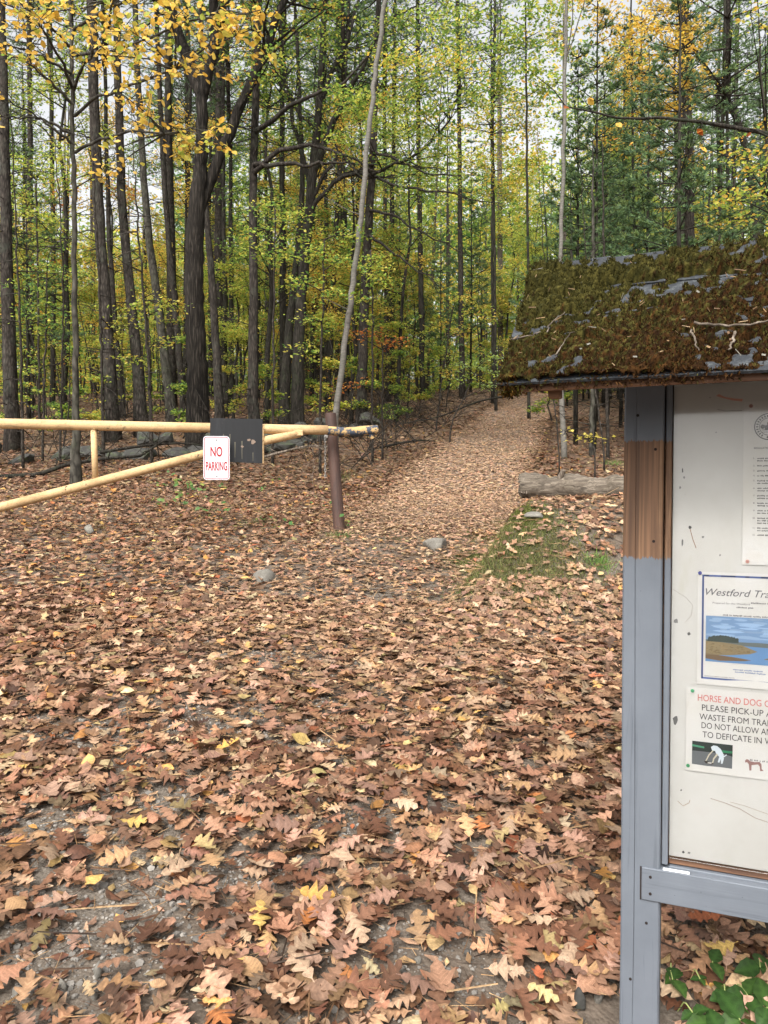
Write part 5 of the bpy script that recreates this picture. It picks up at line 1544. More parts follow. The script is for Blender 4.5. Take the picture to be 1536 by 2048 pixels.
for q, (pts, d, mat, label, H, nd) in enumerate(hero_pines):
    t, wood, pw = hero_trunk('pine_tree', pts, d, mat, label, 'pine tree', q, 12, 'pines at the edge of the wood', height=H, dead=nd, deadz=(.6, 9.0), twigL=(.6, 2.2))
    if q == 9:                                            # long dead boughs reaching over the trail
        for pp_ in ([(742, 348), (800, 372), (870, 382), (940, 398), (1010, 408)], [(740, 420), (790, 432), (850, 470), (930, 508)], [(744, 300), (810, 330), (870, 350), (960, 350)],
                    [(738, 470), (800, 520), (880, 575)], [(745, 330), (700, 345), (660, 350)]):
            B = px_branch(wood, pp_, 20.9, .045, .008, 5, -2.2, 12, .03)
            for _ in range(14):
                j = rng.integers(3, 11); dd_ = B[j] - B[j - 1]; dd_ = dd_ / np.linalg.norm(dd_) + rng.normal(0, .45, 3); limb(wood, B[j], dd_, rng.uniform(.4, 1.1), .008, rng, 5, .15, -.06, 3)
    if q == 8:
        for pp_ in ([(512, 262), (544, 240), (586, 206), (640, 184), (690, 166), (735, 112)], [(508, 330), (560, 325), (620, 330), (700, 322)], [(508, 345), (560, 300), (620, 288), (690, 310), (760, 345)]):
            B = px_branch(wood, pp_, 17.4, .06, .02, 6, -1.0, 14, .02)
            for _ in range(10):
                j = rng.integers(3, 13); dd_ = B[j] - B[j - 1]; dd_ = dd_ / np.linalg.norm(dd_) + rng.normal(0, .5, 3); limb(wood, B[j], dd_, rng.uniform(.4, 1.3), .010, rng, 5, .15, -.02, 3)
    finish(t, wood, mat)
    i = np.searchsorted(pw[:, 2], t.location[2] + H - 9.6); i = min(i, len(pw) - 1)
    add_pine_crown(t, local(t, pw[i, :3]), 1.0, q)

# ---- the big oak
rr = np.random.default_rng(88)
oak, wood, pw = hero_trunk('oak_tree', [(397, 870, 58), (392, 700, 49), (387, 560, 47), (392, 430, 42), (401, 330, 33), (405, 240, 29), (403, 170, 27)], 16.5, 'oak_bark', 'big dark furrowed oak forking above the gate, left of the black panel', 'oak tree', 50, 22, None, flare=1.3, wob=.045)
B1 = px_branch(wood, [(404, 190), (378, 125), (352, 60), (338, -30), (325, -160), (300, -330)], 16.5, .13, .05, 10, .8, 16)
B2 = px_branch(wood, [(403, 200), (424, 112), (428, 0), (440, -120), (470, -300)], 16.5, .12, .05, 10, -.6, 16)
B3 = px_branch(wood, [(398, 420), (438, 322), (470, 240), (515, 140), (560, 22), (600, -90), (650, -220)], 16.55, .13, .05, 10, 1.0, 18)
lv = MB()
for B in (B1, B2, B3):
    for q in range(12):
        j = rr.integers(5, len(B)); d = np.array([rr.normal(0, 1), rr.normal(0, 1), rr.uniform(.1, .9)])
        L = limb(wood, B[j], d, rr.uniform(1.2, 3.0), .035, rr, 7, .16, .01, 4)
        for jj in (3, 5, 6):
            spray(wood, lv, None, L[jj], (.6, .6, .35), 60, .085, GRN + YGR + ORG[2:], rr, 6)
finish(oak, wood, 'oak_bark', lv)

# ---- thin grey tree with the yellow leaves hanging across the top left
rr = np.random.default_rng(89)
yt, wood, pw = hero_trunk('yellow_leaved_tree', [(152, 935, 24), (151, 800, 16), (150, 600, 14), (148, 350, 12), (143, 100, 10), (138, -60, 8), (130, -250, 6)], 11.6, 'grey_bark', 'thin grey tree by the stone wall with yellow leaves hanging across the top left', 'tree', 51, 12, None, flare=1.5)
lv = MB()
yb = [([(150, 305), (200, 278), (260, 262), (330, 268), (390, 255), (440, 262)], -2.2), ([(149, 232), (190, 195), (270, 165), (350, 140), (420, 90), (500, 60)], -2.4), ([(148, 180), (165, 130), (215, 60), (225, 0), (230, -40)], -1.8),
      ([(146, 180), (118, 110), (80, 50), (20, 10), (-30, -10)], -1.8), ([(145, 100), (110, 60), (60, 20), (0, -20)], -2.2), ([(146, 110), (220, 105), (300, 75), (400, 35), (520, 20)], -2.6),
      ([(146, 60), (200, 20), (290, -10), (380, -30)], -2.5), ([(150, 290), (110, 255), (60, 225), (0, 195)], -.6), ([(149, 270), (90, 235), (30, 235), (-20, 230)], -.4), ([(147, 150), (100, 120), (40, 95), (-20, 85)], -.8), ([(148, 210), (100, 160), (50, 120), (0, 110)], -.8)]
for bi, (pp_, dd_) in enumerate(yb):
    B = px_branch(wood, pp_, 11.6, .026, .006, 5, dd_, 16, .012, rr)
    leafy = [52, 64, 46, 42, 44, 74, 60, 3, 2, 8, 8][bi]
    for q in range(18):
        j = rr.integers(4, 15); d = B[j] - B[j - 1]; d = d / np.linalg.norm(d) + rr.normal(0, .6, 3)
        L = limb(wood, B[j], d, rr.uniform(.3, .9), .005, rr, 6, .14, -.04, 3)
        if q < leafy / 4:
            n = rr.integers(6, 15); f = rr.uniform(.2, 1, n); ii = np.minimum((f * 5).astype(int), 4)
            C = L[ii] + (L[ii + 1] - L[ii]) * (f * 5 - ii)[:, None] + rr.normal(0, .035, (n, 3))
            big_leaves(lv, C, .088, YEL if rr.random() < .85 else YGR, rr, 'oval', .75, .5)
# hanging clusters
for (px, py, dd_, n, w) in ((260, 60, 9.4, 60, .5), (340, 45, 9.2, 70, .5), (440, 50, 9.2, 70, .5), (500, 30, 9.1, 40, .4), (150, 40, 9.6, 80, .55), (90, 25, 9.6, 60, .5), (215, 110, 9.5, 60, .45), (40, 20, 9.6, 30, .4),
                         (400, 100, 9.3, 45, .4), (260, 230, 9.9, 40, .35), (230, 300, 10, 35, .3), (300, 240, 9.8, 40, .35), (215, 350, 10, 28, .25), (440, 295, 9.6, 16, .22), (465, 150, 9.4, 16, .25), (380, 130, 9.4, 20, .3), (300, 150, 9.5, 35, .4), (240, 185, 9.7, 25, .35), (60, 70, 9.6, 30, .4)):
    c = at(px, py, dd_); q = int(np.argmin([np.linalg.norm(np.array(at(*b[0][min(3, len(b[0]) - 1)], 11.6 + b[1] * .6)) - c) for b in yb]))
    src = at(*yb[q][0][min(3, len(yb[q][0]) - 1)], 11.6 + yb[q][1] * .6)
    spray(wood, lv, src if np.linalg.norm(src - c) < 1.4 else None, c, (w, w, w * .75), int(n * .8), .085, YEL + YEL[:3] + YGR[:1], rr, 7, True, .75)
finish(yt, wood, 'grey_bark', lv)

# ---- multi-limbed dark hardwood and its neighbour, centre
rr = np.random.default_rng(90)
dk, wood, pw = hero_trunk('dark_hardwood', [(594, 810, 34), (601, 600, 27), (616, 450, 26), (628, 320, 22), (640, 200, 18), (650, 0, 14)], 19, 'dark_bark', 'dark hardwood with limbs bending right, left of the leaning birch', 'tree', 52, 14, None, height=15)
lv = MB()
bs = [px_branch(wood, p_, 19, r_, .02, 7, dd_, 14, .03, rr) for p_, r_, dd_ in (([(626, 345), (650, 276), (682, 218), (708, 167), (734, 112), (762, 68), (800, 20)], .10, -1.2), ([(622, 380), (600, 300), (575, 180), (560, 40)], .07, .6),
      ([(618, 430), (680, 352), (760, 345), (850, 300), (900, 240)], .06, -1.5), ([(640, 200), (700, 60), (740, -60)], .07, .5), ([(622, 400), (680, 300), (720, 360), (790, 350)], .05, -.8), ([(632, 260), (580, 210), (540, 120)], .05, .5))]
for B in bs:
    for q in range(9):
        j = rr.integers(4, 13); d = B[j] - B[j - 1]; d = d / np.linalg.norm(d) + rr.normal(0, .6, 3); L = limb(wood, B[j], d, rr.uniform(.7, 2.0), .02, rr, 6, .16, 0, 4)
        if q < 6: spray(wood, lv, None, L[4], (.6, .6, .3), 70, .075, GRN + YGR, rr, 6)
for (px, py, dd_, n, w) in ((690, 210, 15.5, 240, .7), (720, 190, 15, 200, .6), (800, 130, 15.5, 260, .8), (830, 170, 15.5, 300, .9), (770, 250, 16, 260, .8), (850, 230, 16, 300, .9), (700, 285, 16, 160, .6), (900, 120, 16, 300, .9), (860, 60, 16.5, 300, 1.0),
                         (940, 200, 17, 260, .9), (800, 30, 16.5, 260, .9), (880, 300, 17, 240, .8), (960, 100, 17.5, 260, 1.0), (640, 80, 18, 200, .9), (590, 250, 19, 200, .8), (900, 20, 18, 260, 1.0)):
    c = at(px, py, dd_); cand = np.concatenate(bs); src = cand[np.argmin(np.linalg.norm(cand - c, axis=1))]
    spray(wood, lv, src, c, (w * 1.1, w * 1.1, w * .6), int(n * 1.6), .072, GRN[:4] + YGR if rr.random() < .7 else YGR + GOLD[:2], rr, 12)
finish(dk, wood, 'dark_bark', lv)
d2, wood, pw = hero_trunk('dark_hardwood', [(568, 815, 28), (580, 640, 21), (598, 480, 17), (606, 380, 13), (600, 200, 10), (588, 0, 8)], 21, 'dark_bark', 'mossy dark slanting trunk between the straight pine and the dark hardwood', 'tree', 53, 12, None, height=15, dead=10)
lv = MB()
for q in range(12):
    j = rr.integers(len(pw) // 2, len(pw)); L = limb(wood, pw[j, :3], (rr.normal(), rr.normal(), .6), rr.uniform(1, 2.6), .02, rr, 6, .15, 0, 4); spray(wood, lv, None, L[4], (.8, .8, .4), 120, .08, YGR + GRN, rr, 7)
finish(d2, wood, 'dark_bark', lv)

# ---- leaning pale birch
bt, wood, pw = hero_trunk('leaning_birch', [(667, 880, 16.5), (689, 690, 15), (707, 560, 14.5), (721, 440, 13.5), (738, 260, 12.5), (760, 80, 11.5), (775, -40, 12), (800, -200, 8)], 13.5, 'birch_bark', 'pale birch trunk leaning right behind the rusty post', 'birch tree', 54, 12, None, flare=1.15)
for (px, py) in ((722, 430), (738, 262), (700, 620), (712, 540)):
    p = at(px, py, 13.5); limb(wood, p, (rng.normal(0, .6), rng.normal(), .35), rng.uniform(.3, .8), .012, rng, 5, .1, 0, 4)
lv = MB()
for q in range(8):
    j = len(pw) - 1 - q % 4; L = limb(wood, pw[j, :3], (rng.normal(), rng.normal(), .7), 1.2, .02, rng, 6, .12, 0, 4); spray(wood, lv, None, L[4], (.6, .6, .4), 80, .06, YGR + YEL, rng, 6)
finish(bt, wood, 'birch_bark', lv)
# white birch by the trail
wb, wood, pw = hero_trunk('white_birch', [(1129, 888, 15), (1121, 760, 12), (1119, 640, 11), (1122, 480, 10.5), (1128, 280, 9.5), (1133, 0, 8)], 15.5, 'birch_bark', 'slender white birch at the right of the trail, seen past the roof end', 'birch tree', 55, 10, None, height=13, flare=1.1)
lv = MB(); rr = np.random.default_rng(92)
for q in range(16):
    j = rr.integers(int(len(pw) * .55), len(pw)); L = limb(wood, pw[j, :3], (rr.normal(), rr.normal(), .7), rr.uniform(.8, 1.8), .014, rr, 6, .12, 0, 4)
    spray(wood, lv, None, L[4], (.5, .5, .35), 90, .06, YEL + YGR, rr, 6)
finish(wb, wood, 'birch_bark', lv)

# ---- gold-leaved maples on the right
def blob_tree(name, label, trunk, d, mat, blobs, size, pal, seed, H=None, cat='tree', n_extra=0, group=None, w=6):
    rr = np.random.default_rng(seed); t, wood, pw = hero_trunk(name, trunk, d, mat, label, cat, seed, 8, group, height=H, flare=1.2)
    lv = MB()
    for (px, py, dd_, n, rad) in blobs:
        c = at(px, py, d + dd_); i = int(np.argmin(np.linalg.norm(pw[:, :3] - (c - [0, 0, np.linalg.norm(c[:2] - pw[0, :2]) * .4]), axis=1)))
        spray(wood, lv, pw[i, :3], c, (rad, rad, rad * .55), n, size, pal, rr, max(8, int(n / 26)))
    finish(t, wood, mat, lv)
    return t
blob_tree('gold_maple', 'maple with a big golden crown right of the white birch, behind the roof', [(1270, 900, 9), (1268, 480, 7), (1265, 200, 6), (1262, 0, 4)], 19, 'dark_bark',
          [(1220, 40, -1, 420, 1.0), (1290, 60, -1.5, 480, 1.1), (1350, 100, -1, 480, 1.1), (1280, 160, -1, 480, 1.1), (1380, 170, -.5, 380, .9), (1330, 220, -.5, 420, 1.0), (1250, 110, .5, 380, 1.0), (1230, 260, 0, 240, .8), (1400, 60, .5, 300, .9), (1300, 310, .5, 240, .8), (1200, -30, 0, 360, 1.0), (1310, -30, 0, 360, 1.0), (1380, 320, .5, 90, .6), (1350, 20, 0, 300, .9)], .085, GOLD, 301, 14, 'maple tree', group='golden maples')
blob_tree('gold_maple', 'golden maple further back between the trail and the roof end', [(992, 810, 8), (990, 600, 7), (988, 400, 6), (985, 200, 5)], 27, 'dark_bark',
          [(1010, 290, 0, 420, 1.4), (1050, 250, 0, 420, 1.3), (960, 330, 0, 360, 1.2), (1030, 350, -.5, 420, 1.4), (990, 380, 0, 300, 1.1), (1070, 330, .5, 300, 1.1), (1040, 200, .5, 300, 1.2), (950, 250, .5, 240, 1.0), (990, 230, 0, 260, 1.1)], .10, GOLD[:3] + YGR, 302, 13, 'maple tree', group='golden maples')
blob_tree('gold_maple', 'bright yellow green maple over the far trail bend beside the roof end', [(1105, 800, 5), (1100, 600, 4.5), (1090, 420, 4)], 40, 'dark_bark',
          [(1060, 420, 0, 300, 1.5), (1010, 460, 0, 300, 1.5), (1100, 380, 0, 280, 1.4), (1030, 520, 0, 280, 1.4), (980, 540, 0, 240, 1.3), (1000, 600, 0, 240, 1.3), (1020, 680, 0, 220, 1.2), (985, 720, 0, 160, 1.1), (1050, 350, 0, 260, 1.4)], .11, YGR[2:] + GOLD[:3] + YGR[:1], 306, 12, 'maple tree', group='golden maples')
blob_tree('green_hardwood', 'light green hardwood between the white birch and the golden maple further back', [(1058, 830, 8), (1056, 600, 7), (1054, 300, 6), (1052, 100, 5)], 25, 'dark_bark',
          [(1060, 30, 0, 320, 1.3), (1010, 80, 0, 320, 1.3), (1100, 90, 0, 320, 1.3), (1040, 140, -.5, 340, 1.3), (1090, 180, 0, 300, 1.2), (1000, 160, 0, 260, 1.1), (1130, 40, 0, 260, 1.1), (960, 30, .5, 260, 1.2), (1040, 90, .5, 300, 1.2), (1080, -20, 0, 300, 1.2)], .115, GRN[:4] + YGR, 305, 15, 'tree')
blob_tree('yellow_green_maple', 'yellow green maple at the right edge above the roof', [(1560, 900, 12), (1545, 480, 9), (1530, 250, 6)], 15, 'dark_bark',
          [(1480, 310, -1, 90, .6), (1520, 330, -1, 120, .7), (1500, 390, 0, 140, .8), (1440, 400, .5, 160, .8), (1530, 250, 0, 60, .5), (1470, 440, 1, 200, .9), (1500, 20, -2, 60, .5), (1530, 50, -2, 40, .4)], .085, YGR + YEL[:2], 303, 10, 'maple tree')
blob_tree('curved_hardwood', 'hardwood whose trunk bends left, near the right edge above the roof', [(1520, 900, 26), (1512, 420, 20), (1498, 320, 18), (1478, 235, 16), (1448, 180, 14), (1405, 135, 11), (1370, 60, 8)], 20, 'dark_bark',
          [(1420, 80, 0, 200, 1.0), (1470, 60, 0, 200, 1.1), (1520, 120, 0, 160, .9), (1440, 20, 0, 240, 1.1)], .08, GRN, 304, None, 'tree')

# ---- understory saplings with layered yellow-green sprays
und = [
    ('green sapling with layered bright leaves right of the straight pine', [(545, 850, 7), (548, 600, 5), (550, 420, 4)], 14.5, [(520, 470, 0, 130, .5), (560, 420, 0, 150, .55), (590, 445, -.4, 140, .5), (500, 500, 0, 110, .5), (550, 500, -.3, 150, .55), (610, 480, 0, 120, .5), (530, 415, .3, 90, .45)], .07, YGR + GRN[:2]),
    ('green sapling with wide sprays just left of the leaning birch', [(640, 850, 7), (645, 620, 5), (648, 480, 4)], 13.6, [(640, 500, 0, 150, .5), (680, 520, 0, 130, .5), (600, 560, 0, 120, .5), (660, 590, -.3, 150, .5), (630, 640, 0, 120, .45), (690, 470, 0, 120, .45), (610, 700, 0, 90, .45)], .07, YGR + GRN[:2]),
    ('leafy green sapling just right of the leaning birch', [(745, 850, 6), (745, 620, 4.5), (742, 500, 3.5)], 15, [(740, 530, 0, 170, .5), (755, 560, -.2, 150, .5), (720, 600, 0, 100, .45), (765, 515, .2, 110, .45), (740, 640, 0, 80, .4)], .07, YGR + GRN[1:3]),
    ('small sapling with rusty orange leaves right of the leaning birch', [(765, 850, 5), (765, 700, 4)], 15.5, [(750, 665, 0, 60, .45), (790, 680, 0, 60, .45), (720, 672, 0, 50, .4), (700, 770, 0, 40, .4), (770, 690, 0, 40, .3)], .07, ORG),
    ('yellow leaved sapling left of the trail at the wood edge', [(872, 850, 4), (890, 720, 3.5), (905, 620, 3)], 21, [(910, 600, 0, 100, .6), (950, 620, 0, 100, .6), (920, 660, 0, 80, .5), (980, 640, 0, 80, .5), (900, 740, 0, 70, .5), (880, 640, 0, 60, .5)], .085, YEL[2:] + YGR),
    ('pale green sapling beside the trail under the roof corner', [(900, 850, 4), (935, 780, 3), (955, 735, 3)], 19, [(960, 730, 0, 110, .5), (985, 715, 0, 120, .5), (930, 730, 0, 90, .45), (920, 760, 0, 70, .4), (975, 770, 0, 60, .4), (1000, 745, 0, 60, .35)], .075, YGR[:2] + [lin(150, 176, 110), lin(170, 190, 120)]),
    ('yellow green sapling between pines over the gate upright', [(300, 860, 5), (300, 700, 4), (296, 600, 3)], 15.2, [(310, 600, 0, 110, .5), (280, 620, 0, 100, .5), (330, 610, 0, 90, .45), (250, 650, 0, 70, .45), (260, 720, 0, 80, .4), (320, 690, 0, 70, .4)], .07, YGR + YEL[3:]),
    ('dark green sapling left of the thin grey tree over the wall', [(85, 860, 6), (90, 700, 5), (95, 560, 4)], 15.5, [(70, 560, 0, 120, .55), (115, 540, 0, 130, .55), (95, 610, 0, 120, .5), (60, 640, 0, 100, .5), (120, 650, 0, 90, .5), (110, 480, 0, 90, .5)], .07, GRN + YGR[:2]),
    ('bright green sapling at left behind the yellow leaves', [(80, 860, 7), (75, 500, 5), (72, 360, 4)], 20, [(60, 320, 0, 220, .9), (100, 360, 0, 240, .9), (40, 400, 0, 220, .9), (110, 300, 0, 160, .8), (85, 430, 0, 220, .9), (30, 340, 0, 150, .8)], .085, YGR + GRN[2:3]),
    ('orange tinted sapling behind the pines at upper left', [(125, 850, 6), (128, 500, 5), (130, 380, 4)], 24, [(125, 370, 0, 120, .8), (250, 372, 0, 90, .7), (110, 395, 0, 90, .7), (265, 395, 0, 60, .6), (125, 520, 0, 100, .8)], .1, ORG + YEL[:2]),
    ('low yellow leafed seedling behind the log', [(1190, 905, 4), (1186, 880, 3)], 12.5, [(1186, 872, 0, 26, .22), (1176, 876, 0, 18, .18), (1130, 862, 0, 14, .15)], .075, [lin(226, 208, 110), lin(214, 200, 96)]),
]
for q, (label, trunk, d, blobs, size, pal) in enumerate(und):
    blob_tree('sapling', label, trunk, d, 'twig_bark', blobs, size, pal, 400 + q, None, 'sapling', group='saplings at the wood edge')

# bare poles under the eave on the right, and thin dark stems on the left
poles = [('thin dark bare stem slanting past the white birch', [(1119, 872, 4), (1109, 830, 3.5), (1101, 775, 3), (1092, 600, 2.5)], 13.5), ('straight grey pole right of the white birch under the eave', [(1151, 846, 10), (1149, 800, 9), (1147, 760, 8), (1143, 500, 6)], 21),
         ('dark pole with grey blotches in the middle under the eave', [(1183, 872, 13), (1184, 800, 11), (1185, 750, 10), (1186, 500, 9)], 16), ('slanting thin dark pole under the eave', [(1209, 888, 5), (1198, 830, 4.5), (1188, 770, 4), (1175, 560, 3)], 14), ('dark pole nearest the notice board post under the eave', [(1216, 884, 9), (1214, 800, 8), (1212, 750, 7), (1208, 500, 6)], 15.5),
         ('thin black dead stem just left of the grey leaning pine', [(303, 860, 8), (296, 700, 7), (284, 560, 5.5), (273, 420, 4.5), (268, 330, 3)], 14.2), ('reddish thin dead stem against the stout pine', [(207, 905, 9), (203, 700, 7), (197, 520, 6), (190, 420, 5), (188, 360, 4)], 14.5),
         ('thin stem left of the thin grey tree', [(120, 880, 6), (128, 600, 4), (120, 420, 3), (112, 300, 2)], 14.8), ('thin dark stem rising from the wall at left', [(45, 880, 8), (40, 640, 6), (30, 420, 4)], 14)]
for q, (label, trunk, d) in enumerate(poles):
    t, wood, pw = hero_trunk('bare_sapling', trunk, d, 'twig_bark', label, 'sapling', 700 + q, 7, 'bare stems', dead=9, deadz=(.6, 4.5), flare=1.1, twigL=(.3, 1.0), height=6.5)
    finish(t, wood, 'twig_bark' if q not in (1, 2) else 'grey_bark')

# tree standing just right of the picture that sends a thin bough across
rt, wood, pw = hero_trunk('oak_tree', [(1690, 1000, 40), (1690, 600, 34), (1685, 200, 28), (1680, -200, 20)], 9.2, 'dark_bark', 'oak just outside the right edge whose thin dark bough crosses above the roof', 'oak tree', 60, 14)
B = px_branch(wood, [(1688, 330), (1600, 290), (1536, 268), (1480, 255), (1400, 243), (1320, 236), (1250, 238), (1180, 222), (1132, 212), (1105, 178), (1070, 150)], 9.2, .035, .004, 6, .3, 30, .008)
B_2 = px_branch(wood, [(1500, 258), (1536, 272), (1560, 285)], 9.2, .012, .012, 5, 0, 8, .004)
lv = MB(); rr = np.random.default_rng(93)
for q in range(18):
    j = rr.integers(6, 29); L = limb(wood, B[j], (rr.normal(-.4, .6), rr.normal(0, .6), rr.normal(-.1, .5)), rr.uniform(.15, .6), .004, rr, 6, .16, -.02, 3)
    n = rr.integers(0, 3)
    if n: big_leaves(lv, L[rr.integers(3, 6, n)], .09, ORG + YEL[:2], rr, 'oval', .8, .6)
finish(rt, wood, 'dark_bark', lv)

# ------------------------------------------------------------------ stock trees copied through the wood
def young_pine_proto(seed, H):
    rr = np.random.default_rng(seed); wood, need = MB(), MB()
    t = thing('young_pine', (0, 0, 0), 'x', 'pine tree')
    wood.tube(np.array([(0, 0, -.2), (.03, .02, H * .4), (0, 0, H)]), [.055, .04, .006], 7)
    nwh = int(H / .42)
    for wv in range(nwh):
        z = .5 + (H - .6) * (wv + rr.uniform(0, .4)) / nwh; t_ = z / H
        for b_ in range(5):
            if rr.random() < .15: continue
            az = b_ / 5 * 6.28 + wv * 1.3 + rr.normal(0, .3); L = (1.75 * (1 - t_) ** .8 + .2) * rr.uniform(.6, 1.1)
            D = (math.cos(az), math.sin(az), rr.uniform(.0, .3) + .3 * t_)
            if t_ < .22: limb(wood, (0, 0, z), D, L * .8, .01, rr, 5, .1, -.03, 3)
            else: pine_branch(wood, need, (0, 0, z), D, L, rr, .014, 1.3, 10, .019, PIN, .11)
    wood.build('trunk', M['dark_bark'], t, smooth=True); need.build('crown', M['needle'], t)
    return t
def stock_pine(seed, H, r):
    rr = np.random.default_rng(seed)
    t = thing('pine_tree', (0, 0, 0), 'x', 'pine tree'); wood = MB()
    z = np.linspace(-.3, H, 16); P = np.stack([rr.normal(0, .04, 16).cumsum() * .5, rr.normal(0, .04, 16).cumsum() * .5, z], -1)
    wood.tube(P, r * (1.05 - .8 * (z / H).clip(0, 1)) * (1 + .3 * np.exp(-z.clip(0) / .4)), 9, wob=.04)
    dead_twigs(wood, P, None, .8, H * .55, 22, rr, (.5, 2.0))
    wood.build('trunk', M['pine_bark'] if seed % 2 else M['dark_bark'], t, smooth=True)
    i = np.argmin(abs(z - (H - 9.6))); add_pine_crown(t, P[i], 1.0, seed)
    return t
def stock_hardwood(seed, H, r, pal, size, nl, low=.35, mat='dark_bark', name='hardwood_tree'):
    rr = np.random.default_rng(seed); wood, lv = MB(), MB()
    t = thing(name, (0, 0, 0), 'x', 'tree')
    z = np.linspace(-.2, H, 14); P = np.stack([rr.normal(0, .07, 14).cumsum(), rr.normal(0, .07, 14).cumsum(), z], -1); P[:, :2] -= P[1, :2]
    wood.tube(P, r * (1.05 - .92 * (z / H).clip(0, 1)), 8, wob=.03)
    for q in range(int(H * 2.2)):
        zz = rr.uniform(low, 1) * H; i = np.interp(zz, z, np.arange(14)); a = int(min(i, 12)); p = P[a] + (P[a + 1] - P[a]) * (i - a); az = rr.uniform(0, 6.28)
        L = limb(wood, p, (math.cos(az), math.sin(az), rr.uniform(.1, .8)), H * rr.uniform(.12, .28) * (1.25 - zz / H), r * .28, rr, 7, .14, 0, 4)
        for jj in (3, 5, 6): spray(wood, lv, None, L[jj], (.55 * H / 9, .55 * H / 9, .3 * H / 9), nl, size, pal, rr, 5)
    wood.build('trunk', M[mat], t, smooth=True); lv.build('crown', M['leaf'], t)
    return t
def stock_sapling(seed, H, pal, nl, size=.075):
    rr = np.random.default_rng(seed); wood, lv = MB(), MB(); t = thing('sapling', (0, 0, 0), 'x', 'sapling')
    P = limb(wood, (0, 0, -.1), (rr.normal(0, .08), rr.normal(0, .08), 1), H, .018, rr, 10, .05, .02, 5)
    for q in range(int(H * 5)):
        j = rr.integers(2, 10); az = rr.uniform(0, 6.28); L = limb(wood, P[j], (math.cos(az), math.sin(az), rr.uniform(-.05, .5)), rr.uniform(.3, .9), .006, rr, 6, .14, 0, 3)
        if nl and rr.random() < .7: spray(wood, lv, None, L[4], (.26, .26, .08), nl, size, pal, rr, 3)
    wood.build('trunk', M['twig_bark'], t, smooth=True)
    if lv.n: lv.build('crown', M['leaf'], t)
    return t

def on_trail(x, y, m=1.7): return abs(x - path_c(y)) < m
taken = []
def free(x, y, dmin):
    return all((x - a) ** 2 + (y - b) ** 2 > dmin ** 2 for a, b in taken)
pr = np.random.default_rng(55)
ORD = ['leftmost', 'second from left', 'third from left', 'fourth from left', 'fifth from left', 'sixth from left', 'seventh from left', 'eighth from left', 'ninth from left', 'tenth from left']
ORD += [w_ + ' from left' for w_ in ('eleventh', 'twelfth', 'thirteenth', 'fourteenth', 'fifteenth', 'sixteenth', 'seventeenth', 'eighteenth', 'nineteenth', 'twentieth', '21st', '22nd', '23rd', '24th', '25th', '26th', '27th', '28th', '29th', '30th', '31st', '32nd', '33rd', '34th', '35th', '36th', '37th', '38th', '39th', '40th')]
def place(protos, spots, labels, group, smin=.85, smax=1.15):
    spots = sorted(spots, key=lambda q: q[0] / q[1])
    base = [labels(x, y) for x, y, k in spots]; cnt = {}
    for i, (x, y, k) in enumerate(spots):
        p = protos[k % len(protos)]
        lab = base[i]; o_ = cnt.get(lab, 0); cnt[lab] = o_ + 1
        if base.count(lab) > 1: lab = lab + ', ' + ORD[min(o_, len(ORD) - 1)]
        s = pr.uniform(smin, smax)
        if not p.get('_used'):
            p['_used'] = 1; p.location = (x, y, gz(x, y)); p.rotation_euler = (0, 0, pr.uniform(0, 6.28)); p.scale = (s,) * 3; p['label'] = lab; p['group'] = group
        else:
            copy_thing(p, (x, y, gz(x, y)), pr.uniform(0, 6.28), s, lab, group)
def rand_spots(n, y0, y1, u0, u1, dmin, nk, m=1.7, tries=40):
    out = []
    for _ in range(n):
        for _t in range(tries):
            y = math.sqrt(pr.uniform(y0 ** 2, y1 ** 2)); x = pr.uniform(u0, u1) * y
            if not on_trail(x, y, m) and free(x, y, dmin): taken.append((x, y)); out.append((x, y, int(pr.integers(0, 99)))); break
    return out
def zone(x, y):
    u = x / y; s = 'far left' if u < -.36 else 'left' if u < -.2 else 'middle left' if u < -.05 else 'middle' if u < .1 else 'right of the trail' if u < .3 else 'far right'
    dep = 'near the wall' if y < 24 else 'deep in the wood' if y < 34 else 'at the back of the wood'
    return s, dep

# young white pines, right of the trail mostly
yp = [young_pine_proto(600 + k, H) for k, H in enumerate((9.5, 8.0, 11.0))]
ypx = [(1187, 17.5, 2, 'tall young pine rising straight above the roof, right of the white birch'), (1150, 18.5, 0, 'young pine close right of the white birch'), (1075, 24, 1, 'young pine left of the white birch, above the roof end'),
       (1240, 22, 2, 'young pine under the golden maple, above the roof'), (1320, 25, 0, 'young pine behind the roof, left of the stout pine'), (1430, 24, 1, 'young pine behind the roof, right of the stout pine'), (1290, 17, 1, 'small young pine low behind the roof middle'),
       (1510, 26, 2, 'young pine at the right edge behind the roof'), (1040, 30, 2, 'young pine beyond the trail bend at the roof corner'), (1110, 29, 0, 'young pine far behind the white birch'), (60, 22, 1, 'young pine at left above the wall, low dark green boughs'), (880, 33, 1, 'young pine left of the trail deep in the wood'),
       (1215, 27, 0, 'young pine far behind the tall young pine'), (1400, 28, 2, 'young pine far behind the stout pine at right'), (1270, 30, 2, 'tall young pine far behind the golden maple'), (1055, 34, 0, 'young pine at the far trail bend'), (1165, 33, 2, 'tall young pine at the back, right of the white birch'), (1480, 31, 2, 'tall young pine at the back near the right edge'),
       (940, 38, 2, 'tall young pine at the back, left of the trail bend'),
       (1460, 17.5, 0, 'young pine at right just behind the roof ridge'), (800, 36, 0, 'young pine deep behind the leaning birch'), (1350, 16, 0, 'young pine close behind the stout pine at right')]
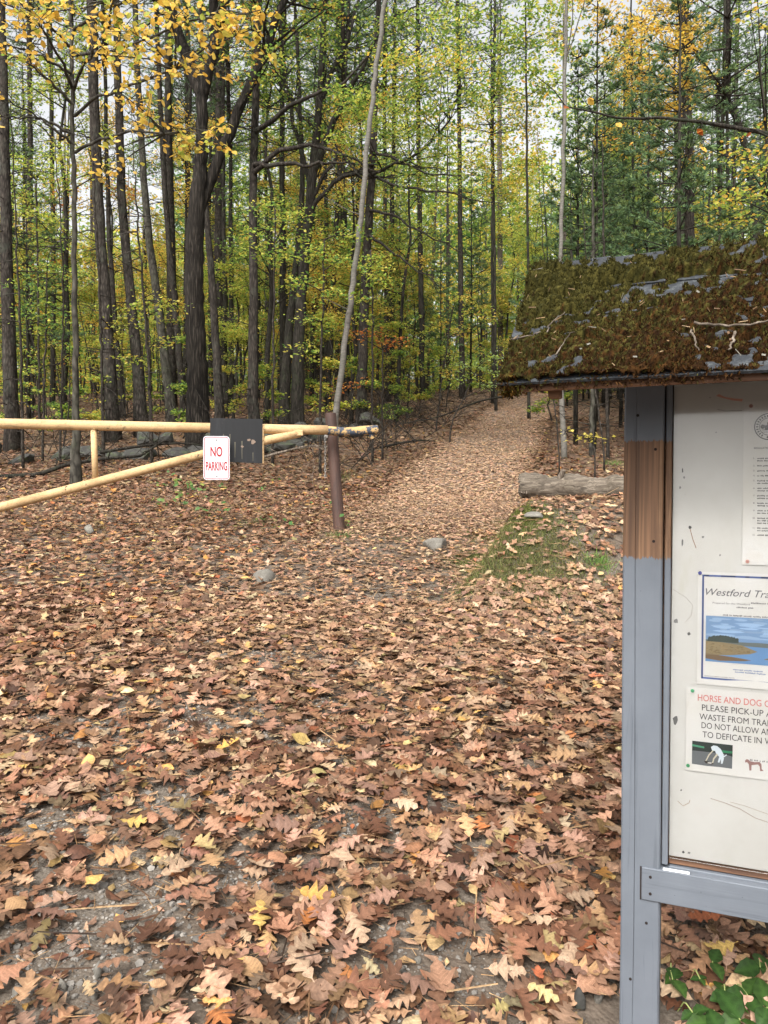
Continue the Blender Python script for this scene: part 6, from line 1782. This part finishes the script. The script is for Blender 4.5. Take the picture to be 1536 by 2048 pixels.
for q, (px, d, k, lab) in enumerate(ypx):
    x = (px - 768) / F * d; p = yp[k]; z = gz(x, d)
    if on_trail(x, d, 1.3): x += 1.8
    taken.append((x, d))
    if not p.get('_used'):
        p['_used'] = 1; p.location = (x, d, z); p['label'] = lab; p['group'] = 'young white pines'
    else: copy_thing(p, (x, d, z), q * 1.7, 1.0 + .15 * math.sin(q * 2.2), lab, 'young white pines')

for t in list(COL.objects):
    if t.parent is None and t.get('category') in ('pine tree', 'oak tree', 'tree', 'maple tree', 'birch tree') and t.location[1] > 5: taken.append((t.location[0], t.location[1]))

sp_ = [stock_pine(620 + k, H, r) for k, (H, r) in enumerate(((20, .15), (22, .18), (19, .11), (21, .13)))]
sps = [q_ for q_ in rand_spots(34, 21, 44, -.56, .02, 1.3, 4) if not -.46 < q_[0] / q_[1] < -.28] + rand_spots(14, 24, 46, .24, .56, 1.6, 4)
place(sp_, sps, lambda x, y: 'slender pine %s %s' % (zone(x, y)[1], {'far left': 'far to the left', 'left': 'behind the gate at left', 'middle left': 'behind the oak', 'middle': 'left of the trail', 'right of the trail': 'right of the trail', 'far right': 'behind the notice board'}[zone(x, y)[0]]), 'pines through the wood')
hwd = [stock_hardwood(640, 12, .08, YGR + GRN[2:4], .08, 80, .2), stock_hardwood(641, 13, .09, GRN + YGR[:2], .08, 80, .25), stock_hardwood(642, 11, .07, GOLD + YGR[2:3], .08, 76, .2), stock_hardwood(643, 7, .05, MIX, .075, 90, .15), stock_hardwood(644, 6, .045, YGR, .075, 95, .15), stock_hardwood(645, 8, .05, YGR + YEL[2:], .075, 90, .15)]
hws = rand_spots(52, 22, 46, -.56, .02, .9, 4) + rand_spots(30, 22, 48, .12, .56, 1.0, 4)
hws += [(a_, b_, 3 + k_ % 3) for a_, b_, k_ in rand_spots(46, 30, 50, -.56, .06, .7, 4) + rand_spots(18, 30, 50, .16, .56, .7, 4)]
place(hwd, hws, lambda x, y: 'yellowing hardwood %s %s' % (zone(x, y)[1], {'far left': 'far to the left', 'left': 'behind the gate at left', 'middle left': 'behind the oak', 'middle': 'left of the trail', 'right of the trail': 'right of the trail', 'far right': 'behind the notice board'}[zone(x, y)[0]]), 'hardwoods through the wood')
sap = [stock_sapling(660, 3.4, YGR + YEL[2:], 36, .07), stock_sapling(661, 2.6, YGR + GRN[:2], 36, .07), stock_sapling(662, 4.2, MIX, 32, .07), stock_sapling(663, 2.8, [], 0), stock_sapling(664, 3.5, [], 0), stock_sapling(665, 2.2, ORG + YEL[:2], 8)]
sas = rand_spots(46, 16.5, 30, -.54, .04, .6, 6, 2.0) + rand_spots(44, 26, 42, -.54, .08, .8, 6, 2.0) + rand_spots(22, 16, 36, .14, .54, .8, 6, 2.0)
place(sap, sas, lambda x, y: 'slim sapling %s %s' % (zone(x, y)[1], {'far left': 'far to the left', 'left': 'behind the gate at left', 'middle left': 'behind the oak', 'middle': 'left of the trail', 'right of the trail': 'right of the trail', 'far right': 'behind the notice board'}[zone(x, y)[0]]), 'understory saplings', .7, 1.3)

shr = [stock_hardwood(680, 2.4, .02, YGR + GRN[:3], .075, 70, .05, 'twig_bark', 'shrub'), stock_hardwood(681, 2.0, .02, GRN + YGR[:2], .075, 70, .05, 'twig_bark', 'shrub'), stock_hardwood(682, 2.8, .02, YGR + YEL[3:], .075, 60, .05, 'twig_bark', 'shrub')]
shs = [(x_ * .0 + u_ * y_, y_, k_) for x_, u_, y_, k_ in [(0, -.47, 18.5, 0), (0, -.40, 20, 1), (0, -.36, 17.8, 2), (0, -.30, 22, 0), (0, -.26, 18.2, 1), (0, -.20, 20.5, 2), (0, -.15, 18.6, 0), (0, -.12, 23, 1), (0, -.06, 19.5, 2), (0, -.44, 24, 1), (0, -.33, 26, 2), (0, -.22, 27, 0), (0, -.09, 26.5, 1), (0, -.02, 21, 0), (0, .03, 25, 2)]]
shs += [(6.2, 47.5, 0), (7.6, 49.5, 1), (9.2, 50.5, 2), (11.0, 51, 0), (4.8, 44, 1), (12.8, 43.5, 2), (11.2, 40.5, 1), (5.4, 38, 2), (9.9, 36, 0), (3.6, 34, 1), (2.2, 29, 0), (1.2, 26, 2), (6.9, 30, 1), (13.5, 50.5, 1), (0.3, 22.5, 1), (5.0, 23, 0)]
for t_ in shr: t_['category'] = 'shrub'
place(shr, shs, lambda x, y: 'leafy shrub behind the gate and wall' if x / y < .0 and y < 28 else 'leafy shrub %s the trail, %s' % ('left of' if x < path_c(y) - .5 else 'at the bend of' if y > 46 else 'right of', 'near the wood edge' if y < 28 else 'halfway up' if y < 39 else 'at the top'), 'shrubs along the trail', .8, 1.3)

# ------------------------------------------------------------------ the far wood that reads as one mass
fr = np.random.default_rng(66); fw, fl = MB(), MB()
nT = 420
for q in range(nT):
    y = math.sqrt(fr.uniform(46 ** 2, 105 ** 2)); x = fr.uniform(-.75, .75) * y
    if on_trail(x, y, 1.5) and y < 52: continue
    H = fr.uniform(12, 24); r = fr.uniform(.07, .2); z0 = gz(x, y); ln = fr.normal(0, .4, 2)
    fw.tube([(x, y, z0 - .2), (x + ln[0] * .5, y + ln[1] * .5, z0 + H * .5), (x + ln[0], y + ln[1], z0 + H)], [r, r * .75, r * .2], 5, np.array([.06, .05, .04]) * fr.uniform(.6, 2.0), cap=False)
fw.build('far_trunks', M['stuffbark'], kind='stuff', label='mass of thin far trunks at the back of the wood', cat='far wood')
nC = 9400
yy = np.sqrt(fr.uniform(47 ** 2, 108 ** 2, nC)); uu = fr.uniform(-.72, .72, nC); xx = uu * yy
hh = np.where(fr.random(nC) < .5, fr.random(nC) ** 1.2 * 13, fr.random(nC) ** 1.05 * 27)
keep = ~((np.abs(xx - path_c(yy)) < 1.8) & (hh < 3) & (yy < 56))
elev = (ground_z(xx, yy) + hh - 1.5) / yy
gap = ((uu < -.28) & (elev > .33) & (fr.random(nC) < .9)) | ((uu > .36) & (elev > .44) & (fr.random(nC) < .7)) | ((elev > .5) & (fr.random(nC) < .35))
keep &= ~gap
xx, yy, hh = xx[keep], yy[keep], hh[keep]
pals = [YGR, GRN, GOLD, PIN, YGR + GOLD[:2], GRN + PIN]
pk = fr.choice(6, len(xx), p=[.34, .18, .10, .12, .18, .08])
for k in range(6):
    s = np.where(pk == k)[0]; m_ = 44
    rad = fr.uniform(.7, 1.7, len(s))
    C = np.repeat(np.stack([xx[s], yy[s], ground_z(xx[s], yy[s]) + hh[s] + .4], -1), m_, 0) + fr.normal(0, 1, (len(s) * m_, 3)) * np.repeat(rad, m_)[:, None] * np.array([.65, .65, .24])
    leaf_cards(fl, C, .33, pals[k], fr, .5, tri=True)
nB = 3600; yb_ = fr.uniform(84, 116, nB); xb_ = fr.uniform(-.72, .72, nB) * yb_; hb_ = fr.random(nB) ** .85 * 30
for k in range(3):                                   # the last, closed ranks of the wood
    s = np.where((np.arange(nB) % 3 == k) & ~((xb_ / yb_ < -.28) & (hb_ > 20)))[0]
    C = np.repeat(np.stack([xb_[s], yb_[s], ground_z(xb_[s], yb_[s]) + hb_[s]], -1), 30, 0) + fr.normal(0, 1, (len(s) * 30, 3)) * np.array([1.1, 1.1, .6])
    leaf_cards(fl, C, .62, [GRN, YGR + GRN, PIN + GRN][k], fr, .6, tri=True)
fl.build('far_foliage', M['leaf'], kind='stuff', label='far foliage of green and gold at the back of the wood', cat='far wood')

# ------------------------------------------------------------------ brush, grass, small plants
br = np.random.default_rng(67); bw = MB()
for q in range(620):
    px = br.uniform(-40, 1010) if q < 330 else br.uniform(700, 1010); y = math.sqrt(br.uniform(14 ** 2, 26 ** 2)) if q < 330 else br.uniform(17, 36); x = (px - 768) / F * y
    if on_trail(x, y, 1.7) or x > path_c(y): continue
    z = gz(x, y); az = br.uniform(0, 6.28); up = br.uniform(.1, 1.4)
    B = limb(bw, (x, y, z), (math.cos(az), math.sin(az) * .6, up), br.uniform(.6, 1.9), .010, br, 7, .16, -.06, 4)
    for _ in range(4):
        j = br.integers(2, 6); limb(bw, B[j], (B[j] - B[j - 1]) / .2 + br.normal(0, .6, 3), br.uniform(.2, .7), .004, br, 5, .2, -.03, 3)
bw.build('dead_brush', M['twig_bark'], kind='stuff', label='tangle of dead twigs and brush along the wood edge', cat='brush')
# fallen branches one can tell apart
def fallen(pts, d0, d1, r0, label, mat='dark_bark', tw=10, lift=.1):
    P = np.array([at(px, py, d0 + (d1 - d0) * i / (len(pts) - 1)) for i, (px, py) in enumerate(pts)])
    P = smooth_path(P, 18); g = ground_z(P[:, 0], P[:, 1]); P[:, 2] = np.maximum(P[:, 2], g + r0)
    base = P[0].copy(); base[2] = gz(P[0, 0], P[0, 1]); t = thing('fallen_branch', base, label, 'branch', 'fallen branches')
    mb = MB(); mb.tube(P, np.linspace(r0, r0 * .4, 18), 7, wob=.08)
    for _ in range(tw):
        j = br.integers(4, 17); limb(mb, P[j], (P[j] - P[j - 1]) / .3 + br.normal(0, .7, 3), br.uniform(.3, .9), r0 * .25, br, 6, .16, -.05, 4)
    mb.build('stem', M[mat], t, smooth=True)
fallen([(-20, 980), (60, 955), (130, 930), (200, 918), (280, 912), (330, 880)], 12.5, 13.5, .045, 'dark arched fallen branch behind the gate at left')
fallen([(200, 905), (290, 890), (380, 885), (440, 900)], 13.5, 14.2, .03, 'thin arched dead branch leaning on the stone wall')
fallen([(525, 915), (560, 905), (620, 890), (665, 895)], 11.0, 11.4, .022, 'pale dead branch lying behind the gate brace near the post', 'dead_wood')
fallen([(760, 895), (830, 880), (870, 882)], 17, 18, .03, 'dark dead branch on the ground right of the gate end')
fallen([(1020, 792), (960, 800), (880, 835), (800, 848)], 22, 19, .03, 'long dead branch left of the trail at the wood edge')

grm = MB(); gg = np.random.default_rng(68)
def grass(cx, cy, rx, ry, n, h, pal):
    x = cx + gg.normal(0, rx, n); y = cy + gg.normal(0, ry, n); z = ground_z(x, y)
    b_ = np.stack([x, y, z], -1); a = gg.uniform(0, 6.28, n); s = np.stack([np.cos(a), np.sin(a), 0 * a], -1)
    d = np.stack([gg.normal(0, .55, n), gg.normal(0, .55, n), np.ones(n)], -1); d /= np.linalg.norm(d, axis=1)[:, None]
    l = (h * gg.uniform(.5, 1.3, n))[:, None]; w = .0022
    tip = b_ + d * l + np.stack([d[:, 0] * l[:, 0] * .6, d[:, 1] * l[:, 0] * .6, -l[:, 0] * .25], -1); m_ = b_ + d * l * .55
    V = np.stack([b_ - s * w, b_ + s * w, m_ + s * w * .8, tip, m_ - s * w * .8], 1)
    c = np.array(pal)[gg.integers(0, len(pal), n)] * gg.uniform(.7, 1.2, (n, 1))
    n0 = grm.n; grm.add(V.reshape(-1, 3), (np.arange(n) * 5)[:, None] + np.array([[0, 1, 2, 4]]), np.repeat(c, 5, 0))
    grm.f.append(n0 + (np.arange(n) * 5)[:, None] + np.array([[4, 2, 3]]))
GG = [lin(104, 112, 62), lin(128, 130, 74), lin(92, 104, 60), lin(140, 128, 90), lin(120, 110, 76)]
MG = [lin(112, 122, 56), lin(92, 106, 48), lin(130, 132, 68), lin(112, 104, 64)]
for (px, py, rx, ry, n, h, pal) in ((1000, 1070, .2, .4, 9000, .022, MG), (1060, 1045, .25, .3, 7000, .02, MG + GG[:1]), (960, 1130, .16, .25, 5000, .03, GG + MG), (1060, 1130, .3, .25, 4000, .05, GG), (1040, 1035, .16, .3, 5000, .016, MG), (970, 1120, .12, .3, 3000, .02, MG + GG), (1010, 1055, .13, .35, 2600, .045, MG + GG[:2]), (1040, 1030, .12, .2, 2200, .035, MG), (980, 1110, .13, .25, 1700, .06, GG), (1060, 1100, .25, .3, 1600, .07, GG), (1090, 1150, .25, .25, 1200, .07, GG), (1000, 1160, .15, .2, 900, .06, GG), (1030, 1190, .2, .15, 800, .07, GG),
                                 (1200, 1130, .04, .04, 120, .12, GRN[:3]), (1110, 1090, .12, .12, 160, .07, GG), (1225, 930, .1, .1, 150, .15, GRN[:3]), (680, 1075, .10, .08, 160, .10, GG + GRN[:2]), (520, 1050, .12, .1, 130, .1, GG + GRN[:2]), (690, 960, .15, .3, 160, .2, GG), (1040, 905, .5, .5, 200, .12, GG), (800, 1080, .1, .1, 90, .06, GG)):
    c = hit(px, py); grass(c[0], c[1], rx, ry, n, h, pal)
grm.build('grass', M['grass'], kind='stuff', label='short grass and moss on the bank edge and trailside', cat='grass')

def small_plant(px, py, n, h, size, pal, label, kind='oval', spreadr=.18, seed=0, name='seedling', group='green seedlings near the gate'):
    r = np.random.default_rng(seed + 900); p = hit(px, py); z = gz(p[0], p[1]); t = thing(name, (p[0], p[1], z), label, 'plant', group)
    mb, lv = MB(), MB()
    for q in range(max(2, n // 5)):
        L = limb(mb, (p[0], p[1], z - .02), (r.normal(0, .5) * spreadr / .18, r.normal(0, .5) * spreadr / .18, 1), h * r.uniform(.6, 1.1), .004, r, 6, .12, -.03, 4)
        k = 5; C = L[r.integers(2, 6, k)] + r.normal(0, .03 + spreadr * .2, (k, 3)) * [1, 1, .4]
        big_leaves(lv, C, size, pal, r, kind, .45, .1)
    mb.build('stem', M['twig_bark'], t); lv.build('foliage', M['leaf'], t)
GP = [lin(112, 148, 88), lin(92, 132, 74), lin(134, 164, 92), lin(160, 176, 90)]
for q, (px, py, n, h, s, lab) in enumerate([(365, 1020, 25, .42, .075, 'bushy green seedling under the NO PARKING sign, left side'), (400, 1000, 20, .4, .075, 'green seedling directly below the NO PARKING sign'), (345, 985, 15, .35, .07, 'green seedling left of the NO PARKING sign'), (425, 1040, 15, .28, .07, 'pale green seedling below right of the NO PARKING sign'),
        (535, 1050, 10, .16, .06, 'tiny bright seedling in leaves left of the rusty post'), (640, 1020, 12, .25, .06, 'green seedling just left of the rusty post'), (560, 1058, 10, .15, .06, 'small low seedling between sign and rusty post'), (690, 1060, 8, .18, .06, 'sprig of green at the foot of the rusty post'), (510, 985, 8, .35, .06, 'thin green seedling below the black panel corner')]):
    small_plant(px, py, n, h, s, GP, lab, 'maple' if q < 4 else 'oval', .2, q)

# leafy green plant at the bottom right corner, each large leaf its own part
pp0 = hit(1480, 2000); cz_ = gz(pp0[0], pp0[1])
cp = thing('bramble_plant', (pp0[0], pp0[1], cz_), 'green broad leaved bramble under the notice board at bottom right', 'plant')
r = np.random.default_rng(950)
def plant_leaf_mesh(seed):
    rs_ = np.random.default_rng(seed); n = 9; t_ = np.linspace(0, 1, n); w = np.interp(t_, [0, .12, .35, .6, .85, 1], [.01, .22, .36, .30, .13, .0]) * (1 + .07 * (np.arange(n) % 2))
    rows = []
    for k in range(n):
        for a in (1, .5, 0, -.5, -1):
            rows.append((t_[k], w[k] * a, .10 * abs(a) * w[k] / .36 - .22 * (t_[k] - .2) ** 2 + (.012 if abs(a) == .5 and k % 2 else 0)))
    Q = [(k * 5 + j, k * 5 + j + 1, (k + 1) * 5 + j + 1, (k + 1) * 5 + j) for k in range(n - 1) for j in range(4)]
    V = np.array(rows); c = np.array([GRN[rs_.integers(0, 3)]]) * np.where(np.tile([.9, 1.05, 1.35, 1.05, .9], n)[:, None] > 0, np.tile([.95, 1.0, 1.3, 1.0, .95], n)[:, None], 1)
    return MB().add(V, Q, c * np.array([.38, .45, .38]) * np.where((np.arange(len(V)) // 5 % 2 == 0) & (np.arange(len(V)) % 5 != 2), .82, 1.1)[:, None]).mesh('leaf', M['leaf'], True)
plm = [plant_leaf_mesh(960 + k) for k in range(3)]
sm_ = MB()
stems = [(1495, 1990, 3, .075), (1520, 1945, 3, .08), (1450, 1990, 3, .065), (1480, 2040, 3, .085), (1345, 1970, 2, .07), (1342, 1950, 1, .05), (1400, 1958, 3, .035), (1425, 1925, 2, .06), (1420, 2045, 2, .06), (1535, 2025, 3, .08), (1385, 2035, 2, .045), (1440, 2065, 3, .07)]
for q, (px, py, n, s) in enumerate(stems):
    g_ = hit(px, py + 30); tip = at(px, py, g_[1] - .02)
    if tip[2] < gz(tip[0], tip[1]) + .05: tip[2] = gz(tip[0], tip[1]) + .06
    b0 = np.array([g_[0] + r.normal(0, .03), g_[1] + .05, 0]); b0[2] = gz(b0[0], b0[1]) - .01
    sm_.tube(smooth_path(np.array([b0, (b0 + tip) / 2 + [0, 0, .03], tip]), 8), .0018, 5)
    a0 = r.uniform(0, 6.28)
    for k in range(n):
        az = a0 + k * 2.1 + r.normal(0, .2)
        nrm = np.array([r.normal(0, .3), -.35 + r.normal(0, .2), 1.0]); nrm /= np.linalg.norm(nrm); hd = np.array([math.cos(az), math.sin(az), 0]); hd = hd - hd.dot(nrm) * nrm; hd /= np.linalg.norm(hd)
        mt = np.eye(4); mt[:3, 0] = hd; mt[:3, 1] = np.cross(nrm, hd); mt[:3, 2] = nrm; mt[:3, :3] *= s * r.uniform(.7, 1.05); mt[:3, 3] = tip - np.array(cp.location)
        o = bpy.data.objects.new('leaf', plm[r.integers(0, 3)]); COL.objects.link(o); o.parent = cp; o.matrix_local = Matrix(mt.tolist())
sm_.build('stem', plain_mat('green_stem', lin(150, 160, 96), .6), cp)

# twigs lying on the roof
def roof_twig(pts, r_, label, col='dead_wood'):
    P = []
    for (px, py) in pts:
        best = None
        ry = ray(px, py); rl_ = np.array([np.dot(ry, KX), np.dot(ry, KY), ry[2]]); eo = EYE - KO; el = np.array([np.dot(eo, KX), np.dot(eo, KY), eo[2]])
        nrm = np.array([0, -sa, ca]); t_ = np.dot(np.array([0, eave_y, ez]) + nrm * .034 - el, nrm) / np.dot(rl_, nrm); P.append(el + rl_ * t_)
    P = smooth_path(np.array(P), 12); P += rng.normal(0, .0012, P.shape)
    t = thing('twig', KO, label, 'twig', 'twigs lying on the mossy roof', KA); t['_local'] = 1
    mb = MB(); mb.tube(P, np.linspace(r_, r_ * .6, 12), 6); mb.build('stem', M[col], t, smooth=True)
roof_twig([(1388, 645), (1420, 649), (1465, 650), (1500, 649), (1545, 640)], .0030, 'longest pale twig across the right of the mossy roof')
roof_twig([(1381, 661), (1390, 672), (1392, 690), (1398, 700)], .0024, 'short curved twig on the roof left of the straight one')
roof_twig([(1470, 664), (1466, 680), (1458, 698)], .0030, 'short straight pale twig low on the roof at right')
roof_twig([(1096, 664), (1098, 650), (1110, 638), (1130, 625)], .0018, 'thin hooked twig on the roof near its left end')
roof_twig([(1110, 712), (1124, 690), (1138, 668), (1150, 664)], .0016, 'thin slanting twig on the lower left of the roof')
roof_twig([(1022, 678), (1050, 674), (1080, 664)], .0018, 'thin twig at the left edge of the roof')

for o in sc.objects:
    for k in ('_local', '_org', '_used'):
        if k in o: del o[k]
